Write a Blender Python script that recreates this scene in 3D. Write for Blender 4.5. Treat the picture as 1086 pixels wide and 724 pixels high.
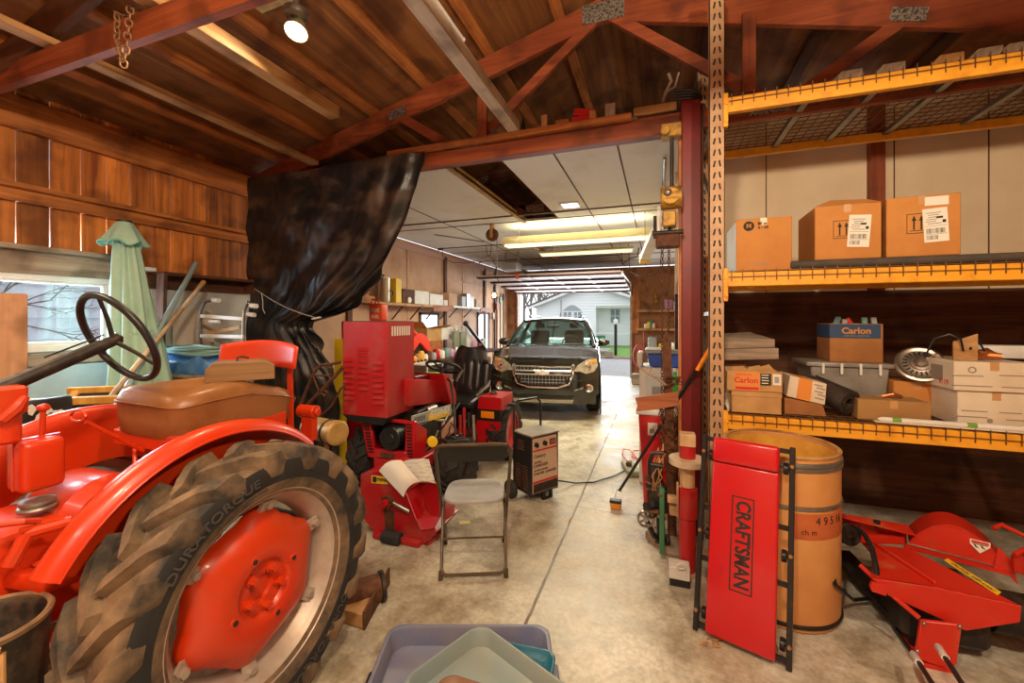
import bpy, bmesh, math, random
from math import sin, cos, pi, radians
from mathutils import Vector, Matrix, Euler, noise
S = bpy.context.scene
C = S.collection
for o in list(bpy.data.objects):
    bpy.data.objects.remove(o)
random.seed(7)

# ---------------------------------------------------------------- camera, sky, lamps, exposure
TH = radians(19.45); F = 439.0; CX = 543.0; HY = 338.0; H = 1.65
cd = bpy.data.cameras.new('camera'); cam = bpy.data.objects.new('camera', cd); C.objects.link(cam)
cam.location = (0, 0, H); cam.rotation_euler = (pi/2, 0, TH)
cd.sensor_width = 36; cd.lens = F/1086*36; cd.shift_y = -(362-HY)/1086; cd.clip_start = .05; cd.clip_end = 300
S.camera = cam
S.view_settings.view_transform = 'Standard'; S.view_settings.look = 'None'
S.view_settings.gamma = 1; S.view_settings.use_curve_mapping = False
S.view_settings.exposure = 0.4

w = bpy.data.worlds.new('overcast_sky'); S.world = w; w.use_nodes = True
nt = w.node_tree; nt.nodes.clear()
wo = nt.nodes.new('ShaderNodeOutputWorld'); wb = nt.nodes.new('ShaderNodeBackground')
wr = nt.nodes.new('ShaderNodeValToRGB'); wt = nt.nodes.new('ShaderNodeTexCoord'); wn = nt.nodes.new('ShaderNodeTexNoise')
wn.inputs['Scale'].default_value = 2.0
nt.links.new(wt.outputs['Generated'], wn.inputs['Vector']); nt.links.new(wn.outputs['Fac'], wr.inputs['Fac'])
wr.color_ramp.elements[0].position = .3; wr.color_ramp.elements[0].color = (.86, .92, 1, 1)
wr.color_ramp.elements[1].position = .7; wr.color_ramp.elements[1].color = (1, 1, 1, 1)
nt.links.new(wr.outputs['Color'], wb.inputs['Color']); nt.links.new(wb.outputs['Background'], wo.inputs['Surface'])
wb.inputs['Strength'].default_value = 1.25

def lamp(name, kind, loc, power, col, size=.1, rot=(0, 0, 0), sy=None):
    l = bpy.data.lights.new(name, kind); l.energy = power; l.color = col
    if kind == 'AREA':
        l.size = size
        if sy: l.shape = 'RECTANGLE'; l.size_y = sy
    else: l.shadow_soft_size = size
    if kind == 'SPOT': l.spot_size = radians(150); l.spot_blend = .6
    o = bpy.data.objects.new(name, l); C.objects.link(o); o.location = loc; o.rotation_euler = rot
    return o
WARM = (1, .79, .54)
lamp('ceiling_bulb_light_overhead', 'POINT', (-.25, -.05, 3.10), 170, WARM, .10)
lamp('fill_light_behind', 'AREA', (-.6, -1.6, 3.05), 125, (1, .90, .74), 1.6, (radians(-30), 0, 0), .6)  # added soft fill from behind the camera, no lamp hangs there
lamp('fill_light_right', 'POINT', (1.3, .35, 3.08), 150, WARM, .08)  # added fill to brighten the rack and the wall behind it, no bulb
lamp('fill_light_left', 'AREA', (-3.0, .4, 3.0), 32, WARM, .6, (radians(-12), 0, 0), .6)  # added fill over the left bay, without any fixture
lamp('daylight_door_glow', 'AREA', (-2.4, 12.6, 1.5), 170, (.86, .93, 1), 3.2, (radians(-90), 0, 0), 2.2)
lamp('daylight_window_glow', 'AREA', (-4.75, 1.6, 1.75), 90, (.80, .91, 1), 1.2, (0, radians(-90), 0), 1.0)

# ---------------------------------------------------------------- picture point -> place on a plane
def ray(u, v):
    a = (u-CX)/F; b = (HY-v)/F
    return Vector((-sin(TH)+a*cos(TH), cos(TH)+a*sin(TH), b))
def PY(u, v, Y):
    d = ray(u, v); return d*(Y/d.y)+Vector((0, 0, H))
def PX(u, v, X):
    d = ray(u, v); return d*(X/d.x)+Vector((0, 0, H))
def PZ(u, v, z=0.0):
    d = ray(u, v); return d*((z-H)/d.z)+Vector((0, 0, H))

# ---------------------------------------------------------------- mesh helpers
V = Vector
WM = {}
def frame(ax, up=None):
    ax = V(ax).normalized()
    up = V(up) if up is not None else (V((0, 0, 1)) if abs(ax.z) < .9 else V((0, 1, 0)))
    s = ax.cross(up)
    if s.length < 1e-6: s = ax.cross(V((1, 0, 0)))
    s.normalize(); t = s.cross(ax).normalized()
    return ax, s, t
class MB:
    def __init__(s): s.bm = bmesh.new()
    def _f(s, vs):
        try: return s.bm.faces.new(vs)
        except ValueError: return None
    def hexa(s, p):
        v = [s.bm.verts.new(q) for q in p]
        for f in ((0, 3, 2, 1), (4, 5, 6, 7), (0, 1, 5, 4), (1, 2, 6, 5), (2, 3, 7, 6), (3, 0, 4, 7)): s._f([v[i] for i in f])
        return s
    def box(s, lo, hi):
        x0, y0, z0 = lo; x1, y1, z1 = hi
        return s.hexa([(x0, y0, z0), (x1, y0, z0), (x1, y1, z0), (x0, y1, z0), (x0, y0, z1), (x1, y0, z1), (x1, y1, z1), (x0, y1, z1)])
    def cbox(s, c, size, rot=(0, 0, 0), taper=1.0):
        R = Euler(rot).to_matrix(); hx, hy, hz = [q/2 for q in size]; c = V(c); P = []
        for z in (-hz, hz):
            k = taper if z > 0 else 1
            for x, y in ((-hx, -hy), (hx, -hy), (hx, hy), (-hx, hy)): P.append(c+R@V((x*k, y*k, z)))
        return s.hexa(P)
    def bar(s, p0, p1, w, h, up=None):
        p0 = V(p0); p1 = V(p1); a, sd, t = frame(p1-p0, up); P = []
        for p in (p0, p1):
            for x, y in ((-1, -1), (1, -1), (1, 1), (-1, 1)): P.append(p+sd*(x*w/2)+t*(y*h/2))
        return s.hexa(P)
    def tube(s, pts, r, n=8, closed=False, caps=True):
        pts = [V(p) for p in pts]; m = len(pts); rings = []; pt = None
        rr = r if isinstance(r, (list, tuple)) else [r]*m
        for i, p in enumerate(pts):
            a = pts[(i-1) % m] if (closed or i > 0) else p
            b = pts[(i+1) % m] if (closed or i < m-1) else p
            d = (b-a).normalized() if (b-a).length > 1e-9 else V((0, 0, 1))
            if pt is None: _, sd, t = frame(d)
            else:
                sd = pt-d*pt.dot(d)
                sd = sd.normalized() if sd.length > 1e-6 else frame(d)[1]
                t = sd.cross(d)
            pt = sd
            rings.append([s.bm.verts.new(p+(sd*cos(2*pi*k/n)+t*sin(2*pi*k/n))*rr[i]) for k in range(n)])
        for i in range(m if closed else m-1):
            A, B = rings[i], rings[(i+1) % m]
            for k in range(n): s._f([A[k], A[(k+1) % n], B[(k+1) % n], B[k]])
        if caps and not closed: s._f(rings[0]); s._f(rings[-1][::-1])
        return s
    def cyl(s, p0, p1, r0, r1=None, n=20):
        return s.tube([p0, p1], [r0, r0 if r1 is None else r1], n)
    def lathe(s, prof, o, ax=(0, 0, 1), n=32, a0=0, a1=2*pi, up=None, loop=False):
        a, sd, t = frame(ax, up); o = V(o); full = abs(a1-a0-2*pi) < 1e-6; R = []
        m = n if full else n+1
        for i in range(m):
            g = a0+(a1-a0)*i/n; d = sd*cos(g)+t*sin(g)
            R.append([s.bm.verts.new(o+d*max(r, 1e-4)+a*h) for r, h in prof])
        k = len(prof)
        for i in range(n):
            A, B = R[i], R[(i+1) % m]
            for j in range(k if loop else k-1): s._f([A[j], B[j], B[(j+1) % k], A[(j+1) % k]])
        return s
    def prism(s, poly, vec):
        vec = V(vec); A = [s.bm.verts.new(p) for p in poly]; B = [s.bm.verts.new(V(p)+vec) for p in poly]; n = len(poly)
        s._f(A[::-1]); s._f(B)
        for i in range(n): s._f([A[i], A[(i+1) % n], B[(i+1) % n], B[i]])
        return s
    def grid(s, fn, nu, nv, cu=False, cv=False):
        g = [[s.bm.verts.new(fn(i/nu, j/nv)) for j in range(nv+(0 if cv else 1))] for i in range(nu+(0 if cu else 1))]
        for i in range(nu):
            for j in range(nv):
                i2 = (i+1) % len(g); j2 = (j+1) % len(g[0])
                s._f([g[i][j], g[i2][j], g[i2][j2], g[i][j2]])
        return s
    def ball(s, c, r, sc=(1, 1, 1), n=12):
        c = V(c); m = Matrix.Translation(c) @ Matrix.Diagonal((sc[0], sc[1], sc[2], 1))
        bmesh.ops.create_uvsphere(s.bm, u_segments=n, v_segments=max(6, n*2//3), radius=r, matrix=m); return s
    def thick(s, t):
        bmesh.ops.recalc_face_normals(s.bm, faces=s.bm.faces)
        bmesh.ops.solidify(s.bm, geom=s.bm.faces[:], thickness=t); return s
    def build(s, name, mat, parent=None, bev=0, seg=1, label=None, local=False, ang=34, sub=0):
        bm = s.bm
        bmesh.ops.recalc_face_normals(bm, faces=bm.faces)
        if bev:
            es = [e for e in bm.edges if len(e.link_faces) == 2 and e.calc_face_angle(0) > .5]
            if es: bmesh.ops.bevel(bm, geom=es, offset=bev, segments=seg, profile=.5, affect='EDGES', clamp_overlap=True)
        for e in bm.edges:
            if len(e.link_faces) == 2 and e.calc_face_angle(0) > radians(ang): e.smooth = False
        for f in bm.faces: f.smooth = True
        me = bpy.data.meshes.new(name); bm.to_mesh(me); bm.free()
        o = bpy.data.objects.new(name, me); C.objects.link(o)
        if mat: me.materials.append(mat)
        if parent is not None:
            M = WM[parent.name]
            if not local: me.transform(M.inverted())
            o.parent = parent; WM[o.name] = M.copy()
        else:
            vs = [v.co for v in me.vertices]
            c = V(((min(v.x for v in vs)+max(v.x for v in vs))/2, (min(v.y for v in vs)+max(v.y for v in vs))/2, min(v.z for v in vs)))
            me.transform(Matrix.Translation(-c)); o.location = c; WM[o.name] = Matrix.Translation(c)
        if label: o['label'] = label
        if sub:
            md = o.modifiers.new('subdivision', 'SUBSURF'); md.levels = sub; md.render_levels = sub
        return o
def thing(name, label, cat, loc=(0, 0, 0), rz=0, group=None):
    o = bpy.data.objects.new(name, None); C.objects.link(o); o.location = loc; o.rotation_euler = (0, 0, rz)
    o.empty_display_size = .1
    o['label'] = label; o['category'] = cat
    if group: o['group'] = group
    WM[o.name] = Matrix.Translation(V(loc)) @ Matrix.Rotation(rz, 4, 'Z'); return o
def tag(o, label, cat, group=None, kind=None):
    o['label'] = label; o['category'] = cat
    if group: o['group'] = group
    if kind: o['kind'] = kind
    return o
def struct(o):
    o['kind'] = 'structure'; return o
def dup(o, loc=None, label=None, parent=None, rz=None):
    c = o.copy(); C.objects.link(c)
    if parent: c.parent = parent
    if loc is not None: c.location = loc
    if rz is not None: c.rotation_euler = (0, 0, rz)
    if label: c['label'] = label
    for ch in [x for x in bpy.data.objects if x.parent == o]: dup(ch, parent=c)
    return c
def basis(o, xd, yd):
    x = V(xd).normalized(); y = V(yd); y = (y-x*x.dot(y)).normalized(); z = x.cross(y)
    M = Matrix((x, y, z)).transposed().to_4x4(); M.translation = V(o); return M
def text(body, size, M, mat, parent, name='lettering', ext=.0008, bold=0, align='CENTER', xs=1.0, bend=None):
    cu = bpy.data.curves.new(name, 'FONT'); cu.body = body; cu.size = size; cu.extrude = ext; cu.offset = bold
    cu.align_x = align; cu.align_y = 'CENTER'; cu.resolution_u = 3
    o = bpy.data.objects.new('tmp_text', cu); C.objects.link(o)
    dg = bpy.context.evaluated_depsgraph_get(); me = bpy.data.meshes.new_from_object(o.evaluated_get(dg)); me.name = name
    bpy.data.objects.remove(o); bpy.data.curves.remove(cu)
    if bend:
        for v in me.vertices: v.co = bend(V((v.co.x*xs, v.co.y, v.co.z)))
    else:
        me.transform(M @ Matrix.Diagonal((xs, 1, 1, 1)))
    me.transform(WM[parent.name].inverted())
    t = bpy.data.objects.new(name, me); C.objects.link(t); me.materials.clear(); me.materials.append(mat)
    t.parent = parent; WM[t.name] = WM[parent.name].copy(); return t

# ---------------------------------------------------------------- materials
def _new(name):
    m = bpy.data.materials.new(name); m.use_nodes = True; n = m.node_tree
    return m, n, n.nodes['Principled BSDF']
def mat(name, col, rough=.5, metal=0, col2=None, scale=6, lo=.4, hi=.7, bump=0, bscale=40, coat=0, emit=None, es=0, sc3=None, rvar=0, spec=None):
    m, n, b = _new(name)
    b.inputs['Roughness'].default_value = rough; b.inputs['Metallic'].default_value = metal
    b.inputs['Base Color'].default_value = (*col, 1)
    if spec is not None: b.inputs['Specular IOR Level'].default_value = spec
    if coat: b.inputs['Coat Weight'].default_value = coat; b.inputs['Coat Roughness'].default_value = .12
    if emit: b.inputs['Emission Color'].default_value = (*emit, 1); b.inputs['Emission Strength'].default_value = es
    tc = n.nodes.new('ShaderNodeTexCoord')
    if col2:
        mp = n.nodes.new('ShaderNodeMapping'); n.links.new(tc.outputs['Object'], mp.inputs[0])
        mp.inputs['Scale'].default_value = sc3 or (1, 1, 1)
        ns = n.nodes.new('ShaderNodeTexNoise'); ns.inputs['Scale'].default_value = scale; ns.inputs['Detail'].default_value = 6; ns.inputs['Roughness'].default_value = .62
        n.links.new(mp.outputs[0], ns.inputs['Vector'])
        r = n.nodes.new('ShaderNodeValToRGB'); n.links.new(ns.outputs['Fac'], r.inputs['Fac'])
        r.color_ramp.elements[0].position = lo; r.color_ramp.elements[0].color = (*col, 1)
        r.color_ramp.elements[1].position = hi; r.color_ramp.elements[1].color = (*col2, 1)
        n.links.new(r.outputs['Color'], b.inputs['Base Color'])
        if rvar:
            mr = n.nodes.new('ShaderNodeMapRange'); n.links.new(ns.outputs['Fac'], mr.inputs['Value'])
            mr.inputs['From Min'].default_value = lo; mr.inputs['From Max'].default_value = hi
            mr.inputs['To Min'].default_value = rough; mr.inputs['To Max'].default_value = rough+rvar
            n.links.new(mr.outputs[0], b.inputs['Roughness'])
    if bump:
        n2 = n.nodes.new('ShaderNodeTexNoise'); n2.inputs['Scale'].default_value = bscale; n2.inputs['Detail'].default_value = 4
        n.links.new(tc.outputs['Object'], n2.inputs['Vector'])
        bp = n.nodes.new('ShaderNodeBump'); bp.inputs['Strength'].default_value = bump; bp.inputs['Distance'].default_value = .01
        n.links.new(n2.outputs['Fac'], bp.inputs['Height']); n.links.new(bp.outputs[0], b.inputs['Normal'])
    return m
def wood(name, c1, c2, ax='X', rough=.7, c3=None, sc=1.0, isl=0):
    m, n, b = _new(name); b.inputs['Roughness'].default_value = rough
    tc = n.nodes.new('ShaderNodeTexCoord'); mp = n.nodes.new('ShaderNodeMapping'); n.links.new(tc.outputs['Object'], mp.inputs[0])
    k = {'X': (1.2, 22, 22), 'Y': (22, 1.2, 22), 'Z': (22, 22, 1.2)}[ax]
    mp.inputs['Scale'].default_value = [q*sc for q in k]
    ns = n.nodes.new('ShaderNodeTexNoise'); ns.inputs['Scale'].default_value = 1; ns.inputs['Detail'].default_value = 7; ns.inputs['Roughness'].default_value = .6; ns.inputs['Distortion'].default_value = .6
    n.links.new(mp.outputs[0], ns.inputs['Vector'])
    r = n.nodes.new('ShaderNodeValToRGB'); n.links.new(ns.outputs['Fac'], r.inputs['Fac'])
    r.color_ramp.elements[0].position = .33; r.color_ramp.elements[0].color = (*c2, 1)
    r.color_ramp.elements[1].position = .66; r.color_ramp.elements[1].color = (*c1, 1)
    # knots and blotches
    n2 = n.nodes.new('ShaderNodeTexNoise'); n2.inputs['Scale'].default_value = 3.2; n2.inputs['Detail'].default_value = 3
    n.links.new(tc.outputs['Object'], n2.inputs['Vector'])
    r2 = n.nodes.new('ShaderNodeValToRGB'); n.links.new(n2.outputs['Fac'], r2.inputs['Fac'])
    r2.color_ramp.elements[0].position = .36; r2.color_ramp.elements[0].color = (.45, .40, .36, 1)
    r2.color_ramp.elements[1].position = .5; r2.color_ramp.elements[1].color = (1, 1, 1, 1)
    mx = n.nodes.new('ShaderNodeMix'); mx.data_type = 'RGBA'; mx.blend_type = 'MULTIPLY'; mx.inputs['Factor'].default_value = .8
    n.links.new(r.outputs['Color'], mx.inputs['A']); n.links.new(r2.outputs['Color'], mx.inputs['B'])
    res = mx.outputs['Result']
    if isl:     # every board its own tone
        g = n.nodes.new('ShaderNodeNewGeometry'); hv = n.nodes.new('ShaderNodeHueSaturation'); mr = n.nodes.new('ShaderNodeMapRange')
        n.links.new(g.outputs['Random Per Island'], mr.inputs['Value']); mr.inputs['To Min'].default_value = 1-isl; mr.inputs['To Max'].default_value = 1+isl
        n.links.new(mr.outputs[0], hv.inputs['Value']); n.links.new(res, hv.inputs['Color']); res = hv.outputs['Color']
    n.links.new(res, b.inputs['Base Color'])
    bp = n.nodes.new('ShaderNodeBump'); bp.inputs['Strength'].default_value = .35; bp.inputs['Distance'].default_value = .004
    n.links.new(ns.outputs['Fac'], bp.inputs['Height']); n.links.new(bp.outputs[0], b.inputs['Normal'])
    return m
def glass(name, tint=(1, 1, 1), mixf=.12, rough=.03):
    m, n, b = _new(name); n.nodes.remove(b); out = n.nodes['Material Output']
    t = n.nodes.new('ShaderNodeBsdfTransparent'); g = n.nodes.new('ShaderNodeBsdfGlossy'); x = n.nodes.new('ShaderNodeMixShader')
    t.inputs['Color'].default_value = (*tint, 1); g.inputs['Roughness'].default_value = rough; x.inputs['Fac'].default_value = mixf
    n.links.new(t.outputs[0], x.inputs[1]); n.links.new(g.outputs[0], x.inputs[2]); n.links.new(x.outputs[0], out.inputs['Surface']); return m
def em(name, col, s):
    return mat(name, col, .5, emit=col, es=s)

M = {}
for a in 'XYZ':
    M['plank'+a] = wood('cedar_plank_'+a, (.56, .20, .045), (.25, .07, .014), a, .65)
    M['red'+a] = wood('red_stained_timber_'+a, (.33, .075, .02), (.17, .03, .008), a, .6)
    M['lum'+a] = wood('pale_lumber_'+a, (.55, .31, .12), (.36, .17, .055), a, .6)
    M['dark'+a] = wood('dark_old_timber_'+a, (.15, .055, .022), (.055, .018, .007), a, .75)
    M['grey'+a] = wood('weathered_grey_wood_'+a, (.42, .33, .25), (.22, .16, .11), a, .8)
M['plankwall'] = wood('cedar_wall_planks', (.72, .25, .045), (.20, .05, .010), 'Z', .65, sc=.5, isl=.38)
M['white_board'] = wood('whitewashed_board', (.68, .60, .50), (.48, .38, .28), 'Y', .6)
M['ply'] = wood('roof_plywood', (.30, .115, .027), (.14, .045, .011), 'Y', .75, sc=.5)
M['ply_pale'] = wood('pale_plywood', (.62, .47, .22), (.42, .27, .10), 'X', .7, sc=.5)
M['ceil'] = mat('painted_ceiling_board', (.80, .80, .77), .75, col2=(.56, .54, .48), scale=1.3, lo=.5, hi=.85, bump=.05)
M['pinkwall'] = mat('pinkish_fibreboard', (.62, .40, .27), .8, col2=(.48, .27, .15), scale=1.6)
M['whitewall'] = mat('cream_wall_panel', (.80, .66, .46), .65, col2=(.66, .50, .31), scale=1.1, lo=.45, hi=.8)
M['black'] = mat('black_plastic', (.012, .012, .013), .42)
M['blackmetal'] = mat('black_enamel_metal', (.02, .02, .021), .35, .3, col2=(.06, .045, .035), scale=20, lo=.55, hi=.8)
M['steel'] = mat('bare_steel', (.45, .44, .42), .38, .9, col2=(.25, .2, .16), scale=14)
M['chrome'] = mat('bright_chrome', (.75, .76, .78), .15, 1)
M['galv'] = mat('galvanised_steel', (.33, .32, .29), .45, .8, col2=(.22, .19, .15), scale=12)
M['rust'] = mat('rusty_iron', (.17, .065, .028), .75, .4, col2=(.06, .03, .02), scale=18)
M['darkiron'] = mat('greasy_dark_iron', (.035, .03, .027), .5, .6, col2=(.11, .075, .05), scale=16, lo=.5, hi=.8)
M['tred'] = mat('orange_red_tractor_paint', (.60, .034, .003), .36, col2=(.52, .06, .010), scale=5, lo=.45, hi=.85, coat=.2, rvar=.15)
M['mred'] = mat('faded_red_mower_paint', (.42, .008, .012), .38, col2=(.36, .07, .05), scale=5, lo=.5, hi=.74, rvar=.25)
M['dred'] = mat('dusty_red_implement_paint', (.56, .022, .008), .42, col2=(.50, .13, .04), scale=4.5, lo=.52, hi=.76, rvar=.2)
M['cred'] = mat('bright_red_enamel', (.50, .006, .012), .30, col2=(.42, .012, .016), scale=3, lo=.5, hi=.8, coat=.3)
M['postred'] = mat('dark_red_post_paint', (.21, .008, .012), .42, col2=(.12, .008, .012), scale=3)
M['rubber'] = mat('dusty_black_rubber', (.016, .015, .015), .7, col2=(.045, .035, .028), scale=9, lo=.5, hi=.85)
M['tread'] = mat('muddy_tyre_tread', (.032, .025, .019), .75, col2=(.31, .19, .095), scale=5, lo=.38, hi=.72, bump=.15, bscale=30)
M['rim'] = mat('silver_wheel_rim', (.48, .40, .33), .42, .35, col2=(.36, .27, .20), scale=8)
M['leather'] = mat('worn_brown_vinyl', (.30, .125, .04), .36, col2=(.16, .055, .016), scale=4.5, lo=.4, hi=.75, bump=.06, bscale=70)
M['orange'] = mat('orange_rack_paint', (.88, .40, .025), .45, col2=(.60, .20, .015), scale=9, lo=.5, hi=.8)
M['rackpost'] = mat('beige_rack_post', (.50, .31, .17), .5, .1, col2=(.40, .22, .11), scale=10)
M['wire'] = mat('brown_wire_mesh', (.20, .10, .04), .5, .5)
M['card'] = mat('brown_cardboard', (.58, .25, .06), .8, col2=(.48, .19, .042), scale=3)
M['card2'] = mat('pale_dirty_cardboard', (.60, .36, .14), .8, col2=(.42, .22, .075), scale=4)
M['carddark'] = mat('dim_cardboard', (.40, .17, .05), .8, col2=(.28, .11, .03), scale=4)
M['white'] = mat('white_paint', (.76, .75, .72), .5, col2=(.64, .61, .56), scale=5)
M['paper'] = mat('paper_label', (.80, .76, .68), .7)
M['whitecard'] = mat('white_carton', (.74, .64, .50), .7, col2=(.64, .52, .37), scale=3)
M['ink'] = mat('black_ink', (.02, .015, .012), .7)
M['greyink'] = mat('grey_print', (.30, .25, .20), .7)
M['redink'] = mat('red_print', (.60, .03, .02), .6)
M['blue'] = mat('blue_plastic', (.02, .09, .45), .4, col2=(.03, .12, .55), scale=6)
M['bluecard'] = mat('blue_carton_print', (.03, .07, .16), .6)
M['teal'] = mat('teal_hose', (.16, .30, .29), .45)
M['fabric'] = mat('pale_green_canvas', (.36, .55, .45), .85, col2=(.28, .45, .36), scale=5)
M['fabric_edge'] = mat('green_canvas_edge', (.16, .42, .32), .8)
M['drum'] = mat('brown_fibre_drum', (.62, .29, .09), .6, col2=(.50, .20, .055), scale=3, coat=.15)
M['drumin'] = mat('yellow_drum_lining', (.75, .40, .06), .6, col2=(.55, .24, .03), scale=5)
M['lens'] = mat('amber_plastic', (.95, .30, .01), .3, emit=(.9, .25, .01), es=.0)
M['yellow'] = mat('yellow_paint', (.85, .58, .02), .45)
M['greyplastic'] = mat('grey_plastic', (.33, .34, .35), .5)
M['clear'] = glass('window_glass', (.95, .98, 1), .06)
M['car'] = mat('dark_olive_car_paint', (.030, .030, .022), .16, .5, coat=1)
M['carglass'] = glass('car_glass', (.45, .55, .50), .30)
M['green'] = mat('green_paint', (.05, .2, .09), .5)
# ---------------------------------------------------------------- setting: floor
def concrete():
    m, n, b = _new('worn_concrete'); L = n.links.new
    tc = n.nodes.new('ShaderNodeTexCoord')
    def nz(s, d=6, r=.6):
        q = n.nodes.new('ShaderNodeTexNoise'); q.inputs['Scale'].default_value = s; q.inputs['Detail'].default_value = d; q.inputs['Roughness'].default_value = r
        L(tc.outputs['Object'], q.inputs['Vector']); return q
    def ramp(src, p0, c0, p1, c1):
        r = n.nodes.new('ShaderNodeValToRGB'); L(src, r.inputs['Fac'])
        r.color_ramp.elements[0].position = p0; r.color_ramp.elements[0].color = (*c0, 1)
        r.color_ramp.elements[1].position = p1; r.color_ramp.elements[1].color = (*c1, 1); return r
    def mix(a, bb, fac, mode='MULTIPLY'):
        x = n.nodes.new('ShaderNodeMix'); x.data_type = 'RGBA'; x.blend_type = mode
        if isinstance(fac, float): x.inputs['Factor'].default_value = fac
        else: L(fac, x.inputs['Factor'])
        L(a, x.inputs['A']); L(bb, x.inputs['B']); return x.outputs['Result']
    big = nz(.9); mid = nz(4.5, 8, .7); fine = nz(38, 4)
    base = ramp(big.outputs['Fac'], .36, (.45, .38, .27), .62, (.70, .67, .58))
    r2 = ramp(mid.outputs['Fac'], .36, (.46, .42, .35), .58, (1, 1, 1))
    r3 = ramp(fine.outputs['Fac'], .38, (.72, .70, .66), .6, (1, 1, 1))
    c = mix(base.outputs[0], r2.outputs[0], .85); c = mix(c, r3.outputs[0], .7)
    # old saw joint running down the floor, and a fine crack across it
    sx = n.nodes.new('ShaderNodeSeparateXYZ'); L(tc.outputs['Object'], sx.inputs[0])
    def band(axis, pos, wid, wob):
        a = n.nodes.new('ShaderNodeMath'); a.operation = 'MULTIPLY_ADD'; L(mid.outputs['Fac'], a.inputs[0]); a.inputs[1].default_value = wob; L(sx.outputs[axis], a.inputs[2])
        d = n.nodes.new('ShaderNodeMath'); d.operation = 'SUBTRACT'; L(a.outputs[0], d.inputs[0]); d.inputs[1].default_value = pos+wob*.5
        e = n.nodes.new('ShaderNodeMath'); e.operation = 'ABSOLUTE'; L(d.outputs[0], e.inputs[0])
        g = n.nodes.new('ShaderNodeMapRange'); L(e.outputs[0], g.inputs['Value'])
        g.inputs['From Min'].default_value = wid*.5; g.inputs['From Max'].default_value = wid; g.inputs['To Min'].default_value = 1; g.inputs['To Max'].default_value = 0
        return g.outputs[0]
    dk = n.nodes.new('ShaderNodeRGB'); dk.outputs[0].default_value = (.10, .055, .02, 1)
    c = mix(c, dk.outputs[0], band('X', -.175, .012, .03), 'MIX')
    c = mix(c, dk.outputs[0], band('Y', -.655, .004, .12), 'MIX')
    L(c, b.inputs['Base Color'])
    rr = n.nodes.new('ShaderNodeMapRange'); L(mid.outputs['Fac'], rr.inputs['Value']); rr.inputs['From Min'].default_value = .35; rr.inputs['From Max'].default_value = .65
    rr.inputs['To Min'].default_value = .32; rr.inputs['To Max'].default_value = .6; L(rr.outputs[0], b.inputs['Roughness'])
    bp = n.nodes.new('ShaderNodeBump'); bp.inputs['Strength'].default_value = .12; bp.inputs['Distance'].default_value = .006
    L(mid.outputs['Fac'], bp.inputs['Height']); L(bp.outputs[0], b.inputs['Normal']); return m
M['concrete'] = concrete()
M['drive'] = mat('wet_gravel_drive', (.42, .42, .43), .5, col2=(.30, .30, .31), scale=5)
M['grass'] = mat('lawn_grass', (.10, .26, .03), .9, col2=(.22, .34, .07), scale=4)
struct(MB().box((-4.6, -3.6, -.15), (3.6, 12.15, 0)).build('floor', M['concrete']))
struct(MB().box((-30, 12.15, -.18), (30, 24.2, -.03)).build('driveway', M['drive']))
struct(MB().box((-30, 24.2, -.2), (30, 60, -.06)).build('lawn', M['grass']))

# ---------------------------------------------------------------- left wall: cedar planks, ledges, window
LW = -4.4; EZ = 3.14
mb = MB(); y = -3.5; rnd = random.Random(3)
while y < 3.5:
    wd = rnd.uniform(.145, .185); mb.box((LW-.024-rnd.uniform(0, .006), y, 1.98), (LW-rnd.uniform(0, .006), y+wd-.009, 3.325)); y += wd
struct(mb.build('wall_left', M['plankwall']))
mb = MB()
for a, b, c, d in ((-3.5, .75, 0, 2.0), (2.22, 3.5, 0, 1.98), (.75, 2.22, 0, 1.40)): mb.box((LW-.03, a, c), (LW, b, d))
struct(mb.build('wall_left_lower', mat('bluish_limewashed_panel', (.50, .52, .50), .7, col2=(.40, .36, .30), scale=3)))
struct(MB().box((LW, -3.5, 3.02), (LW+.05, 3.46, 3.26)).build('trim_1', M['plankY'], bev=.004))           # eave plate
mb = MB().box((LW, -3.5, 2.50), (LW+.045, 3.46, 2.59)).box((LW, -3.5, 2.59), (LW+.10, 3.46, 2.625))
struct(mb.build('trim_2', M['plankY']))                                                                       # girt with ledge on top
mb = MB().box((LW, -3.5, 1.985), (LW+.05, 2.27, 2.15)).box((LW, -3.5, 2.15), (LW+.11, 2.27, 2.185))
struct(mb.build('trim_3', M['greyY']))                                                                        # window header
mb = MB().box((LW, 2.46, 1.93), (LW+.03, 3.42, 2.05)).box((LW, 2.46, 2.05), (LW+.22, 3.42, 2.075)).box((LW, 3.36, 1.93), (LW+.22, 3.42, 2.05))
struct(mb.build('trim_4', M['darkY']))                                                                        # short dark shelf
struct(MB().box((LW+.002, .3, 1.30), (LW+.04, 2.24, 1.38)).build('trim_5', M['greyY']))
wf = MB()
for a, b, c, d in ((.75, .81, 1.40, 1.985), (2.16, 2.22, 1.40, 1.985), (.81, 2.16, 1.40, 1.45), (.81, 2.16, 1.94, 1.985)): wf.box((LW-.03, a, c), (LW+.03, b, d))
for a, b, c, d in ((.81, .835, 1.45, 1.94), (2.125, 2.16, 1.45, 1.94), (.835, 2.125, 1.45, 1.475), (.835, 2.125, 1.92, 1.94)): wf.box((LW-.012, a, c), (LW+.016, b, d))
w1 = struct(wf.build('window_1', M['white'], bev=.003))
MB().box((LW-.004, .835, 1.475), (LW, 2.125, 1.92)).build('pane', M['clear'], w1)
MB().box((LW+.03, 2.17, 1.50), (LW+.045, 2.2, 1.58)).cyl((LW+.04, 2.185, 1.54), (LW+.06, 2.185, 1.54), .012, n=10).build('latch', M['steel'], w1)
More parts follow.
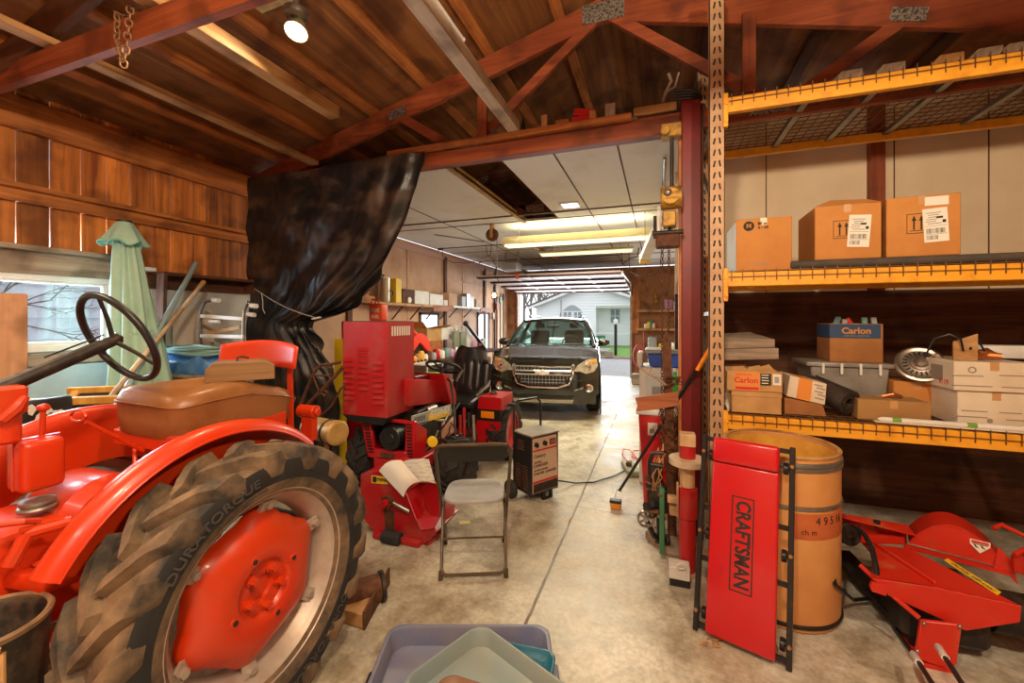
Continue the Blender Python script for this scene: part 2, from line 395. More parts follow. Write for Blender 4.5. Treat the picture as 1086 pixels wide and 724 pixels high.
# neighbour's siding and bare twigs seen through that window
mb = MB()
for k in range(22): mb.bar((-8.6, -6, .3+k*.16), (-8.6, 6, .3+k*.16), .16, .03, (1, 0, .25))
sid = mb.build('neighbour_siding', mat('grey_siding', (.52, .57, .62), .7, col2=(.30, .34, .40), scale=1.5)); struct(sid)
mb = MB(); rnd = random.Random(5)
def twig(mb, p, d, l, r, k):
    q = p+d*l; mb.tube([p, p+d*l*.5+V((rnd.uniform(-.02, .02), rnd.uniform(-.03, .03), rnd.uniform(-.03, .03))), q], [r, r*.8, r*.6], 5)
    if k:
        for _ in range(3):
            e = (d+V((rnd.uniform(-.5, .5), rnd.uniform(-.8, .8), rnd.uniform(-.7, .7)))).normalized(); twig(mb, p+d*l*rnd.uniform(.4, 1), e, l*rnd.uniform(.55, .8), r*.6, k-1)
twig(mb, V((-6.0, 2.0, 0)), V((0, -.05, 1)), 2.0, .035, 0)
for k in range(5): twig(mb, V((-6.0, 1.95, 1.7)), V((.05, rnd.uniform(-.2, 1), rnd.uniform(-.15, .4))).normalized(), .55, .012, 3)
tag(mb.build('bare_shrub', mat('grey_bark', (.09, .075, .07), .9)), 'bare twiggy shrub outside the window on the plank wall', 'shrub')

# ---------------------------------------------------------------- other walls
struct(MB().box((LW-.03, 3.5, 0), (LW, 12.1, 3.1)).build('wall_left_garage', M['pinkwall']))
mb = MB()
for yy in (5.0, 7.98, 10.15, 10.9): mb.box((LW, yy, 0), (LW+.04, yy+.10, 3.0))
struct(mb.build('trim_6', M['darkZ']))
struct(MB().box((LW, 3.6, 2.93), (LW+.03, 12.0, 3.03)).build('trim_7', mat('pink_trim', (.58, .36, .29), .6)))
mb = MB()
for yy in (4.2, 5.7, 6.6, 8.9): mb.box((LW, yy, 1.0), (LW+.012, yy+.05, 2.93))
mb.box((LW, 8.1, 2.5), (LW+.012, 10.1, 2.54))
struct(mb.build('trim_8', M['pinkwall']))
# windows in the garage's left wall: bright panes in dark frames
for i, (a, b, c, d) in enumerate(((7.0, 7.75, 1.05, 1.78), (9.75, 10.5, .75, 1.82))):
    f = MB()
    for p, q, r, s_ in ((a, a+.05, c, d), (b-.05, b, c, d), (a, b, c, c+.05), (a, b, d-.05, d)): f.box((LW, p, r), (LW+.03, q, s_))
    wn_ = struct(f.build('window_%d' % (i+2), M['darkZ']))
    MB().box((LW+.002, a+.05, c+.05), (LW+.012, b-.05, d-.05)).build('pane', mat('bright_window_pane_%d' % i, (.6, .65, .7), .2, col2=(.25, .27, .3), scale=5, emit=(.78, .88, 1), es=.75), wn_)
# door wall at the far end
jx0, jx1, DY, DZ = -4.02, -.74, 12.05, 2.45
mb = MB().box((LW, DY, 0), (jx0, DY+.1, 3.1)).box((jx1, DY, 0), (1.0, DY+.1, 3.1)).box((jx0, DY, DZ), (jx1, DY+.1, 3.1))
struct(mb.build('wall_door_end', wood('brown_fibreboard', (.42, .20, .09), (.33, .14, .055), 'Z', .75)))
mb = MB().box((jx0-.14, DY-.05, 0), (jx0, DY, DZ)).box((jx1, DY-.05, 0), (jx1+.12, DY, DZ))
struct(mb.build('trim_9', M['redZ']))
struct(MB().box((.98, 4.56, 0), (1.06, 12.05, 3.1)).build('wall_right_garage', M['pinkwall']))
BW = 4.5
struct(MB().box((.16, BW, 1.9), (3.6, BW+.05, 3.6)).build('wall_back', M['whitewall']))
mb = MB()
for k, z in enumerate([.0, .19, .38, .57, .76, .95, 1.14, 1.33, 1.52, 1.71]): mb.box((.16, BW-.002*(k % 2), z), (3.6, BW+.05, z+.19))
struct(mb.build('wall_back_lower', M['darkX']))
mb = MB()
for xx in (.96, 1.93, 2.55): mb.box((xx, BW-.004, 1.72), (xx+.008, BW, 3.5))
struct(mb.build('trim_10', M['darkZ']))
px = PY(929, 150, 4.46)
struct(MB().box((px.x-.05, 4.42, 1.9), (px.x+.05, BW, 3.5)).build('trim_11', M['redZ']))
struct(MB().box((3.55, -3.6, 0), (3.6, 4.5, 3.6)).build('wall_right', M['darkZ']))
struct(MB().box((-4.6, -3.65, 0), (3.6, -3.6, 4.4)).build('wall_front', M['plankZ']))

# ---------------------------------------------------------------- garage ceiling (with its hole) and roof
CZ = 3.13
hx0, hx1 = PZ(479, 177, CZ).x, PZ(533, 171, CZ).x
hy0, hy1 = 3.56, PZ(565, 233, CZ).y
mb = MB()
for a, b, c, d in ((LW, hx0, 3.55, 12.1), (hx1, .30, 3.55, 4.5), (hx1, .30, 4.5, 4.57), (hx1, 1.0, 4.57, 12.1), (hx0, hx1, hy1, 12.1)): mb.box((a, c, CZ), (b, d, CZ+.02))
struct(mb.build('ceiling', M['ceil']))
mb = MB()
for xx in (PZ(598, 180, CZ).x, PZ(661, 180, CZ).x, hx0-1.22): mb.box((xx-.008, 3.56, CZ-.004), (xx+.008, 12.0, CZ))
for yy in (hy1+.02, hy1+2.45, hy1+4.9): mb.box((LW, yy-.012, CZ-.006), (1.0 if yy > 4.6 else .3, yy+.012, CZ))
struct(mb.build('trim_12', M['darkX']))
struct(MB().box((hx0-.05, hy0, CZ-.02), (hx0, hy1+.1, CZ+.06)).build('trim_13', wood('torn_panel_edge', (.55, .38, .12), (.30, .16, .05), 'Y')))
struct(MB().bar((-3.7, 6.4, CZ-.003), (-3.15, 7.3, CZ-.003), .05, .006).build('trim_14', M['darkY']))
SL = .262; RX = -.43; RZ = 4.36
def roofz(x): return RZ-SL*abs(x-RX)
mb = MB()
for xa, xb in ((-4.75, RX), (RX, 3.75)):
    for ya, yb in ((-3.7, -1.3), (-1.296, 1.14), (1.144, 3.58), (3.584, 6.0), (6.004, 8.4), (8.404, 12.4)):
        m_ = (xa+xb)/2
        for p, q in ((xa, m_-.002), (m_+.002, xb)):
            mb.hexa([(p, ya, roofz(p)), (q, ya, roofz(q)), (q, yb, roofz(q)), (p, yb, roofz(p)), (p, ya, roofz(p)+.02), (q, ya, roofz(q)+.02), (q, yb, roofz(q)+.02), (p, yb, roofz(p)+.02)])
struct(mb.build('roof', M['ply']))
# purlins under the deck
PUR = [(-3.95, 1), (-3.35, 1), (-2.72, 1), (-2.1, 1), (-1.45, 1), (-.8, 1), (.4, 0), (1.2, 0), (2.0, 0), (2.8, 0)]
for k, (xx, left) in enumerate(PUR):
    z = roofz(xx); sg = 1 if left else -1
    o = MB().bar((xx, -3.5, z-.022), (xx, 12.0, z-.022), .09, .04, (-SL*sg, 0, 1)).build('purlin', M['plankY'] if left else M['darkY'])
    tag(o, 'long purlin under the plywood roof deck', 'purlin', 'roof purlins'); struct(o)

# ---------------------------------------------------------------- trusses
M['plate'] = mat('toothed_truss_plate', (.36, .33, .29), .5, .7, col2=(.07, .05, .04), scale=60, lo=.45, hi=.6)
def truss(y, label, mats):
    t = thing('roof_truss', label, 'truss', (RX, y, 3.1)); t['kind'] = 'structure'
    tx, bx = mats
    for sg in (-1, 1):
        xe = RX+sg*3.95
        MB().bar((xe, y, roofz(xe)-.145), (RX, y, roofz(RX)-.145), .045, .19, (SL*sg, 0, 1)).build('top_chord', tx, t)
        xm = RX+sg*2.0
        MB().bar((RX+sg*.05, y-.002, roofz(RX)-.2), (RX+sg*1.25, y-.002, 3.2), .04, .085).build('web', tx, t)
        MB().bar((xm, y-.002, roofz(xm)-.17), (RX+sg*1.3, y-.002, 3.2), .04, .085).build('web', tx, t)
        MB().box((RX+sg*1.2-.13, y-.03, 3.15), (RX+sg*1.2+.13, y-.022, 3.25)).build('gusset_plate', M['plate'], t)
        MB().cbox((xm, y-.026, roofz(xm)-.16), (.2, .006, .09), (0, sg*.25, 0)).build('gusset_plate', M['plate'], t)
    MB().box((-4.36, y-.022, 3.12), (3.5, y+.022, 3.26)).build('bottom_chord', bx, t)
    MB().cbox((RX, y-.027, roofz(RX)-.17), (.34, .006, .16)).build('gusset_plate', M['plate'], t)
    return t
truss(1.42, 'red-brown roof truss nearest the viewer, carrying the hanging chain', (M['darkX'], M['redX']))
tr = truss(3.5, 'red-brown roof truss standing on the beam over the garage opening', (M['redX'], M['redX']))
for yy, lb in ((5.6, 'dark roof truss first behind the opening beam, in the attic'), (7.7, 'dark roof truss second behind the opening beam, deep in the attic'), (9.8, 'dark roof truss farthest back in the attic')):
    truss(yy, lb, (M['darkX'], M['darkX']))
for u_, v0, v1, lb in ((512, 102, 146, 'short upright timber under the left rafter near the opening'), (794, 14, 98, 'short red upright timber above the rack, right of the rack post')):
    a = PY(u_, v0, 3.44); b = PY(u_, v1, 3.44)
    o = MB().bar(b, a, .085, .04, (0, 1, 0)).build('truss_strut', M['redZ']); tag(o, lb, 'strut'); struct(o)
o = MB().box((-4.3, 3.46, 3.10), (.16, 3.56, 3.23)).build('header_beam', M['redX'], bev=.004); tag(o, 'long red-brown beam over the garage opening', 'beam'); struct(o)
o = MB().box((-2.5, 3.40, 3.235), (-.2, 3.455, 3.285)).build('header_board', M['plankX'], bev=.003); tag(o, 'thin orange board lying along the front of the opening beam', 'board'); struct(o)
ph = [PY(722, 108, 3.47), PY(742, 108, 3.47)]
pst = thing('support_post', 'tall dark red post at the right side of the garage opening', 'post', (.238, 3.5, 0)); pst['kind'] = 'structure'
MB().box((.17, 3.43, 0), (.306, 3.57, 3.34)).build('shaft', M['postred'], pst, bev=.004)
MB().box((.150, 3.44, 0), (.169, 3.55, 3.09)).build('side_board', M['plankZ'], pst)
MB().box((.308, 3.47, 0), (.328, 3.56, 3.3)).build('side_board', M['darkZ'], pst)
# loose boards laid over the trusses
for k, (u0, v0, u1, v1, z, lb) in enumerate((
    (190, 40, 355, 126, 3.28, 'pale board lying over the near truss with its sawn end in the air'),
    (435, 0, 545, 140, 3.28, 'long whitish board hanging down from the ridge side to the opening beam'),
    (150, 85, 300, 160, 3.28, 'orange board laid on the trusses left of the pale sawn board'))):
    a = PZ(u1, v1, z); yb = a.y
    o = MB().box((a.x-.05, -2.5, z), (a.x+.05, yb if k != 2 else 3.45, z+(.09 if k != 2 else .04))).build('loose_board', M['white_board'] if k == 1 else M['lumY'], bev=.003)
    tag(o, lb, 'board')
for u0, v1, lb in ((474, 36, 'white conduit pipe just right of the whitish board, longer of two'), (491, 42, 'white conduit pipe right of its twin under the roof deck')):
    a = PZ(u0, v1, 3.62)
    o = MB().cyl((a.x, a.y, 3.62), (a.x, -2.0, 3.62), .013, n=10).ball((a.x, a.y, 3.62), .017).build('conduit_pipe', M['white']); tag(o, lb, 'pipe')
# ---------------------------------------------------------------- orange-red vintage tractor
def tyre(mbo, c, R, hw, nl, lug=.034, sweep=20, side=(1, -1)):
    """carcass and chevron lugs; axle along X. R: radius over the lugs."""
    cx, cy, cz = c; rc = R-lug
    prof = [(rc*.70, -hw*.72), (rc*.78, -hw*.93), (rc*.88, -hw*1.0), (rc*.955, -hw*.93), (rc*.99, -hw*.75), (rc, -hw*.3), (rc, hw*.3), (rc*.99, hw*.75), (rc*.955, hw*.93), (rc*.88, hw*1.0), (rc*.78, hw*.93), (rc*.70, hw*.72)]
    mbo.lathe(prof, c, (1, 0, 0), 72, loop=True)
    for sd in side:
        for k in range(nl):
            p0 = 2*pi*k/nl+(pi/nl if sd < 0 else 0); rows = []
            for x, rb, rt, dp, w_ in ((-.04, rc-.004, R, sweep, 1.5), (.36, rc-.004, R, sweep*.66, 1.8), (.72, rc-.006, R*.998, sweep*.3, 2.2), (.98, rc*.965, R*.975, sweep*.06, 3.0), (1.05, rc*.93, rc*.985, 0, 3.2), (1.035, rc*.86, rc*.88, -1, 2.0)):
                w_ = w_*26/nl; row = []
                for (rr, xx, ww) in ((rb, x-(.10 if x > .9 else 0), w_*1.5), (rt, x, w_), (rt, x, -w_), (rb, x-(.10 if x > .9 else 0), -w_*1.5)):
                    a = p0+radians(dp+ww); row.append(mbo.bm.verts.new((cx+sd*hw*xx, cy-rr*sin(a), cz+rr*cos(a))))
                rows.append(row)
            for A, B in zip(rows, rows[1:]):
                for j in range(4): mbo._f([A[j], A[(j+1) % 4], B[(j+1) % 4], B[j]])
            mbo._f(rows[0]); mbo._f(rows[-1])
    return mbo
tw = (-1.585, 1.25, .56)
M['letter'] = mat('scuffed_tyre_lettering', (.055, .048, .042), .6)
T = thing('vintage_tractor', 'orange-red vintage farm tractor with brown seat filling the left foreground', 'tractor', (-2.22, 1.1, 0))
def big_wheel(c, out, detail):
    cx, cy, cz = c
    ty = tyre(MB(), c, .568, .138, 18, .042).build('tire', M['tread'], T, ang=38)
    # smoother black sidewall band
    sw = MB().lathe([(.375, .100*out), (.43, .1325*out), (.47, .1405*out), (.50, .140*out), (.512, .136*out)], c, (1, 0, 0), 72).build('sidewall', M['rubber'], ty)
    rm = MB().lathe([(.372, .098), (.384, .112), (.392, .110), (.388, .098), (.376, .088), (.362, .084), (.350, .070), (.342, .05), (.330, .03), (.322, -.005), (.318, -.04), (.345, -.06), (.37, -.085), (.392, -.11), (.38, -.112), (.36, -.085), (.312, -.05), (.314, -.0), (.324, .035)], c, (1, 0, 0), 72, loop=True).build('rim', M['rim'], T)
    prof = [(.285, -.01), (.285, .026), (.275, .040), (.250, .060), (.215, .078), (.165, .088), (.125, .088), (.108, .080), (.100, .066), (.05, .060), (.045, .046), (.0, .044)]
    def dfn(i, j):
        k = j*(len(prof)-1); q = min(int(k), len(prof)-2); f = k-q; r = prof[q][0]*(1-f)+prof[q+1][0]*f; h = prof[q][1]*(1-f)+prof[q+1][1]*f
        a = 2*pi*i; lob = max(0, (r-.20)/.085)
        r += lob*(.022*max(-.5, cos(6*(a-.12)))-.002)
        return V((cx+h*out, cy+max(r, 1e-4)*sin(a), cz+max(r, 1e-4)*cos(a)))
    dk = MB().grid(lambda i, j: dfn(i, j), 96, len(prof)-1, cu=True).build('wheel_disc', M['tred'], T, ang=45)
    if detail:
        for k in range(5):
            a = 2*pi*k/5+.5; y_ = cy+.073*sin(a); z_ = cz+.073*cos(a)
            MB().cyl((cx+.055, y_, z_), (cx+.072, y_, z_), .021, n=14).cyl((cx+.072, y_, z_), (cx+.100, y_, z_), .0165, .015, n=6).build('wheel_bolt', M['tred'], dk)
        for k in range(4):
            a = 2*pi*k/4+1.2; y_ = cy+.142*sin(a); z_ = cz+.142*cos(a)
            MB().cyl((cx+.082, y_, z_), (cx+.092, y_, z_), .021, .018, n=16).cyl((cx+.0925, y_, z_), (cx+.0935, y_, z_), .0085, n=12).build('wheel_boss', M['tred'], dk)
            MB().cyl((cx+.0925, y_, z_), (cx+.0945, y_, z_), .010, n=14).build('boss_hole', M['ink'], dk)
        for k in range(6):
            a = 2*pi*k/6+.12; d = V((0, sin(a), cos(a))); p = V(c)+d*.315
            m = MB().bar(p+V((.03, 0, 0))-d*.028, p+V((.052, 0, 0))+d*.02, .055, .014, (1, 0, 0)).cyl(p+V((.045, 0, 0)), p+V((.068, 0, 0)), .017, .015, n=6)
            m.build('rim_clamp', M['rim'], rm, label='silver clamp and bolt')
        L0 = 0.452
        for body, a0, sz, r0 in (('DURATORQUE', radians(-33), .046, .462), ('DURATORQUE', radians(147), .046, .462), ('MADE IN U.S.A.', radians(-12), .013, .425)):
            text(body, sz, None, M['letter'], T, 'tire_lettering', .0022, bold=.0006, xs=1.25, bend=lambda v: V((cx+.1415+v.z, cy+(r0+v.y)*sin(a0+v.x/r0), cz+(r0+v.y)*cos(a0+v.x/r0))))
big_wheel(tw, 1, True)
big_wheel((-2.855, 1.25, .56), -1, False)
def fender(xo, sg):
    a0, a1, n = radians(-61), radians(47), 30
    sec = [(0, .605), (-.005, .622), (-.020, .638), (-.050, .650), (-.078, .645), (-.092, .622), (-.095, .58), (-.095, .36)]
    m = MB()
    def fn(i, j):
        k = j*(len(sec)-1); q = min(int(k), len(sec)-2); f = k-q
        x = sec[q][0]*(1-f)+sec[q+1][0]*f; r = sec[q][1]*(1-f)+sec[q+1][1]*f; a = a0+(a1-a0)*i
        if r < .6 and j > .8: r = max(r, .36+.1*abs(i-.5))
        return V((xo+sg*x, tw[1]+r*sin(a), tw[2]+r*cos(a)))
    m.grid(fn, n, len(sec)-1); m.thick(.004)
    o = m.build('fender', M['tred'], T, ang=50)
    MB().tube([fn(i/30, 0)+V((0, 0, 0)) for i in range(31)], .006, 6).build('fender_bead', M['tred'], o)
    return o
fender(-1.70, 1); fender(-2.76, -1)
# transmission, axle, platform
X0 = -2.22
MB().box((X0-.17, .35, .55), (X0+.17, 1.48, .93)).build('transmission_case', M['tred'], T, bev=.03, seg=2)
MB().lathe([(.02, -.17), (.12, -.165), (.15, -.12), (.155, .12), (.12, .165), (.02, .17)], (X0+.02, 1.02, .87), (1, 0, 0), 28).build('clutch_housing', M['tred'], T)
MB().cyl((X0+.17, 1.25, .56), (-1.66, 1.25, .56), .12, .075).build('axle_housing', M['tred'], T)
MB().cyl((X0-.17, 1.25, .56), (-2.78, 1.25, .56), .12, .075).build('axle_housing', M['tred'], T)
MB().box((X0+.16, .82, .50), (X0+.46, .98, .535)).build('footplate', M['tred'], T, bev=.004)
MB().box((X0-.5, .62, .50), (X0-.16, .98, .535)).build('footplate', M['tred'], T, bev=.004)
pp = PY(45, 612, .80)
m = MB().cbox((pp.x, pp.y, pp.z), (.19, .11, .05), (radians(-12), 0, radians(8)))
ped = m.build('brake_pedal', M['tred'], T, bev=.012, seg=2)
for dx, dy in ((-.045, .01), (.02, .0), (.06, .02)):
    MB().ball((pp.x+dx, pp.y+dy, pp.z+.032), .022, (1, .7, .35), 12).build('pedal_stud', M['tred'], ped)
a = PY(10, 600, .72); b = PY(75, 553, .85)
MB().tube([a, PY(30, 565, .76), b], [.022, .024, .020], 10).build('pedal_arm', M['tred'], T)
a = PY(0, 556, .70)
MB().tube([a, PY(25, 553, .74), PY(40, 552, .78), PY(40, 558, .78), PY(22, 563, .74)], .011, 8).build('pedal_link', M['tred'], T)
# hydraulic box, levers, discs
hb = PY(39, 517, .87); 
MB().box((hb.x-.06, .81, hb.z), (hb.x+.06, .93, 1.205)).build('reservoir_box', M['tred'], T, bev=.022, seg=3)
MB().box((hb.x-.003, .807, hb.z+.01), (hb.x+.003, .933, 1.209)).build('reservoir_seam', M['tred'], T)
MB().lathe([(.0, 0), (.050, .0), (.054, .008), (.050, .014), (.044, .016), (.044, .02), (.049, .024), (.047, .034), (0, .038)], (hb.x+.055, .85, .955), (0, 0, 1), 28).build('pulley_disc', M['galv'], T)
a = PY(44, 466, .9); b = PY(46, 432, .9)
MB().cyl(a, b, .011, .008, 10).ball(b, .02, (1, 1, .75)).build('gear_lever', M['tred'], T)
a = PY(152, 478, 1.2); b = PY(91, 447, 1.0)
lv = [a, a*.5+b*.5, b]
rg = [PY(83+8*cos(q), 441-6*sin(q), 1.0) for q in [2*pi*i/16 for i in range(17)]]
MB().tube(lv, .008, 8).tube(rg[:-1], .006, 8, closed=True).build('hand_lever', M['tred'], T)
MB().tube([PY(140, 471, 1.2), PY(143, 474, 1.2), PY(143, 500, 1.18)], .009, 8).build('seat_bracket', M['tred'], T)
MB().tube([PY(30, 540, .86), PY(62, 525, .98), PY(115, 507, 1.12)], .007, 8).tube([PY(50, 520, .96), PY(108, 502, 1.12)], .006, 8).tube([PY(104+6*cos(q), 505-6*sin(q), 1.08) for q in [2*pi*i/14 for i in range(14)]], .005, 6, closed=True).build('control_rod', M['tred'], T)
# steering column post, gear, column, wheel
MB().box((X0-.13, .54, .62), (X0-.02, .71, 1.19)).build('pedestal', M['tred'], T, bev=.01)
MB().tube([PY(8, 470, .78), PY(8, 420, .78)], [.035, .03], 14).cbox(PY(4, 425, .77), (.07, .10, .10)).build('steering_gear', M['tred'], T, bev=.01)
MB().tube([PY(2, 445, .75), PY(18, 432, .78), PY(28, 420, .80)], [.018, .02, .010], 8).build('throttle_quadrant', M['tred'], T)
hub = V((X0, 1.131, 1.564)); ax = V((0, .343, .164)).normalized()
MB().cyl(hub-ax*.06, hub-ax*.62, .026, .028, 16).build('steering_column', M['darkiron'], T)
e = V((0, -ax.z, ax.y)); rim = [hub+V((cos(q)*.205, 0, 0))+e*(sin(q)*.205) for q in [2*pi*i/56 for i in range(56)]]
st = MB().tube(rim, .0145, 12, closed=True).build('steering_wheel', M['black'], T)
for q in (radians(80), radians(200), radians(320)):
    MB().tube([hub-ax*.02, hub+V((cos(q)*.1, 0, 0))+e*(sin(q)*.1)-ax*.005, hub+V((cos(q)*.203, 0, 0))+e*(sin(q)*.203)], [.010, .009, .008], 8).build('spoke', M['darkiron'], st)
MB().cyl(hub-ax*.07, hub+ax*.004, .024, .022, 16).cyl(hub+ax*.004, hub+ax*.014, .013, .010, 8).build('hub', M['darkiron'], st)
MB().tube([PY(47, 379, .98), PY(110, 355, 1.12)], .004, 6).build('throttle_rod', M['darkiron'], T)
# seat
sy0, sy1 = 1.20, 1.90; sx0, sx1 = -2.47, -1.97
m = MB().box((sx0+.03, sy0+.02, 1.055), (sx1-.005, sy1-.12, 1.13)).build('seat_pan', M['tred'], T, bev=.006)
def cush(i, j):
    # superellipse cushion, i: round, j: height
    a = 2*pi*i; k = 5
    sx = abs(cos(a))**(2/k)*math.copysign(1, cos(a)); sy = abs(sin(a))**(2/k)*math.copysign(1, sin(a))
    J = [(1.10, .93), (1.12, .97), (1.19, .985), (1.25, 1.0), (1.262, 1.012), (1.272, 1.0), (1.30, .965), (1.318, .88), (1.328, .7), (1.335, .4), (1.337, .0)]
    z, r = J[j]
    dz = -.085*max(0, sy)*(1 if z > 1.2 else .4)+.008*sin(3*a+1)
    return V(((sx0+sx1)/2+sx*r*(sx1-sx0)/2, (sy0+sy1)/2+sy*r*(sy1-sy0)/2, z+dz))
m = MB().grid(lambda i, j: cush(i, round(j*10)), 56, 10, cu=True)
cu_ = m.build('seat_cushion', M['leather'], T, ang=70)
MB().tube([cush(i/56, 4) for i in range(56)], .004, 6, closed=True).build('seat_piping', M['leather'], cu_)
def brest(i, j):
    u = (i-.5); return V((X0+.05+u*.60, 1.80-.16*u*u*4*.35+.02*j, 1.375+j*(.15-.03*u*u*4)+.0))
m = MB().grid(brest, 16, 4); m.thick(.012)
br = m.build('backrest', M['tred'], T, bev=.003, ang=60)
for u in (.12, .86):
    for j in (.3, .72):
        p = brest(u, j); MB().lathe([(.004, 0), (.017, .002), (.019, -.001), (.013, .005), (.0, .006)], p+V((0, -.003, 0)), (0, -1, 0), 16).build('backrest_rivet', M['tred'], br)
for u in (.28, .8):
    p = brest(u, .1); MB().bar(p+V((0, .03, .05)), V((p.x, 1.82, 1.02)), .035, .01, (0, 1, 0)).build('backrest_support', M['tred'] if u > .5 else M['steel'], T)
# rear lift arm
a = PY(328, 466, 1.93); b = PY(328, 436, 1.93)
m = MB().bar(a, b, .085, .045, (0, 1, 0)).cyl(b+V((-.07, 0, 0)), b+V((.055, 0, 0)), .038, n=18).cyl(b+V((.055, 0, 0)), b+V((.072, 0, 0)), .026, n=6)
m.cyl(a+V((0, 0, .0)), V((X0+.1, 1.7, .86)), .03, n=10)
m.build('lift_arm', M['tred'], T, bev=.004)
MB().box((X0-.28, 1.45, .72), (X0+.28, 1.72, 1.0)).build('rear_housing', M['tred'], T, bev=.03, seg=2)
MB().tube([(X0-.25, 1.7, .45), (X0-.25, 2.0, .42), (X0+.25, 2.0, .42), (X0+.25, 1.7, .45)], .02, 8).build('drawbar', M['darkiron'], T)
# engine block end of the tractor beyond the frame edge
MB().box((X0-.14, -.55, .5), (X0+.14, .36, .92)).build('engine_block', M['tred'], T, bev=.02)
for sx in (-.42, .42):
    MB().lathe([(.12, -.05), (.19, -.06), (.22, -.03), (.225, 0), (.22, .03), (.19, .06), (.12, .05)], (X0+sx, -.75, .225), (1, 0, 0), 36, loop=True).build('front_tire', M['rubber'], T)
    MB().lathe([(.0, -.02), (.13, -.03), (.13, .03), (0, .02)], (X0+sx, -.75, .225), (1, 0, 0), 24).build('front_wheel', M['tred'], T)
MB().bar((X0-.4, -.75, .28), (X0+.4, -.75, .28), .07, .07).bar((X0, -.75, .3), (X0, -.5, .6), .12, .1, (1, 0, 0)).build('front_axle', M['tred'], T)
MB().box((X0-.2, -.6, .9), (X0+.2, .3, 1.12)).build('hood', M['tred'], T, bev=.05, seg=3)

# wooden block on the seat
wbk = thing('wooden_block', 'square wooden block with an iron hook lying on the brown tractor seat', 'block', (-2.09, 1.60, 1.332), radians(50))
m = MB().prism([(-.15, -.10, .0), (.15, -.10, .0), (.15, -.10, .07), (.11, -.10, .095), (-.12, -.10, .095), (-.15, -.10, .065)], (0, .2, 0))
m.build('block', wood('hewn_block', (.33, .19, .075), (.20, .10, .04), 'X'), wbk, bev=.003, local=True)
MB().tube([(-.02, -.01, .095), (-.02, -.01, .115), (.0, -.0, .119), (.03, .01, .107)], .006, 8).build('hook', M['rust'], wbk, local=True)

# ---------------------------------------------------------------- things along the left wall
# closed parasol
u0 = PX(132, 236, LW+.42); ub = PX(148, 400, LW+.48)
um = thing('patio_umbrella', 'closed pale green patio umbrella leaning by the window', 'umbrella', (u0.x+.1, u0.y+.05, 0))
top = V((u0.x, u0.y, u0.z)); bot = V((u0.x+.12, u0.y+.1, .35)); ad = (bot-top)
MB().cyl(bot, top+V((0, 0, .02)), .019, n=12).build('pole', M['greyplastic'], um)
def umb(i, j):
    a = 2*pi*i; p = top+ad*(j*.66+.03); r = .045+.135*j**.8+(.012+.03*j)*cos(8*a+j*1.5)+.012*sin(3*a+5*j)
    return p+V((cos(a)*r, sin(a)*r, -.03*sin(8*a)*j))
MB().grid(umb, 64, 16, cu=True).build('canopy', M['fabric'], um, ang=80)
def umv(i, j):
    a = 2*pi*i; r = .05+.085*j+.018*j*cos(6*a); return top+V((cos(a)*r, sin(a)*r, .0-.17*j+.018*j*sin(6*a)))
vt = MB().grid(umv, 48, 5, cu=True).build('vent_cap', M['fabric'], um, ang=80)
MB().tube([umv(i/48, 1) for i in range(48)], .006, 6, closed=True).build('vent_hem', M['fabric_edge'], vt)
MB().lathe([(.0, .02), (.048, .016), (.05, 0), (.03, -.01)], top, (0, 0, 1), 20).build('finial', M['black'], um)
p = top+ad*.42
MB().tube([p+V((cos(2*pi*i/20)*.135, sin(2*pi*i/20)*.135, .015*sin(2*pi*i/10))) for i in range(20)], .008, 6, closed=True).build('tie_cord', M['clear'], um)

# standing plank at the left edge
a = PX(14, 400, LW+.45)
o = MB().box((a.x-.012, a.y-.16, .0), (a.x+.02, PX(28, 350, LW+.45).y, PX(14, 311, LW+.45).z)).build('standing_plank', wood('pinkish_plank', (.60, .33, .19), (.46, .23, .12), 'Z'), bev=.004)
tag(o, 'broad pinkish plank standing upright in front of the window at the left edge', 'plank')
# white board below the window; its blue is daylight put into the colour
a = PX(60, 372, LW+.2); b = PX(150, 470, LW+.2)
o = MB().hexa([(LW+.26, 1.35, .02), (LW+.29, 1.35, .02), (LW+.29, 2.2, .02), (LW+.26, 2.2, .02), (LW+.035, 1.35, 1.29), (LW+.065, 1.35, 1.29), (LW+.065, 2.2, 1.29), (LW+.035, 2.2, 1.29)]).build('daylit_panel_board', mat('white_board_daylight_tint', (.42, .58, .68), .55, col2=(.34, .48, .56), scale=4))
tag(o, 'large white board leaning under the window, coloured blue for window daylight', 'board')
# white panel leaning under the dark shelf
o = MB().hexa([(LW+.22, 2.62, .02), (LW+.24, 2.62, .02), (LW+.24, 3.02, .02), (LW+.22, 3.02, .02), (LW+.05, 2.62, 1.74), (LW+.07, 2.62, 1.74), (LW+.07, 2.98, 1.74), (LW+.05, 2.98, 1.74)]).build('cream_panel', mat('cream_panel_paint', (.62, .55, .46), .6, col2=(.52, .44, .35), scale=3))
tag(o, 'cream panel leaning on the wall under the dark shelf', 'panel')
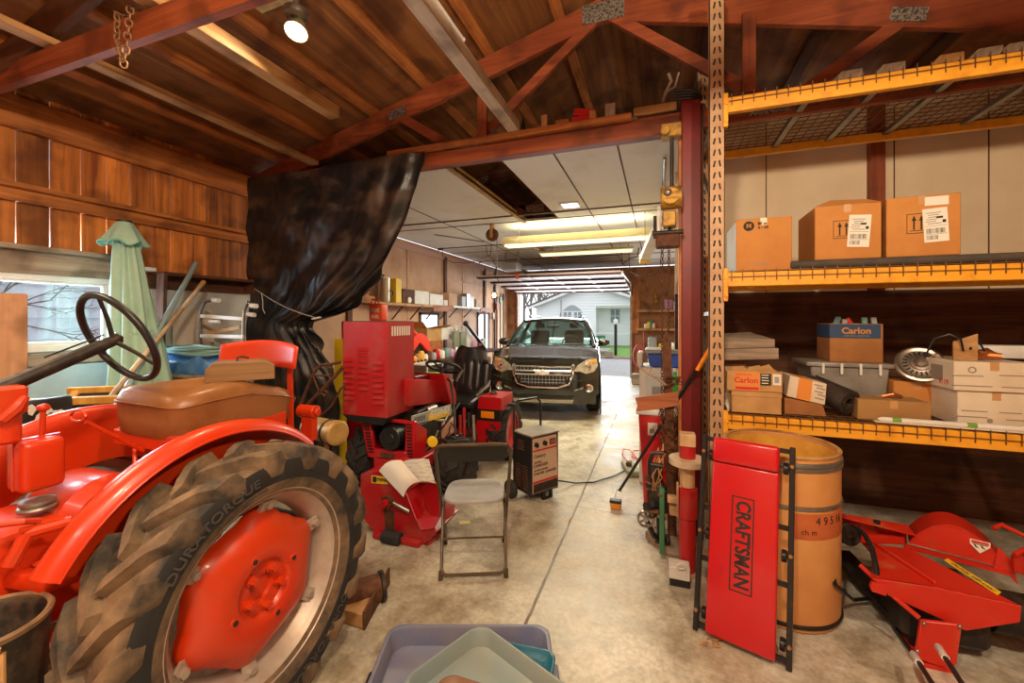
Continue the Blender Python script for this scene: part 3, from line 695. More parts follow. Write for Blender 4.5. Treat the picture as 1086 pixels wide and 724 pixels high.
# leaning dark board, white frame, blue pipe, wooden pole
a = PX(172, 290, LW+.24); b = PX(160, 335, LW+.34)
o = MB().bar(V((b.x+.02, b.y+.02, .02)), a, .03, .10, (1, 0, 0)).build('dark_board', M['darkZ'], bev=.003); tag(o, 'dark brown board leaning between the umbrella and the cream panel', 'board')
a = PX(162, 285, LW+.14)
o = MB().box((a.x-.09, a.y-.12, a.z-.02), (a.x+.0, a.y+.03, a.z+.012)).build('shelf_offcut', M['white'], bev=.003); tag(o, 'short white board end on the wall beside the dark leaning board', 'board')
t_ = PX(208, 279, LW+.25); b_ = PX(160, 365, LW+.62); d_ = (b_-t_)
o = MB().tube([t_, t_+d_*(t_.z-.03)/(t_.z-b_.z)], .021, 12).build('leaning_pipe', mat('blue_grey_pipe', (.30, .42, .45), .4, .3)); tag(o, 'blue-grey pipe leaning on the left wall, longer of two poles', 'pipe')
t_ = PX(216, 299, LW+.32); b_ = PX(165, 362, LW+.66); d_ = (b_-t_)
pl = thing('wooden_pole', 'pale wooden pole with metal tip leaning beside the blue-grey pipe', 'pole', tuple(t_+d_*(t_.z-.03)/(t_.z-b_.z)))
MB().tube([t_+d_*.08, t_+d_*(t_.z-.03)/(t_.z-b_.z)], .017, 12).build('shaft', wood('pole_wood', (.62, .48, .32), (.46, .33, .2), 'Z'), pl)
MB().tube([t_, t_+d_*.09], .021, 12).build('ferrule', M['lumZ'], pl)
# step stool frame / walker
XW = -3.75
wk = thing('folding_walker', 'white tubular folding walker with rubber handles under the dark shelf', 'walker', (XW, 2.74, 0))
for u1, u2, k in ((212, 228, 0), (258, 268, .04)):
    q = [PY(u1-1, 430, 2.72+k), PY(u1, 350, 2.72+k), PY(u1+1, 330-8*(k > 0)*0, 2.72+k), PY(u1+5, 320, 2.72+k), PY(u2, 318+(6 if k else 0), 2.72+k)]
    q[0].z = .02
    MB().tube(q, .013, 10).build('leg', M['galv'], wk)
    MB().tube([PY(u2-2, 318+(6 if k else 0), 2.72+k), PY(u2+4, 318.5+(6 if k else 0), 2.72+k)], .022, 12).build('handle_grip', M['white'], wk)
for v0, v1, nm, mm in ((335, 338, 'crossbar', 'white'), (356, 357, 'crossbar', 'white')):
    MB().bar(PY(213, v0, 2.71), PY(258, v1, 2.75), .02, .034, (0, 0, 1)).build(nm, M[mm], wk, bev=.003)
MB().bar(PY(222, 353, 2.74), PY(255, 347, 2.78), .018, .03, (0, 0, 1)).build('brace', M['lumX'], wk)
MB().tube([PY(263, 333, 2.78), PY(270, 334, 2.78)], .02, 10).build('handle_grip', M['white'], wk)
MB().tube([PY(222, 341, 2.70), PY(232, 341, 2.70)], .016, 10).build('latch', M['white'], wk)
# trestle + blue tarp + teal hose coil
hb_ = PY(200, 392, 2.48)
tb = thing('trestle_table', 'low rough wooden bench under the folded blue tarp', 'table', (hb_.x, 2.48, 0))
ztop = PY(200, 396, 2.40).z
MB().box((LW+.50, 2.34, ztop-.03), (hb_.x+.45, 2.62, ztop)).build('top', M['greyX'], tb, bev=.003)
for dx in (LW+.54, hb_.x+.40):
    for dy in (2.38, 2.58): MB().box((dx-.025, dy-.025, 0), (dx+.025, dy+.025, ztop-.03)).build('leg', M['greyZ'], tb)
def tarp(i, j):
    a = 2*pi*i; k = 4; sx = abs(cos(a))**(2/k)*math.copysign(1, cos(a)); sy = abs(sin(a))**(2/k)*math.copysign(1, sin(a))
    r = [.98, 1.0, 1.0, .97, .8, .4, .01][j]; z = [0, .03, .085, .12, .135, .14, .142][j]
    return V((hb_.x+.05+sx*r*.36, 2.48+sy*r*.14, ztop+.002+z*(1+.15*sin(5*a)*(j > 1))+.006*sin(9*a+j)))
o = MB().grid(lambda i, j: tarp(i, round(j*6)), 48, 6, cu=True).build('folded_tarp', mat('blue_tarp', (.03, .13, .36), .35, col2=(.12, .26, .48), scale=7, lo=.5, hi=.75, bump=.3, bscale=16), ang=60)
tag(o, 'folded blue tarp on the low bench behind the tractor seat', 'tarp')
m = MB()
for k in range(5):
    m.tube([V((hb_.x+.06+(.33-.012*k)*cos(q)*(1+.03*sin(3*q+k)), 2.48+(.12-.008*k)*sin(q), ztop+.172+.011*(k % 3)+.014*(k//2)+.012*sin(2*q+k))) for q in [2*pi*i/40 for i in range(40)]], .012, 8, closed=True)
tag(m.build('hose_coil', M['teal']), 'teal garden hose coiled on top of the blue tarp', 'hose')
# folding deck chairs with a dark bag
def deck_chair(c, rz, lb):
    t = thing('folding_chair', lb, 'chair', c, rz, None)
    for sx in (-.22, .22):
        MB().bar((sx, -.30, .0), (sx, .26, .78), .028, .035, (1, 0, 0)).build('leg', M['ylw'], t, local=True, bev=.003)
        MB().bar((sx*.88, .28, .0), (sx*.88, -.26, .80), .028, .035, (1, 0, 0)).build('leg', M['ylw'], t, local=True, bev=.003)
    for y, z in ((-.26, .80), (.26, .78), (.0, .41)): MB().bar((-.26, y, z), (.26, y, z), .03, .03).build('crossbar', M['ylw'], t, local=True, bev=.003)
    MB().grid(lambda i, j: V((-.2+.4*i, -.26+.52*j, .795-.02*j-.16*sin(pi*j))), 6, 10).thick(.004).build('sling', M['black'], t, local=True)
    return t
M['ylw'] = wood('yellow_varnished_wood', (.72, .40, .07), (.52, .24, .035), 'Z', .45)
a = PZ(60, 425, .55)
p = PX(58, 402, -3.35)
dc1 = deck_chair((p.x-.1, p.y+.22, 0), radians(35), 'yellow wooden folding chair right of its twin below the window')
p2 = PX(12, 408, -3.3)
dc2 = deck_chair((p2.x-.1, p2.y-.50, 0), radians(15), 'yellow wooden folding chair at the left edge below the window')
dc1.scale = dc2.scale = (1.25, 1.25, 1.47)
bp_ = PX(50, 422, -3.02)
bg = thing('cow_print_bag', 'black bag with pale animal print hung on the yellow folding chair', 'bag', (bp_.x, bp_.y, bp_.z-.22))
MB().cbox((bp_.x, bp_.y, bp_.z-.13), (.05, .20, .26), (0, 0, 0), .95).build('bag', M['black'], bg, bev=.015, seg=2)
m = MB(); rnd = random.Random(2)
for k in range(6):
    c = V((bp_.x+.0265, bp_.y-.07+.028*k, bp_.z-.07+rnd.uniform(-.05, .03))); pts = []
    for q in range(9): pts.append(c+V((0, cos(2*pi*q/9)*.020*rnd.uniform(.5, 1.3), sin(2*pi*q/9)*.026*rnd.uniform(.4, 1.3))))
    m.prism(pts, (.002, 0, 0))
m.build('print', M['paper'], bg)
# black water tub with rope handle at lower left
tp = PY(-8, 660, .56)
tu = thing('rubber_tub', 'black rubber tub with a rope through its rim in the lower left corner', 'tub', (tp.x-.02, .55, 0))
bx, by, bz = -1.87, .62, .755
R0 = .135
MB().lathe([(0, .02), (R0*.75, .02), (R0*.80, .05), (R0*.97, bz-.03), (R0*.99, bz-.012), (R0*1.06, bz), (R0*1.10, bz-.012), (R0*1.05, bz-.035), (R0*.86, .03), (R0*.8, 0), (0, 0)], (bx, by, 0), (0, 0, 1), 44).build('body', mat('scuffed_black_rubber', (.025, .018, .013), .6, col2=(.20, .11, .05), scale=8, lo=.5, hi=.8), tu)
MB().lathe([(R0*1.02, -.012), (R0*1.10, -.014), (R0*1.12, 0), (R0*1.07, .008), (R0*1.0, .002)], (bx, by, bz), (0, 0, 1), 44, loop=True).build('rim', mat('scuffed_tan_rim', (.30, .17, .08), .6, col2=(.12, .07, .035), scale=9), tu)
q0 = V((bx+R0*1.02, by-.03, bz))
MB().tube([q0+V((.025*cos(a), .01*a/6, .03*sin(a)-.01)) for a in [i*.45 for i in range(15)]], .007, 8).tube([q0+V((.02, .02, -.03)), q0+V((.05, .01, -.16)), q0+V((.05, -.04, -.3)), q0+V((.07, -.06, -.42))], .008, 8).build('rope', M['lumZ'], tu, label='tan rope')
# ---------------------------------------------------------------- big black plastic sheet at the left of the opening
TY = 3.36
RE = [(160, 451), (172, 449), (187, 446), (205, 440), (225, 432), (245, 425), (265, 418), (285, 411), (300, 404), (315, 397), (330, 384), (338, 366), (345, 340), (352, 338), (360, 344), (372, 350), (385, 352), (400, 356), (420, 360), (440, 360), (470, 360), (500, 362)]
def rex(v):
    for (v0, u0), (v1, u1) in zip(RE, RE[1:]):
        if v <= v1: return u0+(u1-u0)*(v-v0)/(v1-v0)
    return RE[-1][1]
NS, NT = 110, 90
def sheet(i, j):
    v = 168+j*332; u = rex(v); pr = PY(u, v-8*(1-j), TY); z = pr.z-.0
    if j < .03: z += .0
    xl = -4.30; x = xl+(pr.x-xl)*i
    g = math.exp(-((z-1.60)/.42)**2)                          # gathers at the rope
    a = (.02+.04*g)*i*i+.008
    fold = sin(34*(i**1.5)*(1+.35*g)+2.2*j+1.5*noise.noise(V((i*3, j*3, 1))))
    y = TY+a*fold*(.3+.7*i)+.06*noise.noise(V((i*4, j*5, 4)))+.045*noise.noise(V((i*9+j*5, j*8, 2)))+.012*noise.noise(V((i*30, j*22, 5)))
    y -= .10*g*i*i
    # slack edge: hangs slightly and rolls
    if i > .94: y += .5*(i-.94)*sin(9*j)
    return V((x, min(y, 3.435), z))
sh = MB().grid(lambda i, j: sheet(i, j), NS, NT)
M['sheet'] = mat('black_polythene', (.010, .010, .011), .34, col2=(.095, .05, .026), scale=2.6, lo=.48, hi=.76, bump=.6, bscale=9, sc3=(1, 1, 1.8), rvar=.25)
sh.thick(.002); tag(sh.build('black_plastic_sheet', M['sheet'], ang=80), 'big black plastic sheet hung from the opening beam and pulled aside', 'tarp')
a = PX(270, 306, LW+.2); b = sheet(1, (341-168)/332)+V((-.03, -.06, 0))
mid = [a.lerp(b, k/8)-V((0, .0, .04*sin(pi*k/8))) for k in range(9)]
m = MB().tube(mid, .0035, 6).tube([mid[1], mid[1]+V((.03, -.01, -.08)), mid[1]+V((.02, 0, -.17)), mid[1]+V((.05, 0, -.22))], .004, 6)
m.tube([b+V((.03*cos(q), .05*sin(q), .01*sin(q))) for q in [2*pi*k/12 for k in range(12)]], .005, 6, closed=True)
tag(m.build('tie_rope', M['white']), 'thin pale rope from the dark shelf tying back the black sheet', 'rope')

# ---------------------------------------------------------------- red garden tractor with raised hood
g0 = PZ(420, 540)
G = thing('garden_tractor', 'red articulated garden tractor with its hood raised and black bucket seat', 'tractor', (-2.15, 3.6, 0))
def wheel(c, R, hw, nl, par, rimmat):
    t = tyre(MB(), c, R, hw, nl, R*.07, 18).build('tire', M['rubber'], par, ang=38)
    MB().lathe([(R*.66, -hw*.75), (R*.7, -hw*.85), (R*.66, -hw*.6), (R*.5, -hw*.3), (R*.2, -hw*.35), (0, -hw*.35)], c, (1, 0, 0), 28).lathe([(R*.66, hw*.75), (R*.7, hw*.85), (R*.66, hw*.6), (R*.5, hw*.3), (R*.2, hw*.35), (0, hw*.35)], c, (1, 0, 0), 28).build('wheel', rimmat, par)
for c in ((-2.62, 3.42, .33), (-1.80, 3.55, .26), (-2.62, 4.62, .33), (-1.72, 4.62, .33)): wheel(c, c[2], .115, 16, G, M['darkiron'] if c[1] < 4 and c[0] > -2 else M['cred'])
MB().cyl((-2.6, 3.42, .33), (-1.8, 3.42, .33), .06).cyl((-2.6, 4.62, .33), (-1.75, 4.62, .33), .06).build('axle', M['darkiron'], G)
MB().box((-2.42, 3.1, .30), (-1.96, 4.9, .42)).build('chassis', M['mred'], G, bev=.01)
# raised hood: open box with sloped lower lip
hx = (-2.67, -2.19); hz = (.80, 1.625)
m = MB()
P0 = [(hx[0], 3.0), (hx[0]+.02, 2.985), (hx[1]-.02, 2.985), (hx[1], 3.0), (hx[1], 3.40), (hx[1]-.012, 3.40), (hx[1]-.012, 3.01), (hx[0]+.012, 3.01), (hx[0]+.012, 3.40), (hx[0], 3.40)]
m.prism([(x, y, hz[0]) for x, y in P0], (0, 0, hz[1]-hz[0]))
hd = m.build('hood', M['mred'], G)
MB().box((hx[0]+.002, 3.0, hz[1]-.012), (hx[1]-.002, 3.40, hz[1]+.004)).build('hood_end', M['blackmetal'], hd, bev=.004)
MB().hexa([(hx[0]+.08, 3.0, .74), (hx[1]-.05, 3.0, .73), (hx[1]-.01, 3.34, .76), (hx[0]+.08, 3.34, .76), (hx[0], 2.99, .80), (hx[1], 2.99, .80), (hx[1], 3.40, .80), (hx[0], 3.40, .80)]).build('hood_lip', M['blackmetal'], hd)
m = MB(); 
for cxx, zt, n in ((.08, 1.29, 8), (.235, 1.385, 8), (.395, 1.27, 8)):
    for k in range(n):
        z = zt-.049*k; x = hx[0]+cxx
        m.hexa([(x-.058, 2.988, z-.014), (x+.058, 2.988, z-.014), (x+.058, 2.988, z+.016), (x-.058, 2.988, z+.016), (x-.05, 2.966, z-.012), (x+.05, 2.966, z-.012), (x+.05, 2.984, z+.013), (x-.05, 2.984, z+.013)])
m.build('hood_louver', M['mred'], hd)
m = MB()
for k in range(8): m.box((hx[1]-.002, 3.05+.037*k, 1.50), (hx[1]+.003, 3.072+.037*k, 1.585))
m.build('hood_vent', M['paper'], hd)
# nose frame and engine
x0, x1 = PY(386, 465, 3.12).x, PY(441, 465, 3.12).x; zt, zb = .76, .40
m = MB()
for p in (((x0-.03, zt), (x0+.08, zt), (x0+.13, zb+.08), (x0+.06, zb)), ((x1-.09, zt), (x1, zt), (x1-.02, zb), (x1-.1, zb+.08))):
    m.prism([(x, 3.10, z) for x, z in p], (0, .035, 0))
m.prism([(x0+.06, 3.10, zb), (x1-.02, 3.10, zb), (x1-.10, 3.10, zb+.085), (x0+.125, 3.10, zb+.085)], (0, .035, 0)).box((x0-.03, 3.11, zt-.03), (x1, 3.135, zt))
m.prism([(x1, 3.10, zt), (x1-.02, 3.10, zb), (x1-.0, 3.26, zb), (x1+.02, 3.26, zt-.11)], (.012, 0, 0))
gr = m.build('nose_frame', M['cred'], G, bev=.004)
for sx, xa in ((0, x0+.012), (1, x1-.078)):
    m = MB()
    for k in range(11): m.box((xa+(.006*k if not sx else .001*k), 3.092, zt-.035-.028*k), (xa+.05+(.006*k if not sx else .001*k), 3.10, zt-.023-.028*k))
    m.build('nose_slots', M['blackmetal'], gr)
MB().box(((x0+x1)/2-.08, 3.094, zb+.015), ((x0+x1)/2+.07, 3.10, zb+.06)).build('name_badge', M['rust'], gr)
en = MB().box((-2.42, 3.22, .42), (-2.02, 3.95, .70)).box((-2.36, 3.3, .70), (-2.08, 3.6, .80)).build('engine', M['darkiron'], G, bev=.01)
ex = (x0+x1)/2+.045
MB().cyl((ex, 3.06, .60), (ex, 3.22, .60), .105, n=28).cyl((ex, 3.05, .60), (ex, 3.06, .60), .05, n=20).build('air_filter', M['black'], en, bev=.006)
MB().cyl((x1+.06, 3.28, .55), (x1+.10, 3.24, .55), .045, n=20).build('oil_cap', M['yellow'], en, bev=.004)
rnd = random.Random(11)
for k in range(9):
    p = V((-2.0+rnd.uniform(-.05, .03), 3.15+rnd.uniform(0, .6), rnd.uniform(.42, .7))); q = p+V((rnd.uniform(-.02, .06), rnd.uniform(.1, .45), rnd.uniform(-.2, .2)))
    MB().tube([p, p.lerp(q, .5)+V((.03, 0, rnd.uniform(-.06, .04))), q], rnd.uniform(.006, .014), 8).build('engine_hose', M['black'] if k % 3 else M['steel'], en)
MB().box((-2.08, 3.62, .46), (-1.99, 3.9, .63)).build('muffler', mat('pinkish_primer', (.55, .28, .2), .6), en, bev=.02)
MB().cyl((-2.1, 3.45, .76), (-2.1, 3.62, .76), .05, n=16).build('starter', M['steel'], en)
# side rail with maker's name
a = PX(438, 441, -2.02); b = PX(438, 450.7, -2.02); c = PX(479, 428.6, -2.02); d = PX(478.5, 440, -2.02)
sr = MB().prism([a, b, d, c], (-.02, 0, 0)).build('side_rail', M['greyplastic'], G, bev=.002)
a2 = a.lerp(c, .36); b2 = b.lerp(d, .36)
MB().prism([p+V((.0015, 0, 0)) for p in (a2.lerp(b2, .25), b2, d, c.lerp(d, .55))], (.001, 0, 0)).build('yellow_stripe', M['yellow'], sr)
cc = (a2+c)/2*.5+(b2+d)/2*.5
text('STEINER', .085, basis(cc+V((.004, 0, .008)), c-a, (0, 0, 1)), M['paper'], sr, ext=.0006, bold=.002, xs=1.25)
for k in range(5):
    p = a.lerp(c, .06+.05*k)*.5+b.lerp(d, .06+.05*k)*.5; MB().box((p.x, p.y-.006, p.z-.022), (p.x+.003, p.y+.006, p.z+.022)).build('rail_vent', M['black'], sr)
m = MB().prism([PX(436, 402, -2.12), PX(436, 431, -2.12), PX(469, 426, -2.12), PX(468.5, 410, -2.12), PX(463, 402.5, -2.12)], (-.4, 0, 0))
m.build('tank_cowl', M['mred'], G, bev=.012, seg=2)
MB().prism([PX(440, 399, -2.2), PX(440, 404, -2.2), PX(462, 404, -2.2), PX(462, 396, -2.2)], (-.25, 0, 0)).build('dash', mat('wine_red_plastic', (.14, .008, .02), .4), G, bev=.006)
m = MB().prism([PX(470, 396, -2.03), PX(477, 397, -2.03), PX(484, 416, -2.03), PX(484, 429, -2.03), PX(478, 428, -2.03)], (-.34, 0, 0))
m.build('dash_cowl', M['mred'], G, bev=.006)
sc = PY(470.5, 389, 3.98); n_ = V((0, .42, .9)).normalized(); e1 = V((1, 0, 0)); e2 = n_.cross(e1)
rw = [sc+(e1*cos(q)+e2*sin(q))*.185 for q in [2*pi*k/36 for k in range(36)]]
sw = MB().tube(rw, .015, 10, closed=True).build('steering_wheel', M['black'], G)
for q in (.3, 2.4, 4.5): MB().tube([sc-n_*.03, sc+(e1*cos(q)+e2*sin(q))*.183], .011, 8).build('spoke', M['black'], sw)
MB().cyl(sc-n_*.30, sc, .02, n=12).build('steering_column', M['blackmetal'], G)
MB().tube([PY(472, 398, 3.8), PY(478, 405, 3.75), PY(481, 425, 3.7), PY(482, 440, 3.65), PY(483, 470, 3.6)], .012, 8).build('cable', M['black'], G)
MB().tube([PY(484, 404, 4.0), PY(488, 396, 4.05), PY(491, 392, 4.08)], .013, 8).tube([PY(478, 413, 3.9), PY(480, 402, 3.95)], .012, 8).build('hand_lever', M['galv'], G)
# bucket seat
sx = PY(498, 395, 4.62).x
def bseat(i, j):
    u = i*2-1; wd = .225*(1-.22*max(0, j-.62)/.38*(j > .62)) if j > 0 else .2
    z = .74+.55*j; y = 4.58+.12*j+.09*u*u*(.4+.6*(j < .7))-.012*cos(u*14)*(.1 < j < .68)
    if j > .93: wd *= 1-.25*((j-.93)/.07)**2
    return V((sx+u*wd, y-.05*0, z))
m = MB().grid(bseat, 40, 24); m.thick(.05)
st_ = m.build('seat_back', mat('black_vinyl', (.012, .016, .018), .28), G, ang=70)
MB().grid(lambda i, j: bseat(i, .68+.30*j)+V((0, -.03, 0)), 20, 6).thick(.02).build('headrest_pad', mat('black_vinyl_pad', (.018, .018, .017), .36), st_, ang=70)
MB().cbox((sx, 4.42, .70), (.44, .42, .10), (radians(8), 0, 0)).build('seat_base', M['black'], G, bev=.04, seg=3)
MB().tube([PY(519, 378, 4.75), PY(520, 398, 4.75), PY(518, 408, 4.6), PY(505, 420, 4.4)], .018, 8).build('seat_rail', M['galv'], G)
MB().box((sx-.18, 4.3, .42), (sx+.18, 4.7, .65)).build('seat_pedestal', M['blackmetal'], G, bev=.02)
# rear fender pod with amber marker
fy = 4.32
fx0, fx1 = PY(506, 445, fy).x, PY(530.5, 445, fy).x
zt = PY(518, 421, fy).z; zm0 = PY(518, 434, fy).z; zm1 = PY(518, 446, fy).z; zl = PY(515, 471, fy).z
m = MB().prism([(fx0+.02, fy, zt), (fx0, fy, zm0), (fx0-.03, fy, zl), (fx1-.05, fy, zl), (fx1, fy, zl+.18), (fx1, fy, zt)], (0, .42, 0))
fd = m.build('fender', M['cred'], G, bev=.006)
MB().box((fx0-.002, fy-.004, zm1), (fx1+.002, fy+.3, zm0)).build('black_band', M['blackmetal'], fd)
MB().box((fx0+.05, fy-.012, zm1+.03), (fx1-.07, fy-.004, zm0-.02)).build('amber_marker', M['lens'], fd, bev=.012, seg=2, label='amber reflector')
MB().prism([(fx1+.003, fy+.02, zt-.02), (fx1+.003, fy+.40, zt-.02), (fx1+.003, fy+.40, zm1), (fx1+.003, fy+.02, zm0)], (.002, 0, 0)).build('side_decal', M['mred'], fd)
MB().cyl((fx0+.12, fy+.2, zt), (fx0+.12, fy+.2, zt+.02), .05, .04, 16).tube([(fx0+.09, fy+.2, zt+.02), (fx0+.11, fy+.2, zt+.035), (fx0+.15, fy+.2, zt+.03)], .008, 6).build('filler_cap', M['rust'], fd)
for k, (u, v0, v1, mm) in enumerate(((492, 432, 475, 'mred'), (488, 440, 478, 'mred'), (497, 438, 470, 'blackmetal'), (502, 440, 472, 'galv'))):
    MB().tube([PY(u, v0, 4.05), PY(u+1, v1, 4.0)], .018, 8).build('hydraulic_pipe', M[mm], G)
for k in range(3):
    MB().tube([PY(494+3*k, 446, 4.1), PY(498+4*k, 455+3*k, 4.05), PY(493+2*k, 468, 4.0)], .010, 6).build('wiring', M['black'], G)

# red snow-blower attachment with papers
B = thing('red_blower_attachment', 'low red blower attachment with open chute in front of the garden tractor', 'implement', (-1.8, 2.75, 0))
by0 = 2.63
pl_ = [(382, 503), (402, 498), (428, 508), (441, 545), (464.5, 563), (450, 578), (397, 565), (382, 546)]
bd = MB().prism([PY(u, v, by0) for u, v in pl_], (0, .34, 0)).build('body', M['mred'], B, bev=.006)
MB().bar(PY(397, 566, by0-.03), PY(446, 577, by0-.03), .05, .035).build('skid_rail', M['mred'], B, bev=.004)
a = PY(406, 576, by0-.06); b = PY(425, 577, by0-.06); a.z = b.z = .048
MB().cyl(a, b, .046, n=24).build('gauge_roller', M['rubber'], B, bev=.01)
MB().bar(b+V((0, .0, .0)), PY(430, 568, by0), .02, .02).build('roller_bracket', M['mred'], B)
hb_ = PY(411, 532, by0-.02)
MB().cyl(hb_+V((0, .02, 0)), hb_+V((0, -.02, 0)), .05, .045, 14).build('bearing_flange', M['rust'], bd)
MB().cyl(hb_+V((0, -.02, 0)), hb_+V((0, -.055, 0)), .03, .024, 8).build('hub_nut', M['cred'], bd)
for k in range(4): MB().cyl(hb_+V((.042*cos(k*1.57+.5), -.02, .042*sin(k*1.57+.5))), hb_+V((.042*cos(k*1.57+.5), -.032, .042*sin(k*1.57+.5))), .008, n=6).build('flange_bolt', M['rust'], bd)
MB().cyl(PY(417, 533, by0-.05), PY(434, 542, by0-.02), .016, n=12).build('drive_shaft', M['steel'], B)
MB().prism([PY(u, v, by0-.003) for u, v in ((407, 540), (418, 541), (418, 567), (409, 566))], (0, .002, 0)).build('grime_patch', M['rust'], bd)
st2 = MB().prism([PY(u, v, by0-.004) for u, v in ((394, 504), (411, 505.5), (411, 513.5), (394, 512))], (0, .002, 0)).build('name_plate', M['yellow'], bd)
MB().prism([PY(u, v, by0-.006) for u, v in ((395, 505), (399, 505.3), (399, 511.5), (395, 511.2))], (0, .002, 0)).build('plate_mark', M['ink'], st2)
text('STEINER', .035, basis(PY(405.5, 509, by0-.008), PY(411, 509.6, by0)-PY(399, 508.6, by0), (0, 0, 1)), M['ink'], st2, bold=.0006)
# open chute
q = [PY(430, 522, by0-.05), PY(444.5, 511.5, by0+.12), PY(464.5, 512.3, by0+.1), PY(467, 548, by0-.06), PY(441, 551, by0-.08)]
ch = MB()
ch.prism([q[0], q[1], PY(453, 545, by0+.12), q[4]], (.006, .004, 0)).prism([q[1], q[2], q[3], PY(453, 545, by0+.12)], (.0, .01, 0)).prism([q[4], PY(453, 545, by0+.12), q[3], PY(460, 560, by0-.02), PY(446, 562, by0-.02)], (0, .008, -.004))
ch.prism([q[0], q[1], q[1]+V((.0, .01, .012)), q[0]+V((0, .01, .012))], (.012, 0, 0))
ch.build('chute', M['mred'], B)
MB().prism([PY(467, 532, by0+.1), PY(483, 532, by0+.22), PY(481, 546, by0+.1), PY(468, 555, by0-.02)], (0, .008, .004)).build('chute_flap', M['mred'], B)
m = MB()
for k in range(4): m.bar(PY(448+4*k, 574-4*k, by0+.02), PY(464, 560+2*k, by0+.1), .012, .012)
m.build('auger_tine', M['rust'], B)
MB().prism([PY(451, 577, by0), PY(466, 565, by0+.12), PY(466, 568, by0+.12), PY(452, 580, by0)], (.01, 0, 0)).build('scraper_edge', M['mred'], B)
# two sheets of an instruction booklet lying on it
def sheetp(u0, v0, u1, v1, u2, v2, u3, v3, y0, y1, bulge):
    a, b, c, d = PY(u0, v0, y0), PY(u1, v1, y1), PY(u2, v2, y1-.02), PY(u3, v3, y0-.02)
    return lambda i, j: a.lerp(b, i).lerp(d.lerp(c, i), j)+V((0, -.02, .03))*bulge*sin(pi*i)
m = MB().grid(sheetp(402, 499, 426, 488, 445, 511, 428, 527, 2.60, 2.66, 1.2), 12, 8); m.thick(.0025)
pa = m.build('paper_booklet', M['paper'], ang=60)
m = MB()
tag(pa, 'curled grey-white booklet page lying on the red blower attachment, left of two', 'paper')
m = MB().grid(sheetp(428, 489, 455, 487, 462, 513, 444, 511, 2.70, 2.74, .5), 12, 8); m.thick(.0025)
tag(m.build('paper_booklet', mat('printed_paper', (.66, .64, .56), .7, col2=(.42, .42, .38), scale=18, sc3=(1, 1, 6), lo=.5, hi=.6), ang=60), 'printed booklet page lying on the red blower attachment, right of two', 'paper')

# tan canister, tubular handles behind the vintage tractor
a = PY(338, 465, 2.18); b = PY(356, 458, 2.0)
dd = V((.95, -.3, .05)).normalized(); c0 = PY(358, 459, 2.1)
cn = thing('tan_canister', 'tan metal canister lying behind the tractor tire', 'canister', (c0.x-.15, 2.1, 0))
m = MB().cyl(c0-dd*.34, c0, .075, n=28).lathe([(0, .0), (.05, .012), (.07, .008), (.078, 0), (.078, -.02)], c0, dd, 28)
m.build('body', mat('tan_dusty_metal', (.50, .31, .10), .5, .3, col2=(.34, .19, .06), scale=10), cn)
for k in (-.28, -.08): MB().lathe([(.078, -.01), (.082, 0), (.078, .01)], c0+dd*k, dd, 28).build('band', M['darkiron'], cn)
for k in (-.27, -.07):
    p = c0+dd*k; MB().tube([p+V((0, 0, -.07)), V((p.x-.03, p.y+.02, p.z*.5)), V((p.x, p.y+.05, 0))], .014, 8).build('support', M['darkiron'], cn)
hn = thing('walking_plow', 'rusty tubular plough handles between black sheet and tan canister', 'plow', (-2.9, 2.85, 0))
yy = 2.85
for pts, r in (([(318, 432), (327, 408), (336, 390), (341, 387), (352, 386), (361, 384)], .013), ([(322, 433), (345, 410), (364, 389)], .017), ([(330, 398), (352, 398)], .009), ([(332, 399), (338, 414), (345, 420), (347, 416), (342, 412), (338, 414)], .008), ([(341, 440), (352, 430), (362, 411), (366, 410)], .009)):
    MB().tube([PY(u, v, yy) for u, v in pts], r, 8).build('handle', M['rust'], hn)
m = MB().tube([PY(318, 432, yy), PY(330, 470, yy-.1), V((-2.75, 2.7, .02))], .018, 8).tube([PY(322, 433, yy), PY(345, 470, yy), V((-2.6, 2.95, .02))], .018, 8)
m.build('frame', M['rust'], hn)
# yellow panel glimpsed by the hood's left edge
a = PY(356, 359, 3.6); b = PY(368, 420, 3.6)
tag(MB().box((a.x, 3.58, 0), (b.x, 3.6, a.z)).build('yellow_board', M['yellow']), 'narrow yellow board standing left of the raised red hood', 'board')

# rusty roller and wedge behind the big tyre
a = PZ(384, 640, .10); b = PZ(405, 610, .10)
R_ = thing('rusty_drawbar', 'rusty roller and steel wedge lying on the floor beside the big tire', 'drawbar', (a.x, a.y, 0))
c1 = PZ(372, 632, .075); c2 = PZ(403, 622, .075)
MB().cyl(c1-(c2-c1)*.6, c2, .075, n=24).build('roller', M['rust'], R_, bev=.005)
MB().cyl(c2, c2+(c2-c1).normalized()*.02, .085, n=24).build('roller_flange', M['darkiron'], R_)
w_ = [PZ(362, 645, .09), PZ(392, 640, .09), PZ(408, 610, .09), PZ(406, 607, .09)]
p0, p1, p2 = PZ(360, 660, .0), PZ(384, 668, .0), PZ(409, 622, .0)
MB().prism([p0+V((0, 0, .005)), p1+V((0, 0, .005)), p2+V((0, 0, .005)), p2+V((-.05, .01, .005))], (0, 0, .075)).build('wedge', M['lumY'], R_, bev=.004)
MB().bar(p1+V((.01, 0, .05)), p2+V((.01, .02, .06)), .012, .10).build('side_plate', M['rust'], R_)

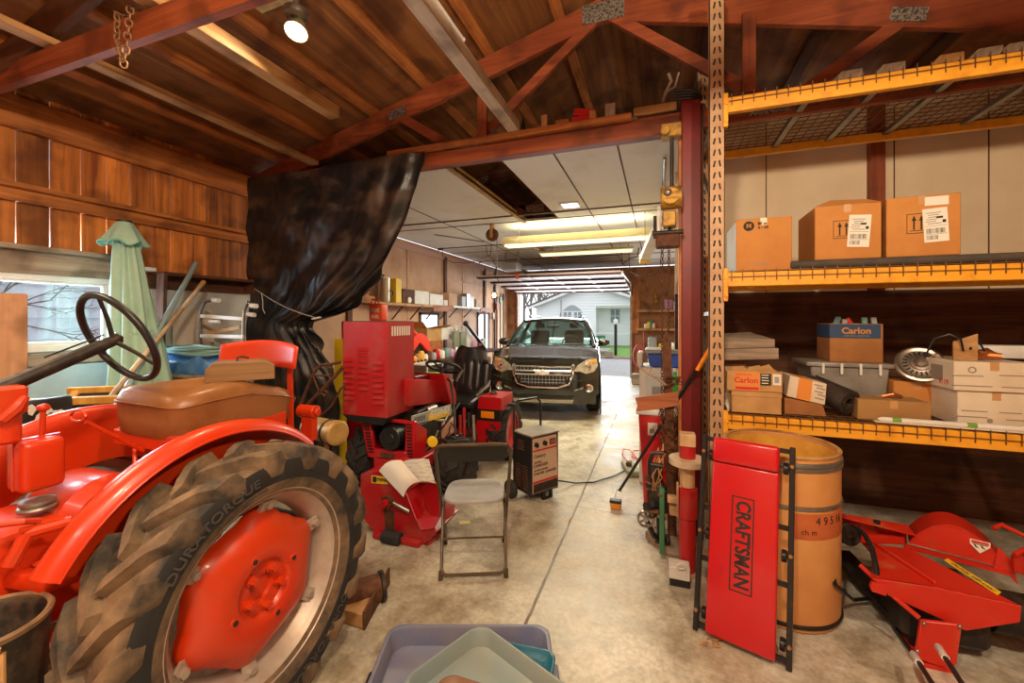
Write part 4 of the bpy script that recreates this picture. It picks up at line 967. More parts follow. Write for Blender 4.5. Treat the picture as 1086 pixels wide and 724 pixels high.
# ---------------------------------------------------------------- black folding chair (seen from behind)
f0, f1 = PZ(467, 615), PZ(537, 612); mid = (f0+f1)/2; rz = math.atan2(f1.y-f0.y, f1.x-f0.x)
K = thing('folding_chair', 'black metal folding chair standing in the middle of the floor, seen from behind', 'chair', (mid.x, mid.y, 0), rz)
def arch(pts, r=.0115): return MB().tube(pts, r, 10)
M['bronze'] = mat('bronze_brown_tube', (.10, .07, .045), .35, .6, col2=(.16, .12, .08), scale=12)
bt = [(-.215, .42, .012), (-.225, .24, .36), (-.232, .11, .58), (-.235, -.03, .80), (-.228, -.055, .84), (-.205, -.075, .868), (-.16, -.08, .875), (.16, -.08, .875), (.205, -.075, .868), (.228, -.055, .84), (.235, -.03, .80), (.232, .11, .58), (.225, .24, .36), (.215, .42, .012)]
arch(bt).build('back_frame', M['bronze'], K, local=True)
fl = [(-.205, .30, .42), (-.212, .22, .34), (-.205, .02, .06), (-.19, .005, .035), (-.165, 0, .028), (.165, 0, .028), (.19, .005, .035), (.205, .02, .06), (.212, .22, .34), (.205, .30, .42)]
arch(fl, .0105).build('leg_loop', M['bronze'], K, local=True)
for sx in (-1, 1):
    MB().cyl((sx*.208, .0, 0), (sx*.206, .012, .05), .0155, n=12).build('foot_cap', M['bronze'], K, local=True)
    MB().cyl((sx*.215, .425, 0), (sx*.2165, .412, .04), .016, n=12).build('foot_cap', M['black'], K, local=True)
MB().cyl((-.207, .115, .20), (.207, .115, .20), .007, n=8).build('crossbar', M['bronze'], K, local=True)
def backp(i, j):
    x = (i-.5)*.425; z = .868-.135*j*(1-.22*abs(2*i-1)**4); return V((x, -.075+.155*j*.62+.035*cos(pi*(i-.5))-.01, z))
MB().grid(backp, 20, 6).thick(.006).build('backrest', M['black'], K, local=True, ang=60)
M['greyseat'] = mat('grey_dusty_plastic_seat', (.36, .36, .36), .45, col2=(.26, .26, .26), scale=6)
def seatp(i, j):
    a = 2*pi*i; k = 4; sx = abs(cos(a))**(2/k)*math.copysign(1, cos(a)); sy = abs(sin(a))**(2/k)*math.copysign(1, sin(a))
    r = [0, .45, .8, .97, 1, .985, .93, 0][j]; z = [-.014, -.011, -.004, 0, -.008, -.024, -.028, -.024][j]
    return V((sx*r*.20*(1-.07*sy), .28+sy*r*.19, .455+z))
MB().grid(lambda i, j: seatp(i, round(j*7)), 48, 7, cu=True).build('seat', M['greyseat'], K, local=True, ang=50)
a = PZ(493, 554, .001)
tag(MB().cbox((a.x, a.y, .0015), (.085, .055, .002), (0, 0, .5)).build('yellow_note', mat('yellow_note_paper', (.78, .66, .30), .8)), 'yellow slip of paper on the floor under the folding chair', 'paper')

# ---------------------------------------------------------------- wheeled battery charger
E0 = PZ(563.6, 526.7, .08); d1a = radians(57)
Q = thing('battery_charger', 'wheeled battery charger with beige control panel and loop handle', 'charger', (E0.x, E0.y, 0), d1a)
Wc, Dc = .33, .27
MB().box((0, 0, .08), (Wc, Dc, .60)).build('case', M['blackmetal'], Q, local=True, bev=.006)
MB().box((-.005, -.012, .60), (Wc+.005, Dc, .615)).build('lid', mat('dusty_lid', (.22, .19, .15), .6, col2=(.32, .28, .22), scale=6), Q, local=True, bev=.004)
fp = MB().prism([(.012, -.004, .10), (Wc-.012, -.004, .10), (Wc-.03, -.004, .585), (.012, -.004, .585)], (0, .004, 0)).build('front_panel', mat('beige_panel', (.56, .40, .28), .45), Q, local=True)
for z0_, z1_ in ((.47, .483), (.185, .205)): MB().box((.016, -.007, z0_), (Wc-.02, -.004, z1_)).build('red_stripe', M['cred'], fp, local=True)
MB().box((.02, -.007, .105), (Wc-.015, -.004, .18)).build('dark_panel', M['darkiron'], fp, local=True)
for x in (.05, .15): MB().cyl((x, -.004, .53), (x, -.026, .53), .022, .018, 16).bar((x, -.03, .512), (x, -.03, .55), .008, .01, (0, 1, 0)).build('knob', M['black'], fp, local=True)
mt_ = MB().box((.215, -.010, .505), (.285, -.004, .555)).build('meter', M['black'], fp, local=True)
MB().box((.222, -.0115, .512), (.278, -.010, .548)).build('meter_face', mat('red_meter_face', (.35, .10, .06), .4), mt_, local=True)
Mf = WM[Q.name]
def onf(x, z): return Mf @ Matrix.Translation((x, -.0052, z)) @ Matrix.Rotation(pi/2, 4, 'X')
for body, sz, x, z in (('Century', .042, .095, .425), ('BATTERY', .020, .075, .370), ('CHARGER', .038, .105, .340), ('BATTERY CHARGER', .018, .11, .298), ('STARTER CHARGER', .030, .158, .268)):
    text(body, sz, onf(x, z), M['ink'], fp, bold=.0006)
for ya, yb_, za, n in ((.05, .12, .115, 9), (.15, .22, .115, 9), (.10, .19, .46, 4)):
    m = MB()
    for k in range(n): m.box((-.004, ya, za+.025*k), (0, yb_, za+.01+.025*k))
    m.build('side_vent', M['rust'], Q, local=True)
MB().tube([(0, Dc-.02, .55), (0, Dc-.02, .80), (.012, Dc-.02, .85), (.05, Dc-.02, .885), (Wc-.05, Dc-.02, .885), (Wc-.012, Dc-.02, .85), (Wc, Dc-.02, .80), (Wc, Dc-.02, .55)], .011, 10).build('handle', M['blackmetal'], Q, local=True)
for x in (-.045, Wc+.02):
    MB().lathe([(.03, -.02), (.075, -.022), (.085, -.012), (.085, .012), (.075, .022), (.03, .02)], (x, Dc-.03, .085), (1, 0, 0), 28, loop=True).build('wheel', M['rubber'], Q, local=True)
    MB().cyl((x-.02, Dc-.03, .085), (x+.02, Dc-.03, .085), .03, n=14).build('hub_cap', M['rust'], Q, local=True)
m = MB().box((.16, .02, 0), (.185, .05, .08)).box((.25, .02, 0), (.275, .05, .08)).box((.16, .02, 0), (.275, .05, .012))
m.build('foot', M['blackmetal'], Q, local=True)
pts = [Mf@V((Wc, .12, .12))] + [PZ(u, v, .012) for u, v in ((610, 512), (630, 511), (650, 505), (662, 499))]
tag(MB().tube(pts, .007, 6).build('power_cord', M['black']), 'black power cord running over the floor from the battery charger', 'cord')  # the charger's power cord
# ---------------------------------------------------------------- parked dark olive SUV
CXC, CYF = -1.87, 6.42
A = thing('parked_car', 'dark olive compact SUV parked nose-in with chrome grille surround', 'car', (CXC, CYF+2.3, 0))
def fy_(x, z):
    q = abs(x)/.92
    return CYF+.26*q**3+.05*max(0, (z-.62)/.4)**2*2+.03*max(0, (.5-z)/.25)
def on(x, z, o=0): return V((CXC+x, fy_(x, z)-o, z))
def sm(t): t = max(0, min(1, t)); return t*t*(3-2*t)
def hoodz(x, y):        # y from the nose
    q = abs(x)/.92; return 1.0+.15*sm(y/1.0)+.02*y-.07*q**4-.015*math.exp(-((abs(x)-.45)/.08)**2)
m = MB()
m.grid(lambda i, j: on((i*2-1)*(.90-.05*(j < .2)), .27+.73*j), 40, 24)
m.grid(lambda i, j: V((CXC+(i*2-1)*.90, fy_((i*2-1)*.9, 1.0)+j*(CYF+1.35-fy_((i*2-1)*.9, 1.0)), hoodz((i*2-1)*.92, j*1.3))), 40, 16)
def sidex(y, z): return .905+.025*sin(pi*min(1, max(0, (z-.25)/.85)))-.03*max(0, (y-4.2))
for sg in (-1, 1):
    m.grid(lambda i, j: V((CXC+sg*sidex(4.65*i, .27+.80*j), max(fy_(.9, .27+.73*j), CYF+.26+4.4*i), .27+j*(hoodz(.92, min(1.3, .26+4.4*i))-.27))), 40, 12)
m.grid(lambda i, j: V((CXC+(i*2-1)*.86, CYF+4.68+.06*sin(pi*j), .30+.80*j)), 10, 8)
m.box((CXC-.84, CYF+.3, .24), (CXC+.84, CYF+4.6, .32))
m.grid(lambda i, j: V((CXC+(i*2-1)*.88, CYF+1.3+j*3.38, 1.13)), 10, 4)
body = m.build('body', M['car'], A, ang=40)
# greenhouse
RZc = 1.63
def gh(x, y, z): return V((CXC+x, CYF+y, z))
pil = MB()
W0, W1 = .80, .60
ws = [gh(-W0, 1.22, 1.13), gh(W0, 1.22, 1.13), gh(W1, 2.0, 1.60), gh(-W1, 2.0, 1.60)]
for sg in (-1, 1):
    pil.tube([gh(sg*(W0+.02), 1.15, 1.12), gh(sg*(W0-.06), 1.55, 1.38), gh(sg*(W1+.02), 2.0, 1.60)], .038, 8)
    pil.tube([gh(sg*(W1+.03), 1.98, 1.595), gh(sg*.62, 2.9, 1.62), gh(sg*.60, 4.2, 1.60)], .04, 8)
    pil.tube([gh(sg*.60, 4.15, 1.60), gh(sg*.78, 4.55, 1.12)], .05, 8)
    pil.tube([gh(sg*.63, 2.75, 1.6), gh(sg*.86, 2.7, 1.1)], .035, 8)
pil.tube([gh(-W1, 2.0, 1.605), gh(0, 1.96, 1.625), gh(W1, 2.0, 1.605)], .025, 8)
pil.build('pillar', M['car'], A)
MB().grid(lambda i, j: gh((i*2-1)*(W1+.02), 1.97+2.3*j, 1.62+.045*(1-(i*2-1)**2)+.02*sin(pi*j)), 16, 12).thick(.02).build('roof', M['car'], A)
MB().grid(lambda i, j: ws[0].lerp(ws[1], i).lerp(ws[3].lerp(ws[2], i), j)+V((0, -.10*(1-(2*i-1)**2), .02*(1-(2*i-1)**2)*j)), 16, 8).build('windshield', M['carglass'], A)
for sg in (-1, 1):
    MB().prism([gh(sg*.86, 1.5, 1.13), gh(sg*.64, 2.05, 1.58), gh(sg*.63, 4.1, 1.58), gh(sg*.84, 4.4, 1.13)], (sg*.004, 0, 0)).build('side_window', M['carglass'], A)
MB().prism([gh(-.76, 4.58, 1.15), gh(.76, 4.58, 1.15), gh(.58, 4.25, 1.58), gh(-.58, 4.25, 1.58)], (0, .004, 0)).build('rear_window', M['carglass'], A)
for sg in (-1, 1):
    MB().tube([gh(sg*.52, 2.05, 1.665), gh(sg*.55, 2.15, 1.715), gh(sg*.55, 3.9, 1.715), gh(sg*.53, 4.05, 1.665)], .016, 8).build('roof_rail', M['black'], A)
    mr = MB().ball(gh(sg*1.0, 1.62, 1.19), .10, (1.15, .7, .75), 16).bar(gh(sg*.88, 1.6, 1.13), gh(sg*.97, 1.62, 1.15), .06, .05).build('side_mirror', M['car'], A)
MB().tube([gh(-.02, 3.6, 1.68), gh(-.02, 3.72, 1.80)], .006, 6).build('antenna', M['black'], A)
MB().tube([gh(-.5, 1.16, 1.17), gh(0, 1.1, 1.185), gh(.15, 1.12, 1.19)], .010, 6).tube([gh(.05, 1.1, 1.18), gh(.5, 1.14, 1.18), gh(.66, 1.18, 1.17)], .010, 6).build('wiper', M['black'], A)
for sx in (-.38, .38):
    sb = MB().cbox(gh(sx, 2.55, 1.15), (.42, .14, .50), (radians(-12), 0, 0)).build('seat_back', M['black'], A, bev=.05, seg=2)
    MB().cbox(gh(sx, 2.62, 1.50), (.20, .09, .12)).build('headrest', M['black'], sb, bev=.03, seg=2)
MB().cbox(gh(0, 1.72, 1.5), (.24, .03, .07)).build('rear_view_mirror', M['black'], A, bev=.01)
sw = [gh(.36+.18*cos(q), 1.78+.06*sin(q), 1.14+.17*sin(q)) for q in [2*pi*k/24 for k in range(24)]]
MB().tube(sw, .014, 8, closed=True).build('steering_wheel', M['black'], A)
MB().box((CXC-.8, CYF+1.3, 1.05), (CXC+.8, CYF+1.75, 1.135)).build('dashboard', M['black'], A, bev=.03)
MB().box((CXC-.05, CYF+4.9, .9), (CXC+.0, CYF+4.9, .9))
A.rotation_euler = (0, 0, radians(8)); A.location = (CXC-.22, CYF+2.35, 0)
# grille: two openings inside a chrome surround
def patch(poly, o, mt, nm, par, dep=.006):
    """a small plate that follows the nose, from front-view points"""
    m = MB(); bm = m.bm
    cx_ = sum(p[0] for p in poly)/len(poly); cz_ = sum(p[1] for p in poly)/len(poly)
    rings = []
    for s in (0, .5, 1.0):
        if s == 0: rings.append([bm.verts.new(on(cx_, cz_, o))]); continue
        ring = []
        n = len(poly)
        for k in range(n):
            for f in (0, .25, .5, .75):
                x = poly[k][0]*(1-f)+poly[(k+1) % n][0]*f; z = poly[k][1]*(1-f)+poly[(k+1) % n][1]*f
                ring.append(bm.verts.new(on(cx_+(x-cx_)*s, cz_+(z-cz_)*s, o)))
        rings.append(ring)
    L = len(rings[1])
    for k in range(L):
        m._f([rings[0][0], rings[1][k], rings[1][(k+1) % L]]); m._f([rings[1][k], rings[2][k], rings[2][(k+1) % L], rings[1][(k+1) % L]])
    ext = [bm.verts.new(on(cx_+(v.co.x-CXC-cx_), v.co.z, o-dep)) for v in rings[2]]
    for k in range(L): m._f([rings[2][k], ext[k], ext[(k+1) % L], rings[2][(k+1) % L]])
    return m.build(nm, mt, par)
def band(poly, r, o, nm, par, mt):
    pts = []
    n = len(poly)
    for k in range(n):
        for f in (0, .2, .4, .6, .8): pts.append(on(poly[k][0]*(1-f)+poly[(k+1) % n][0]*f, poly[k][1]*(1-f)+poly[(k+1) % n][1]*f, o))
    return MB().tube(pts, r, 6, closed=True).build(nm, mt, par)
gu = [(-.47, .875), (.47, .875), (.45, .805), (-.45, .805)]
gl = [(-.44, .735), (.44, .735), (.38, .62), (.22, .565), (-.22, .565), (-.38, .62)]
g1 = patch(gu, .006, M['black'], 'upper_grille', A); g2 = patch(gl, .006, M['black'], 'lower_grille', A)
band(gu, .015, .012, 'chrome_surround', g1, M['chrome'])
band([(-.50, .90), (-.49, .76), (-.42, .60), (-.24, .545), (.24, .545), (.42, .60), (.49, .76), (.50, .90), (.47, .89), (.45, .75), (-.45, .75), (-.47, .89)], .016, .012, 'chrome_surround', g2, M['chrome'])
m = MB()
for k in range(15):
    x = -.40+.8*k/14; zb_ = .575+.10*max(0, abs(x)-.22)/.2
    m.bar(on(x, zb_+.01, .012), on(x, .725, .012), .006, .006).bar(on(x*1.05, .815, .012), on(x*1.05, .865, .012), .006, .006)
m.build('grille_mesh', M['greyplastic'], g2)
for z in (.62, .67): MB().tube([on(-.36+.72*k/10, z, .012) for k in range(11)], .004, 5).build('grille_bar', M['greyplastic'], g2)
bw = [(-.125, -.005), (-.105, .028), (-.042, .028), (-.042, .042), (.042, .042), (.042, .028), (.125, .028), (.105, -.028), (.042, -.028), (.042, -.042), (-.042, -.042), (-.042, -.028), (-.115, -.028)]
MB().prism([on(x, .785+z, .02) for x, z in bw], (0, -.012, 0)).build('bowtie_emblem', mat('silver_emblem', (.66, .64, .58), .3, .9), A, bev=.003)
M['headlamp'] = mat('headlamp_glass', (.58, .54, .42), .12, .4, col2=(.30, .27, .20), scale=14, coat=1)
for sg in (-1, 1):
    hl = patch([(sg*x, z) for x, z in ((.50, .80), (.56, .90), (.70, .985), (.86, 1.0), (.88, .88), (.82, .79), (.70, .76), (.60, .80))], .012, M['headlamp'], 'headlamp', A, .03)
    MB().lathe([(.0, .012), (.035, .008), (.05, .018), (.062, .018), (.066, 0)], on(sg*.72, .87, .010), (0, -1, 0), 20).build('reflector', M['chrome'], hl)
    patch([(sg*x, z) for x, z in ((.74, .955), (.85, .985), (.86, .955), (.78, .93))], .02, M['lens'], 'turn_signal', hl, .01)
    fg = MB().lathe([(.038, .012), (.046, .022), (.068, .018), (.07, 0)], on(sg*.74, .53, .0), (0, -1, 0), 22).build('fog_lamp_ring', M['chrome'], A)
    MB().lathe([(0, .016), (.038, .012)], on(sg*.74, .53, 0), (0, -1, 0), 16).build('fog_lamp', M['headlamp'], fg)
    patch([(sg*x, z) for x, z in ((.50, .49), (.64, .515), (.66, .555), (.54, .52))], .012, M['chrome'], 'fog_trim', A, .008)
    MB().tube([on(sg*x, z, .006) for x, z in ((.50, .64), (.65, .665), (.8, .69), (.87, .70))], .008, 6).build('bumper_crease', M['car'], A)
patch([(-.52, .42), (.52, .42), (.46, .36), (-.46, .36)], .006, M['black'], 'air_intake', A)
patch([(-.50, .345), (.50, .345), (.48, .29), (-.48, .29)], .010, mat('silver_skid_plate', (.46, .44, .36), .4, .5), 'skid_plate', A)
for sg in (-1, 1):
    MB().tube([on(sg*x, 1.005, .004) for x in (.02, .2, .4, .6)], .012, 6).build('hood_edge', M['car'], A)
    for yc in (.95, 3.75):
        c = (CXC+sg*.80, CYF+yc, .345)
        wh = MB().lathe([(.24, -.10), (.30, -.115), (.335, -.10), (.345, -.06), (.345, .06), (.335, .10), (.30, .115), (.24, .10)], c, (1, 0, 0), 40, loop=True).build('tire', M['rubber'], A)
        MB().lathe([(0, .07), (.05, .08), (.2, .075), (.235, .095), (.245, .10), (.24, -.1), (0, -.1)], c, (sg, 0, 0), 30).build('wheel_rim', M['steel'], wh)
        MB().lathe([(.36, -.0), (.44, -.0), (.44, .02), (.36, .02)], (CXC+sg*.918, CYF+yc, .345), (sg, 0, 0), 24, loop=True).build('wheel_arch', M['black'], A)

# ---------------------------------------------------------------- overhead door, tracks, opener
def dz_(y): return 2.44+(12-y)*.065
D = struct(MB().hexa([(jx0, 9.0, dz_(9)), (jx1, 9.0, dz_(9)), (jx1, 12, dz_(12)), (jx0, 12, dz_(12)), (jx0, 9.0, dz_(9)+.04), (jx1, 9.0, dz_(9)+.04), (jx1, 12, dz_(12)+.04), (jx0, 12, dz_(12)+.04)]).build('door_1', mat('pinkish_white_door', (.66, .55, .52), .5, col2=(.55, .44, .42), scale=2)))
for k, yy in enumerate((9.03, 9.77, 10.5, 11.25, 11.97)): MB().box((jx0, yy-.03, dz_(yy)-.04), (jx1, yy+.03, dz_(yy)+.005)).build('door_rib', M['darkX'], D)
for k in range(4):
    for xx in (-3.2, -2.3, -1.5): MB().bar((xx, 9.08+.74*k, dz_(9.08+.74*k)-.006), (xx, 9.72+.74*k, dz_(9.72+.74*k)-.006), .08, .015).build('door_stile', M['white'], D)
for sx, xx in ((-1, jx0-.03), (1, jx1+.03)):
    o = MB().box((xx-.02, 9.0, 2.60), (xx+.02, 11.7, 2.66)).tube([(xx, 11.7, 2.63), (xx, 11.9, 2.52), (xx, 11.98, 2.3)], .025, 6).box((xx-.02, 11.95, 0.0), (xx+.02, 11.99, 2.3)).build('door_track', M['galv'])
    tag(o, 'galvanised overhead door track on the %s side of the garage door' % ('left' if sx < 0 else 'right'), 'track')
    o2 = MB().bar((xx, 9.25, 2.53), (xx, 9.3, CZ), .03, .03).build('track_hanger', M['galv'], o) if 0 else None
op = thing('door_opener', 'garage door opener motor with red pull hanging from the ceiling', 'opener', (PY(543, 283, 8.6).x, 8.6, 2.6))
oc = PY(543, 283, 8.6)
MB().cbox(oc, (.36, .40, .17)).build('motor_housing', M['greyplastic'], op, bev=.02)
MB().box((oc.x-.02, 8.8, oc.z-.02), (oc.x+.02, 12.0, oc.z+.03)).build('rail', M['galv'], op)
for sx in (-.15, .15): MB().bar((oc.x+sx, 8.6, oc.z+.08), (oc.x+sx, 8.6, CZ), .025, .025).build('hanger', M['galv'], op)
rp = PY(548.5, 293, 8.9)
MB().tube([(rp.x, 8.9, oc.z-.02), (rp.x, 8.9, rp.z+.06)], .004, 5).cbox((rp.x, 8.9, rp.z), (.05, .02, .13)).build('pull_handle', mat('orange_red_pull', (.9, .10, .02), .5), op, label='red pull handle')
MB().tube([(oc.x+.1, 8.5, oc.z-.05), (oc.x+.35, 8.9, oc.z-.22), (oc.x+.4, 9.3, oc.z-.25)], .008, 5).build('arm', M['galv'], op)
# ---------------------------------------------------------------- fluorescent fixtures, pulley, vent, wires
def fluo(u0, v0, u1, v1, y, lb, on_, hgt=.12, rz=0):
    a = PY(u0, v0, y); b = PY(u1, v1, y); zc = (a.z+b.z)/2
    t = thing('fluorescent_fixture', lb, 'light', ((a.x+b.x)/2, y, zc))
    MB().prism([(a.x, y-.16, zc), (a.x, y+.16, zc), (a.x, y+.06, zc+hgt), (a.x, y-.06, zc+hgt)], (b.x-a.x, 0, 0)).build('reflector', mat('cream_reflector_%d' % (y*10), (.70, .62, .34), .45), t)
    for k, dy in enumerate((-.06, .06)):
        MB().cyl((a.x+.03, y+dy, zc-.02), (b.x-.03, y+dy, zc-.02), .019, n=12).build('tube', em('fluorescent_tube_%d_%d' % (y*10, k), (1, .93, .62), on_), t)
    for x in (a.x+.25, b.x-.25): MB().cyl((x, y, zc+hgt), (x, y, CZ), .006, n=6).build('hanger', M['galv'], t)
    return (a+b)/2
c1 = fluo(535, 262, 697, 248, 6.3, 'long lit fluorescent fixture across the garage ceiling, nearer of two', 1.0)
c2 = fluo(573, 271, 672, 263, 8.0, 'fluorescent fixture across the garage ceiling, farther of two', .8, .05)
lamp('fluorescent_light_near', 'AREA', (c1.x, 6.3, c1.z-.06), 75, (1, .90, .62), 2.0, (0, 0, 0), .3)
lamp('fluorescent_light_up', 'AREA', (c1.x, 6.3, c1.z+.17), 10, (1, .86, .50), 2.0, (pi, 0, 0), .3)
lamp('fluorescent_light_far', 'AREA', (c2.x, 8.0, c2.z-.06), 45, (1, .94, .75), 1.6, (0, 0, 0), .2)
a = PY(551, 265, 6.7); b = PY(592, 288, 9.2)
tag(MB().bar((a.x, 6.7, CZ-.1), (a.x, 9.4, CZ-.1), .07, .05).build('ceiling_batten', M['lumY']), 'yellow-lit wooden batten under the ceiling behind the lit fixture', 'batten')
a = PY(693, 178, 4.2); b = PY(680, 270, 4.6)
hp = PZ(706, 160, CZ); lo = PY(681, 268, 6.0)
fx_ = thing('shop_light', 'long white shop light hanging on end chains right of the garage ceiling', 'light', tuple(PY(690, 248, 5.0)))
p0, p1 = PY(703, 232, 4.6), PY(684, 273, 6.0)
MB().bar(p0, p1, .13, .07).build('body', M['white'], fx_, bev=.006)
MB().bar(p1+V((0, .0, 0)), p1+(p1-p0).normalized()*.08, .13, .12).build('end_cap', M['yellow'], fx_)
MB().tube([p0, V((p0.x, p0.y, CZ))], .005, 5).tube([p1, V((p1.x, p1.y, CZ))], .005, 5).build('hanger', M['galv'], fx_)
a = PZ(705, 168, CZ-.03); b = PY(684, 262, 5.9)
tag(MB().cyl(a, (a.x, 6.5, CZ-.03), .014, n=8).build('ceiling_pipe', M['galv']), 'thin pipe along the ceiling next to the red post', 'pipe')
c = PZ(605, 217, CZ-.005)
vt_ = thing('ceiling_light_tile', 'small square white light tile in the garage ceiling', 'light', (c.x, c.y, CZ-.02))
MB().box((c.x-.13, c.y-.13, CZ-.018), (c.x+.13, c.y+.13, CZ)).build('frame', M['white'], vt_, bev=.004)
MB().box((c.x-.10, c.y-.10, CZ-.022), (c.x+.10, c.y+.10, CZ-.018)).build('diffuser', em('bright_diffuser', (.9, .95, 1), 1.6), vt_)
MB().tube([(c.x-.06, c.y-.03, CZ-.024), (c.x, c.y+.02, CZ-.024), (c.x+.06, c.y-.03, CZ-.024)], .005, 5).build('mark', M['greyink'], vt_)
c = PY(522, 249, 6.0)
pu = thing('ceiling_pulley', 'round wooden pulley hanging from the garage ceiling by a cord', 'pulley', tuple(c))
MB().cyl(c+V((0, -.03, 0)), c+V((0, .03, 0)), .10, n=28).build('sheave', M['darkX'], pu, bev=.006)
MB().box((c.x-.02, c.y-.05, c.z-.05), (c.x+.02, c.y+.05, CZ)).build('block', M['lumZ'], pu)
MB().tube([c+V((.08, 0, 0)), c+V((.08, 0, -.3)), c+V((.075, 0, -.62))], .006, 6).build('cord', M['black'], pu)
def wire(pts, y, lb, r=.007):
    q = [PY(u, v, y) for u, v in pts]; q = [V((q[0].x-.03, y, CZ-.002))]+q+([V((q[-1].x+.03, y, CZ-.002))] if len(pts) != 6 else [])
    tag(MB().tube(q, r, 5).build('hanging_wire', M['black']), lb, 'wire')
wire([(470, 274), (480, 278), (495, 279), (510, 275), (520, 270)], 7.6, 'dark wire sagging under the ceiling left of the opener')
wire([(517, 271), (522, 274), (526, 282), (528, 279), (524, 290), (530, 300)], 7.8, 'dark wire drooping beside the opener motor')
wire([(660, 281), (668, 274), (676, 272)], 9, 'short dark cable at the right end of the door track', .012)
wire([(668, 288), (678, 293), (690, 292), (700, 286)], 8.5, 'pale cable sagging over the shelves on the door end wall')
# ---------------------------------------------------------------- outside: house, trees, mailbox, hedge strip
HYY = 26.0
def hp_(u, v, y=HYY): return PY(u, v, y)
hs = thing('neighbour_house', 'small white sided house across the drive seen through the garage door', 'house', (hp_(620, 372).x, HYY+3, -.1))
gl_, pk, gr_ = hp_(562, 326), hp_(627, 300), hp_(704, 328)
wl, wr = hp_(569, 372).x, hp_(697, 372).x; ez = hp_(569, 325).z
M['siding'] = mat('white_siding', (.86, .87, .88), .6, col2=(.80, .82, .84), scale=.8)
m = MB(); nrow = 30
zlow = -.1; zpk = pk.z
por = (hp_(632, 340).x, hp_(672, 340).x, hp_(632, 326).z)
z = zlow
while z < zpk-.08:
    zz = z+.17; f = (zpk-z)/(zpk-ez)
    xa = wl if z < ez else pk.x-(pk.x-wl)*f; xb = wr if z < ez else pk.x+(wr-pk.x)*f
    segs = [(xa, xb)] if z > por[2] else [(xa, por[0]), (por[1], xb)]
    for p, q in segs:
        m.hexa([(p, HYY-.06, z), (q, HYY-.06, z), (q, HYY+.1, z), (p, HYY+.1, z), (p, HYY, zz), (q, HYY, zz), (q, HYY+.1, zz), (p, HYY+.1, zz)])
    z = zz
m.build('front_wall', M['siding'], hs)
MB().box((por[0]-.2, HYY+1.2, zlow), (por[1]+.2, HYY+1.3, por[2]+.1)).box((por[0]-.1, HYY+.1, zlow), (por[0], HYY+1.25, por[2])).box((por[1], HYY+.1, zlow), (por[1]+.1, HYY+1.25, por[2])).build('porch_wall', M['siding'], hs)
MB().box((por[0], HYY+.05, por[2]-.02), (por[1], HYY+1.2, por[2]+.1)).build('porch_ceiling', M['white'], hs)
for a, b in ((V((gl_.x, HYY, gl_.z)), V((pk.x, HYY, zpk))), (V((gr_.x, HYY, gl_.z)), V((pk.x, HYY, zpk)))):
    MB().hexa([a+V((0, -.5, 0)), b+V((0, -.5, 0)), b+V((0, 7, 0)), a+V((0, 7, 0)), a+V((0, -.5, .14)), b+V((0, -.5, .14)), b+V((0, 7, .14)), a+V((0, 7, .14))]).build('roof', mat('dark_shingles', (.10, .10, .12), .8), hs)
    MB().hexa([a+V((0, -.56, -.16)), b+V((0, -.56, -.16)), b+V((0, -.5, -.16)), a+V((0, -.5, -.16)), a+V((0, -.56, .0)), b+V((0, -.56, .0)), b+V((0, -.5, .0)), a+V((0, -.5, .0))]).build('barge_board', M['white'], hs)
def hwin(u0, v0, u1, v1, y, arch_=False):
    a, b = PY(u0, v0, y), PY(u1, v1, y)
    w_ = MB().box((a.x-.08, y-.05, b.z-.08), (b.x+.08, y, a.z+.08)).build('window_frame', M['white'], hs)
    MB().box((a.x, y-.06, b.z), (b.x, y-.05, a.z)).build('pane', mat('house_window_%d' % u0, (.20, .27, .33), .1), w_)
    MB().box(((a.x+b.x)/2-.03, y-.07, b.z), ((a.x+b.x)/2+.03, y-.06, a.z)).box((a.x, y-.07, (a.z+b.z)/2-.02), (b.x, y-.06, (a.z+b.z)/2+.02)).build('mullion', M['white'], w_)
hwin(598, 331, 606, 339, HYY); hwin(609, 331, 616.5, 339, HYY); hwin(648, 328, 657, 342, HYY+1.2)
a, b = PY(597, 329, HYY), PY(617, 329, HYY)
MB().prism([V((a.x+(b.x-a.x)*k/10, HYY-.06, a.z+.38*sin(pi*k/10)-.05)) for k in range(11)], (0, .04, 0)).build('arched_pane', mat('dim_arch', (.34, .36, .40), .4), hs)
MB().bar(PY(595, 318, HYY-.1), PY(595, 337, HYY-.1), .04, .04).build('meter_pipe', M['galv'], hs)
MB().box((por[0], HYY-.4, .75), (por[1], HYY-.35, .8)).build('porch_rail', M['white'], hs)
MB().box((por[0]+.05, HYY+.2, zlow), (por[0]+.5, HYY+.6, .6)).build('porch_plant', M['green'], hs)
mbx = thing('post_with_white_cap', 'dark post with a white cap on the lawn by the driveway', 'post', tuple(PZ(653, 370, 0)))
pp = PY(653, 350, 19)
MB().bar((pp.x, 19, -.05), (pp.x, 19, PY(653, 344, 19).z), .12, .12, (0, 1, 0)).build('shaft', M['blackmetal'], mbx)
MB().cbox((pp.x, 19, PY(653, 341, 19).z), (.18, .25, .22)).build('cap', M['white'], mbx, bev=.04)
pp = PY(645, 370, 18.3)
tag(MB().box((pp.x-.45, 18.2, -.05), (pp.x+.2, 18.6, .25)).build('stone_block', M['greyX'], bev=.03), 'grey stone block on the grass edge by the driveway', 'block')
struct(MB().box((PY(634, 372, 18.0).x, 18.0, -.05), (12, 24.2, .02)).build('grass_strip', M['grass']))
struct(MB().box((PY(632, 372, 17.9).x, 17.75, -.05), (12, 18.0, .06)).build('kerb', M['greyX']))
rnd = random.Random(9)
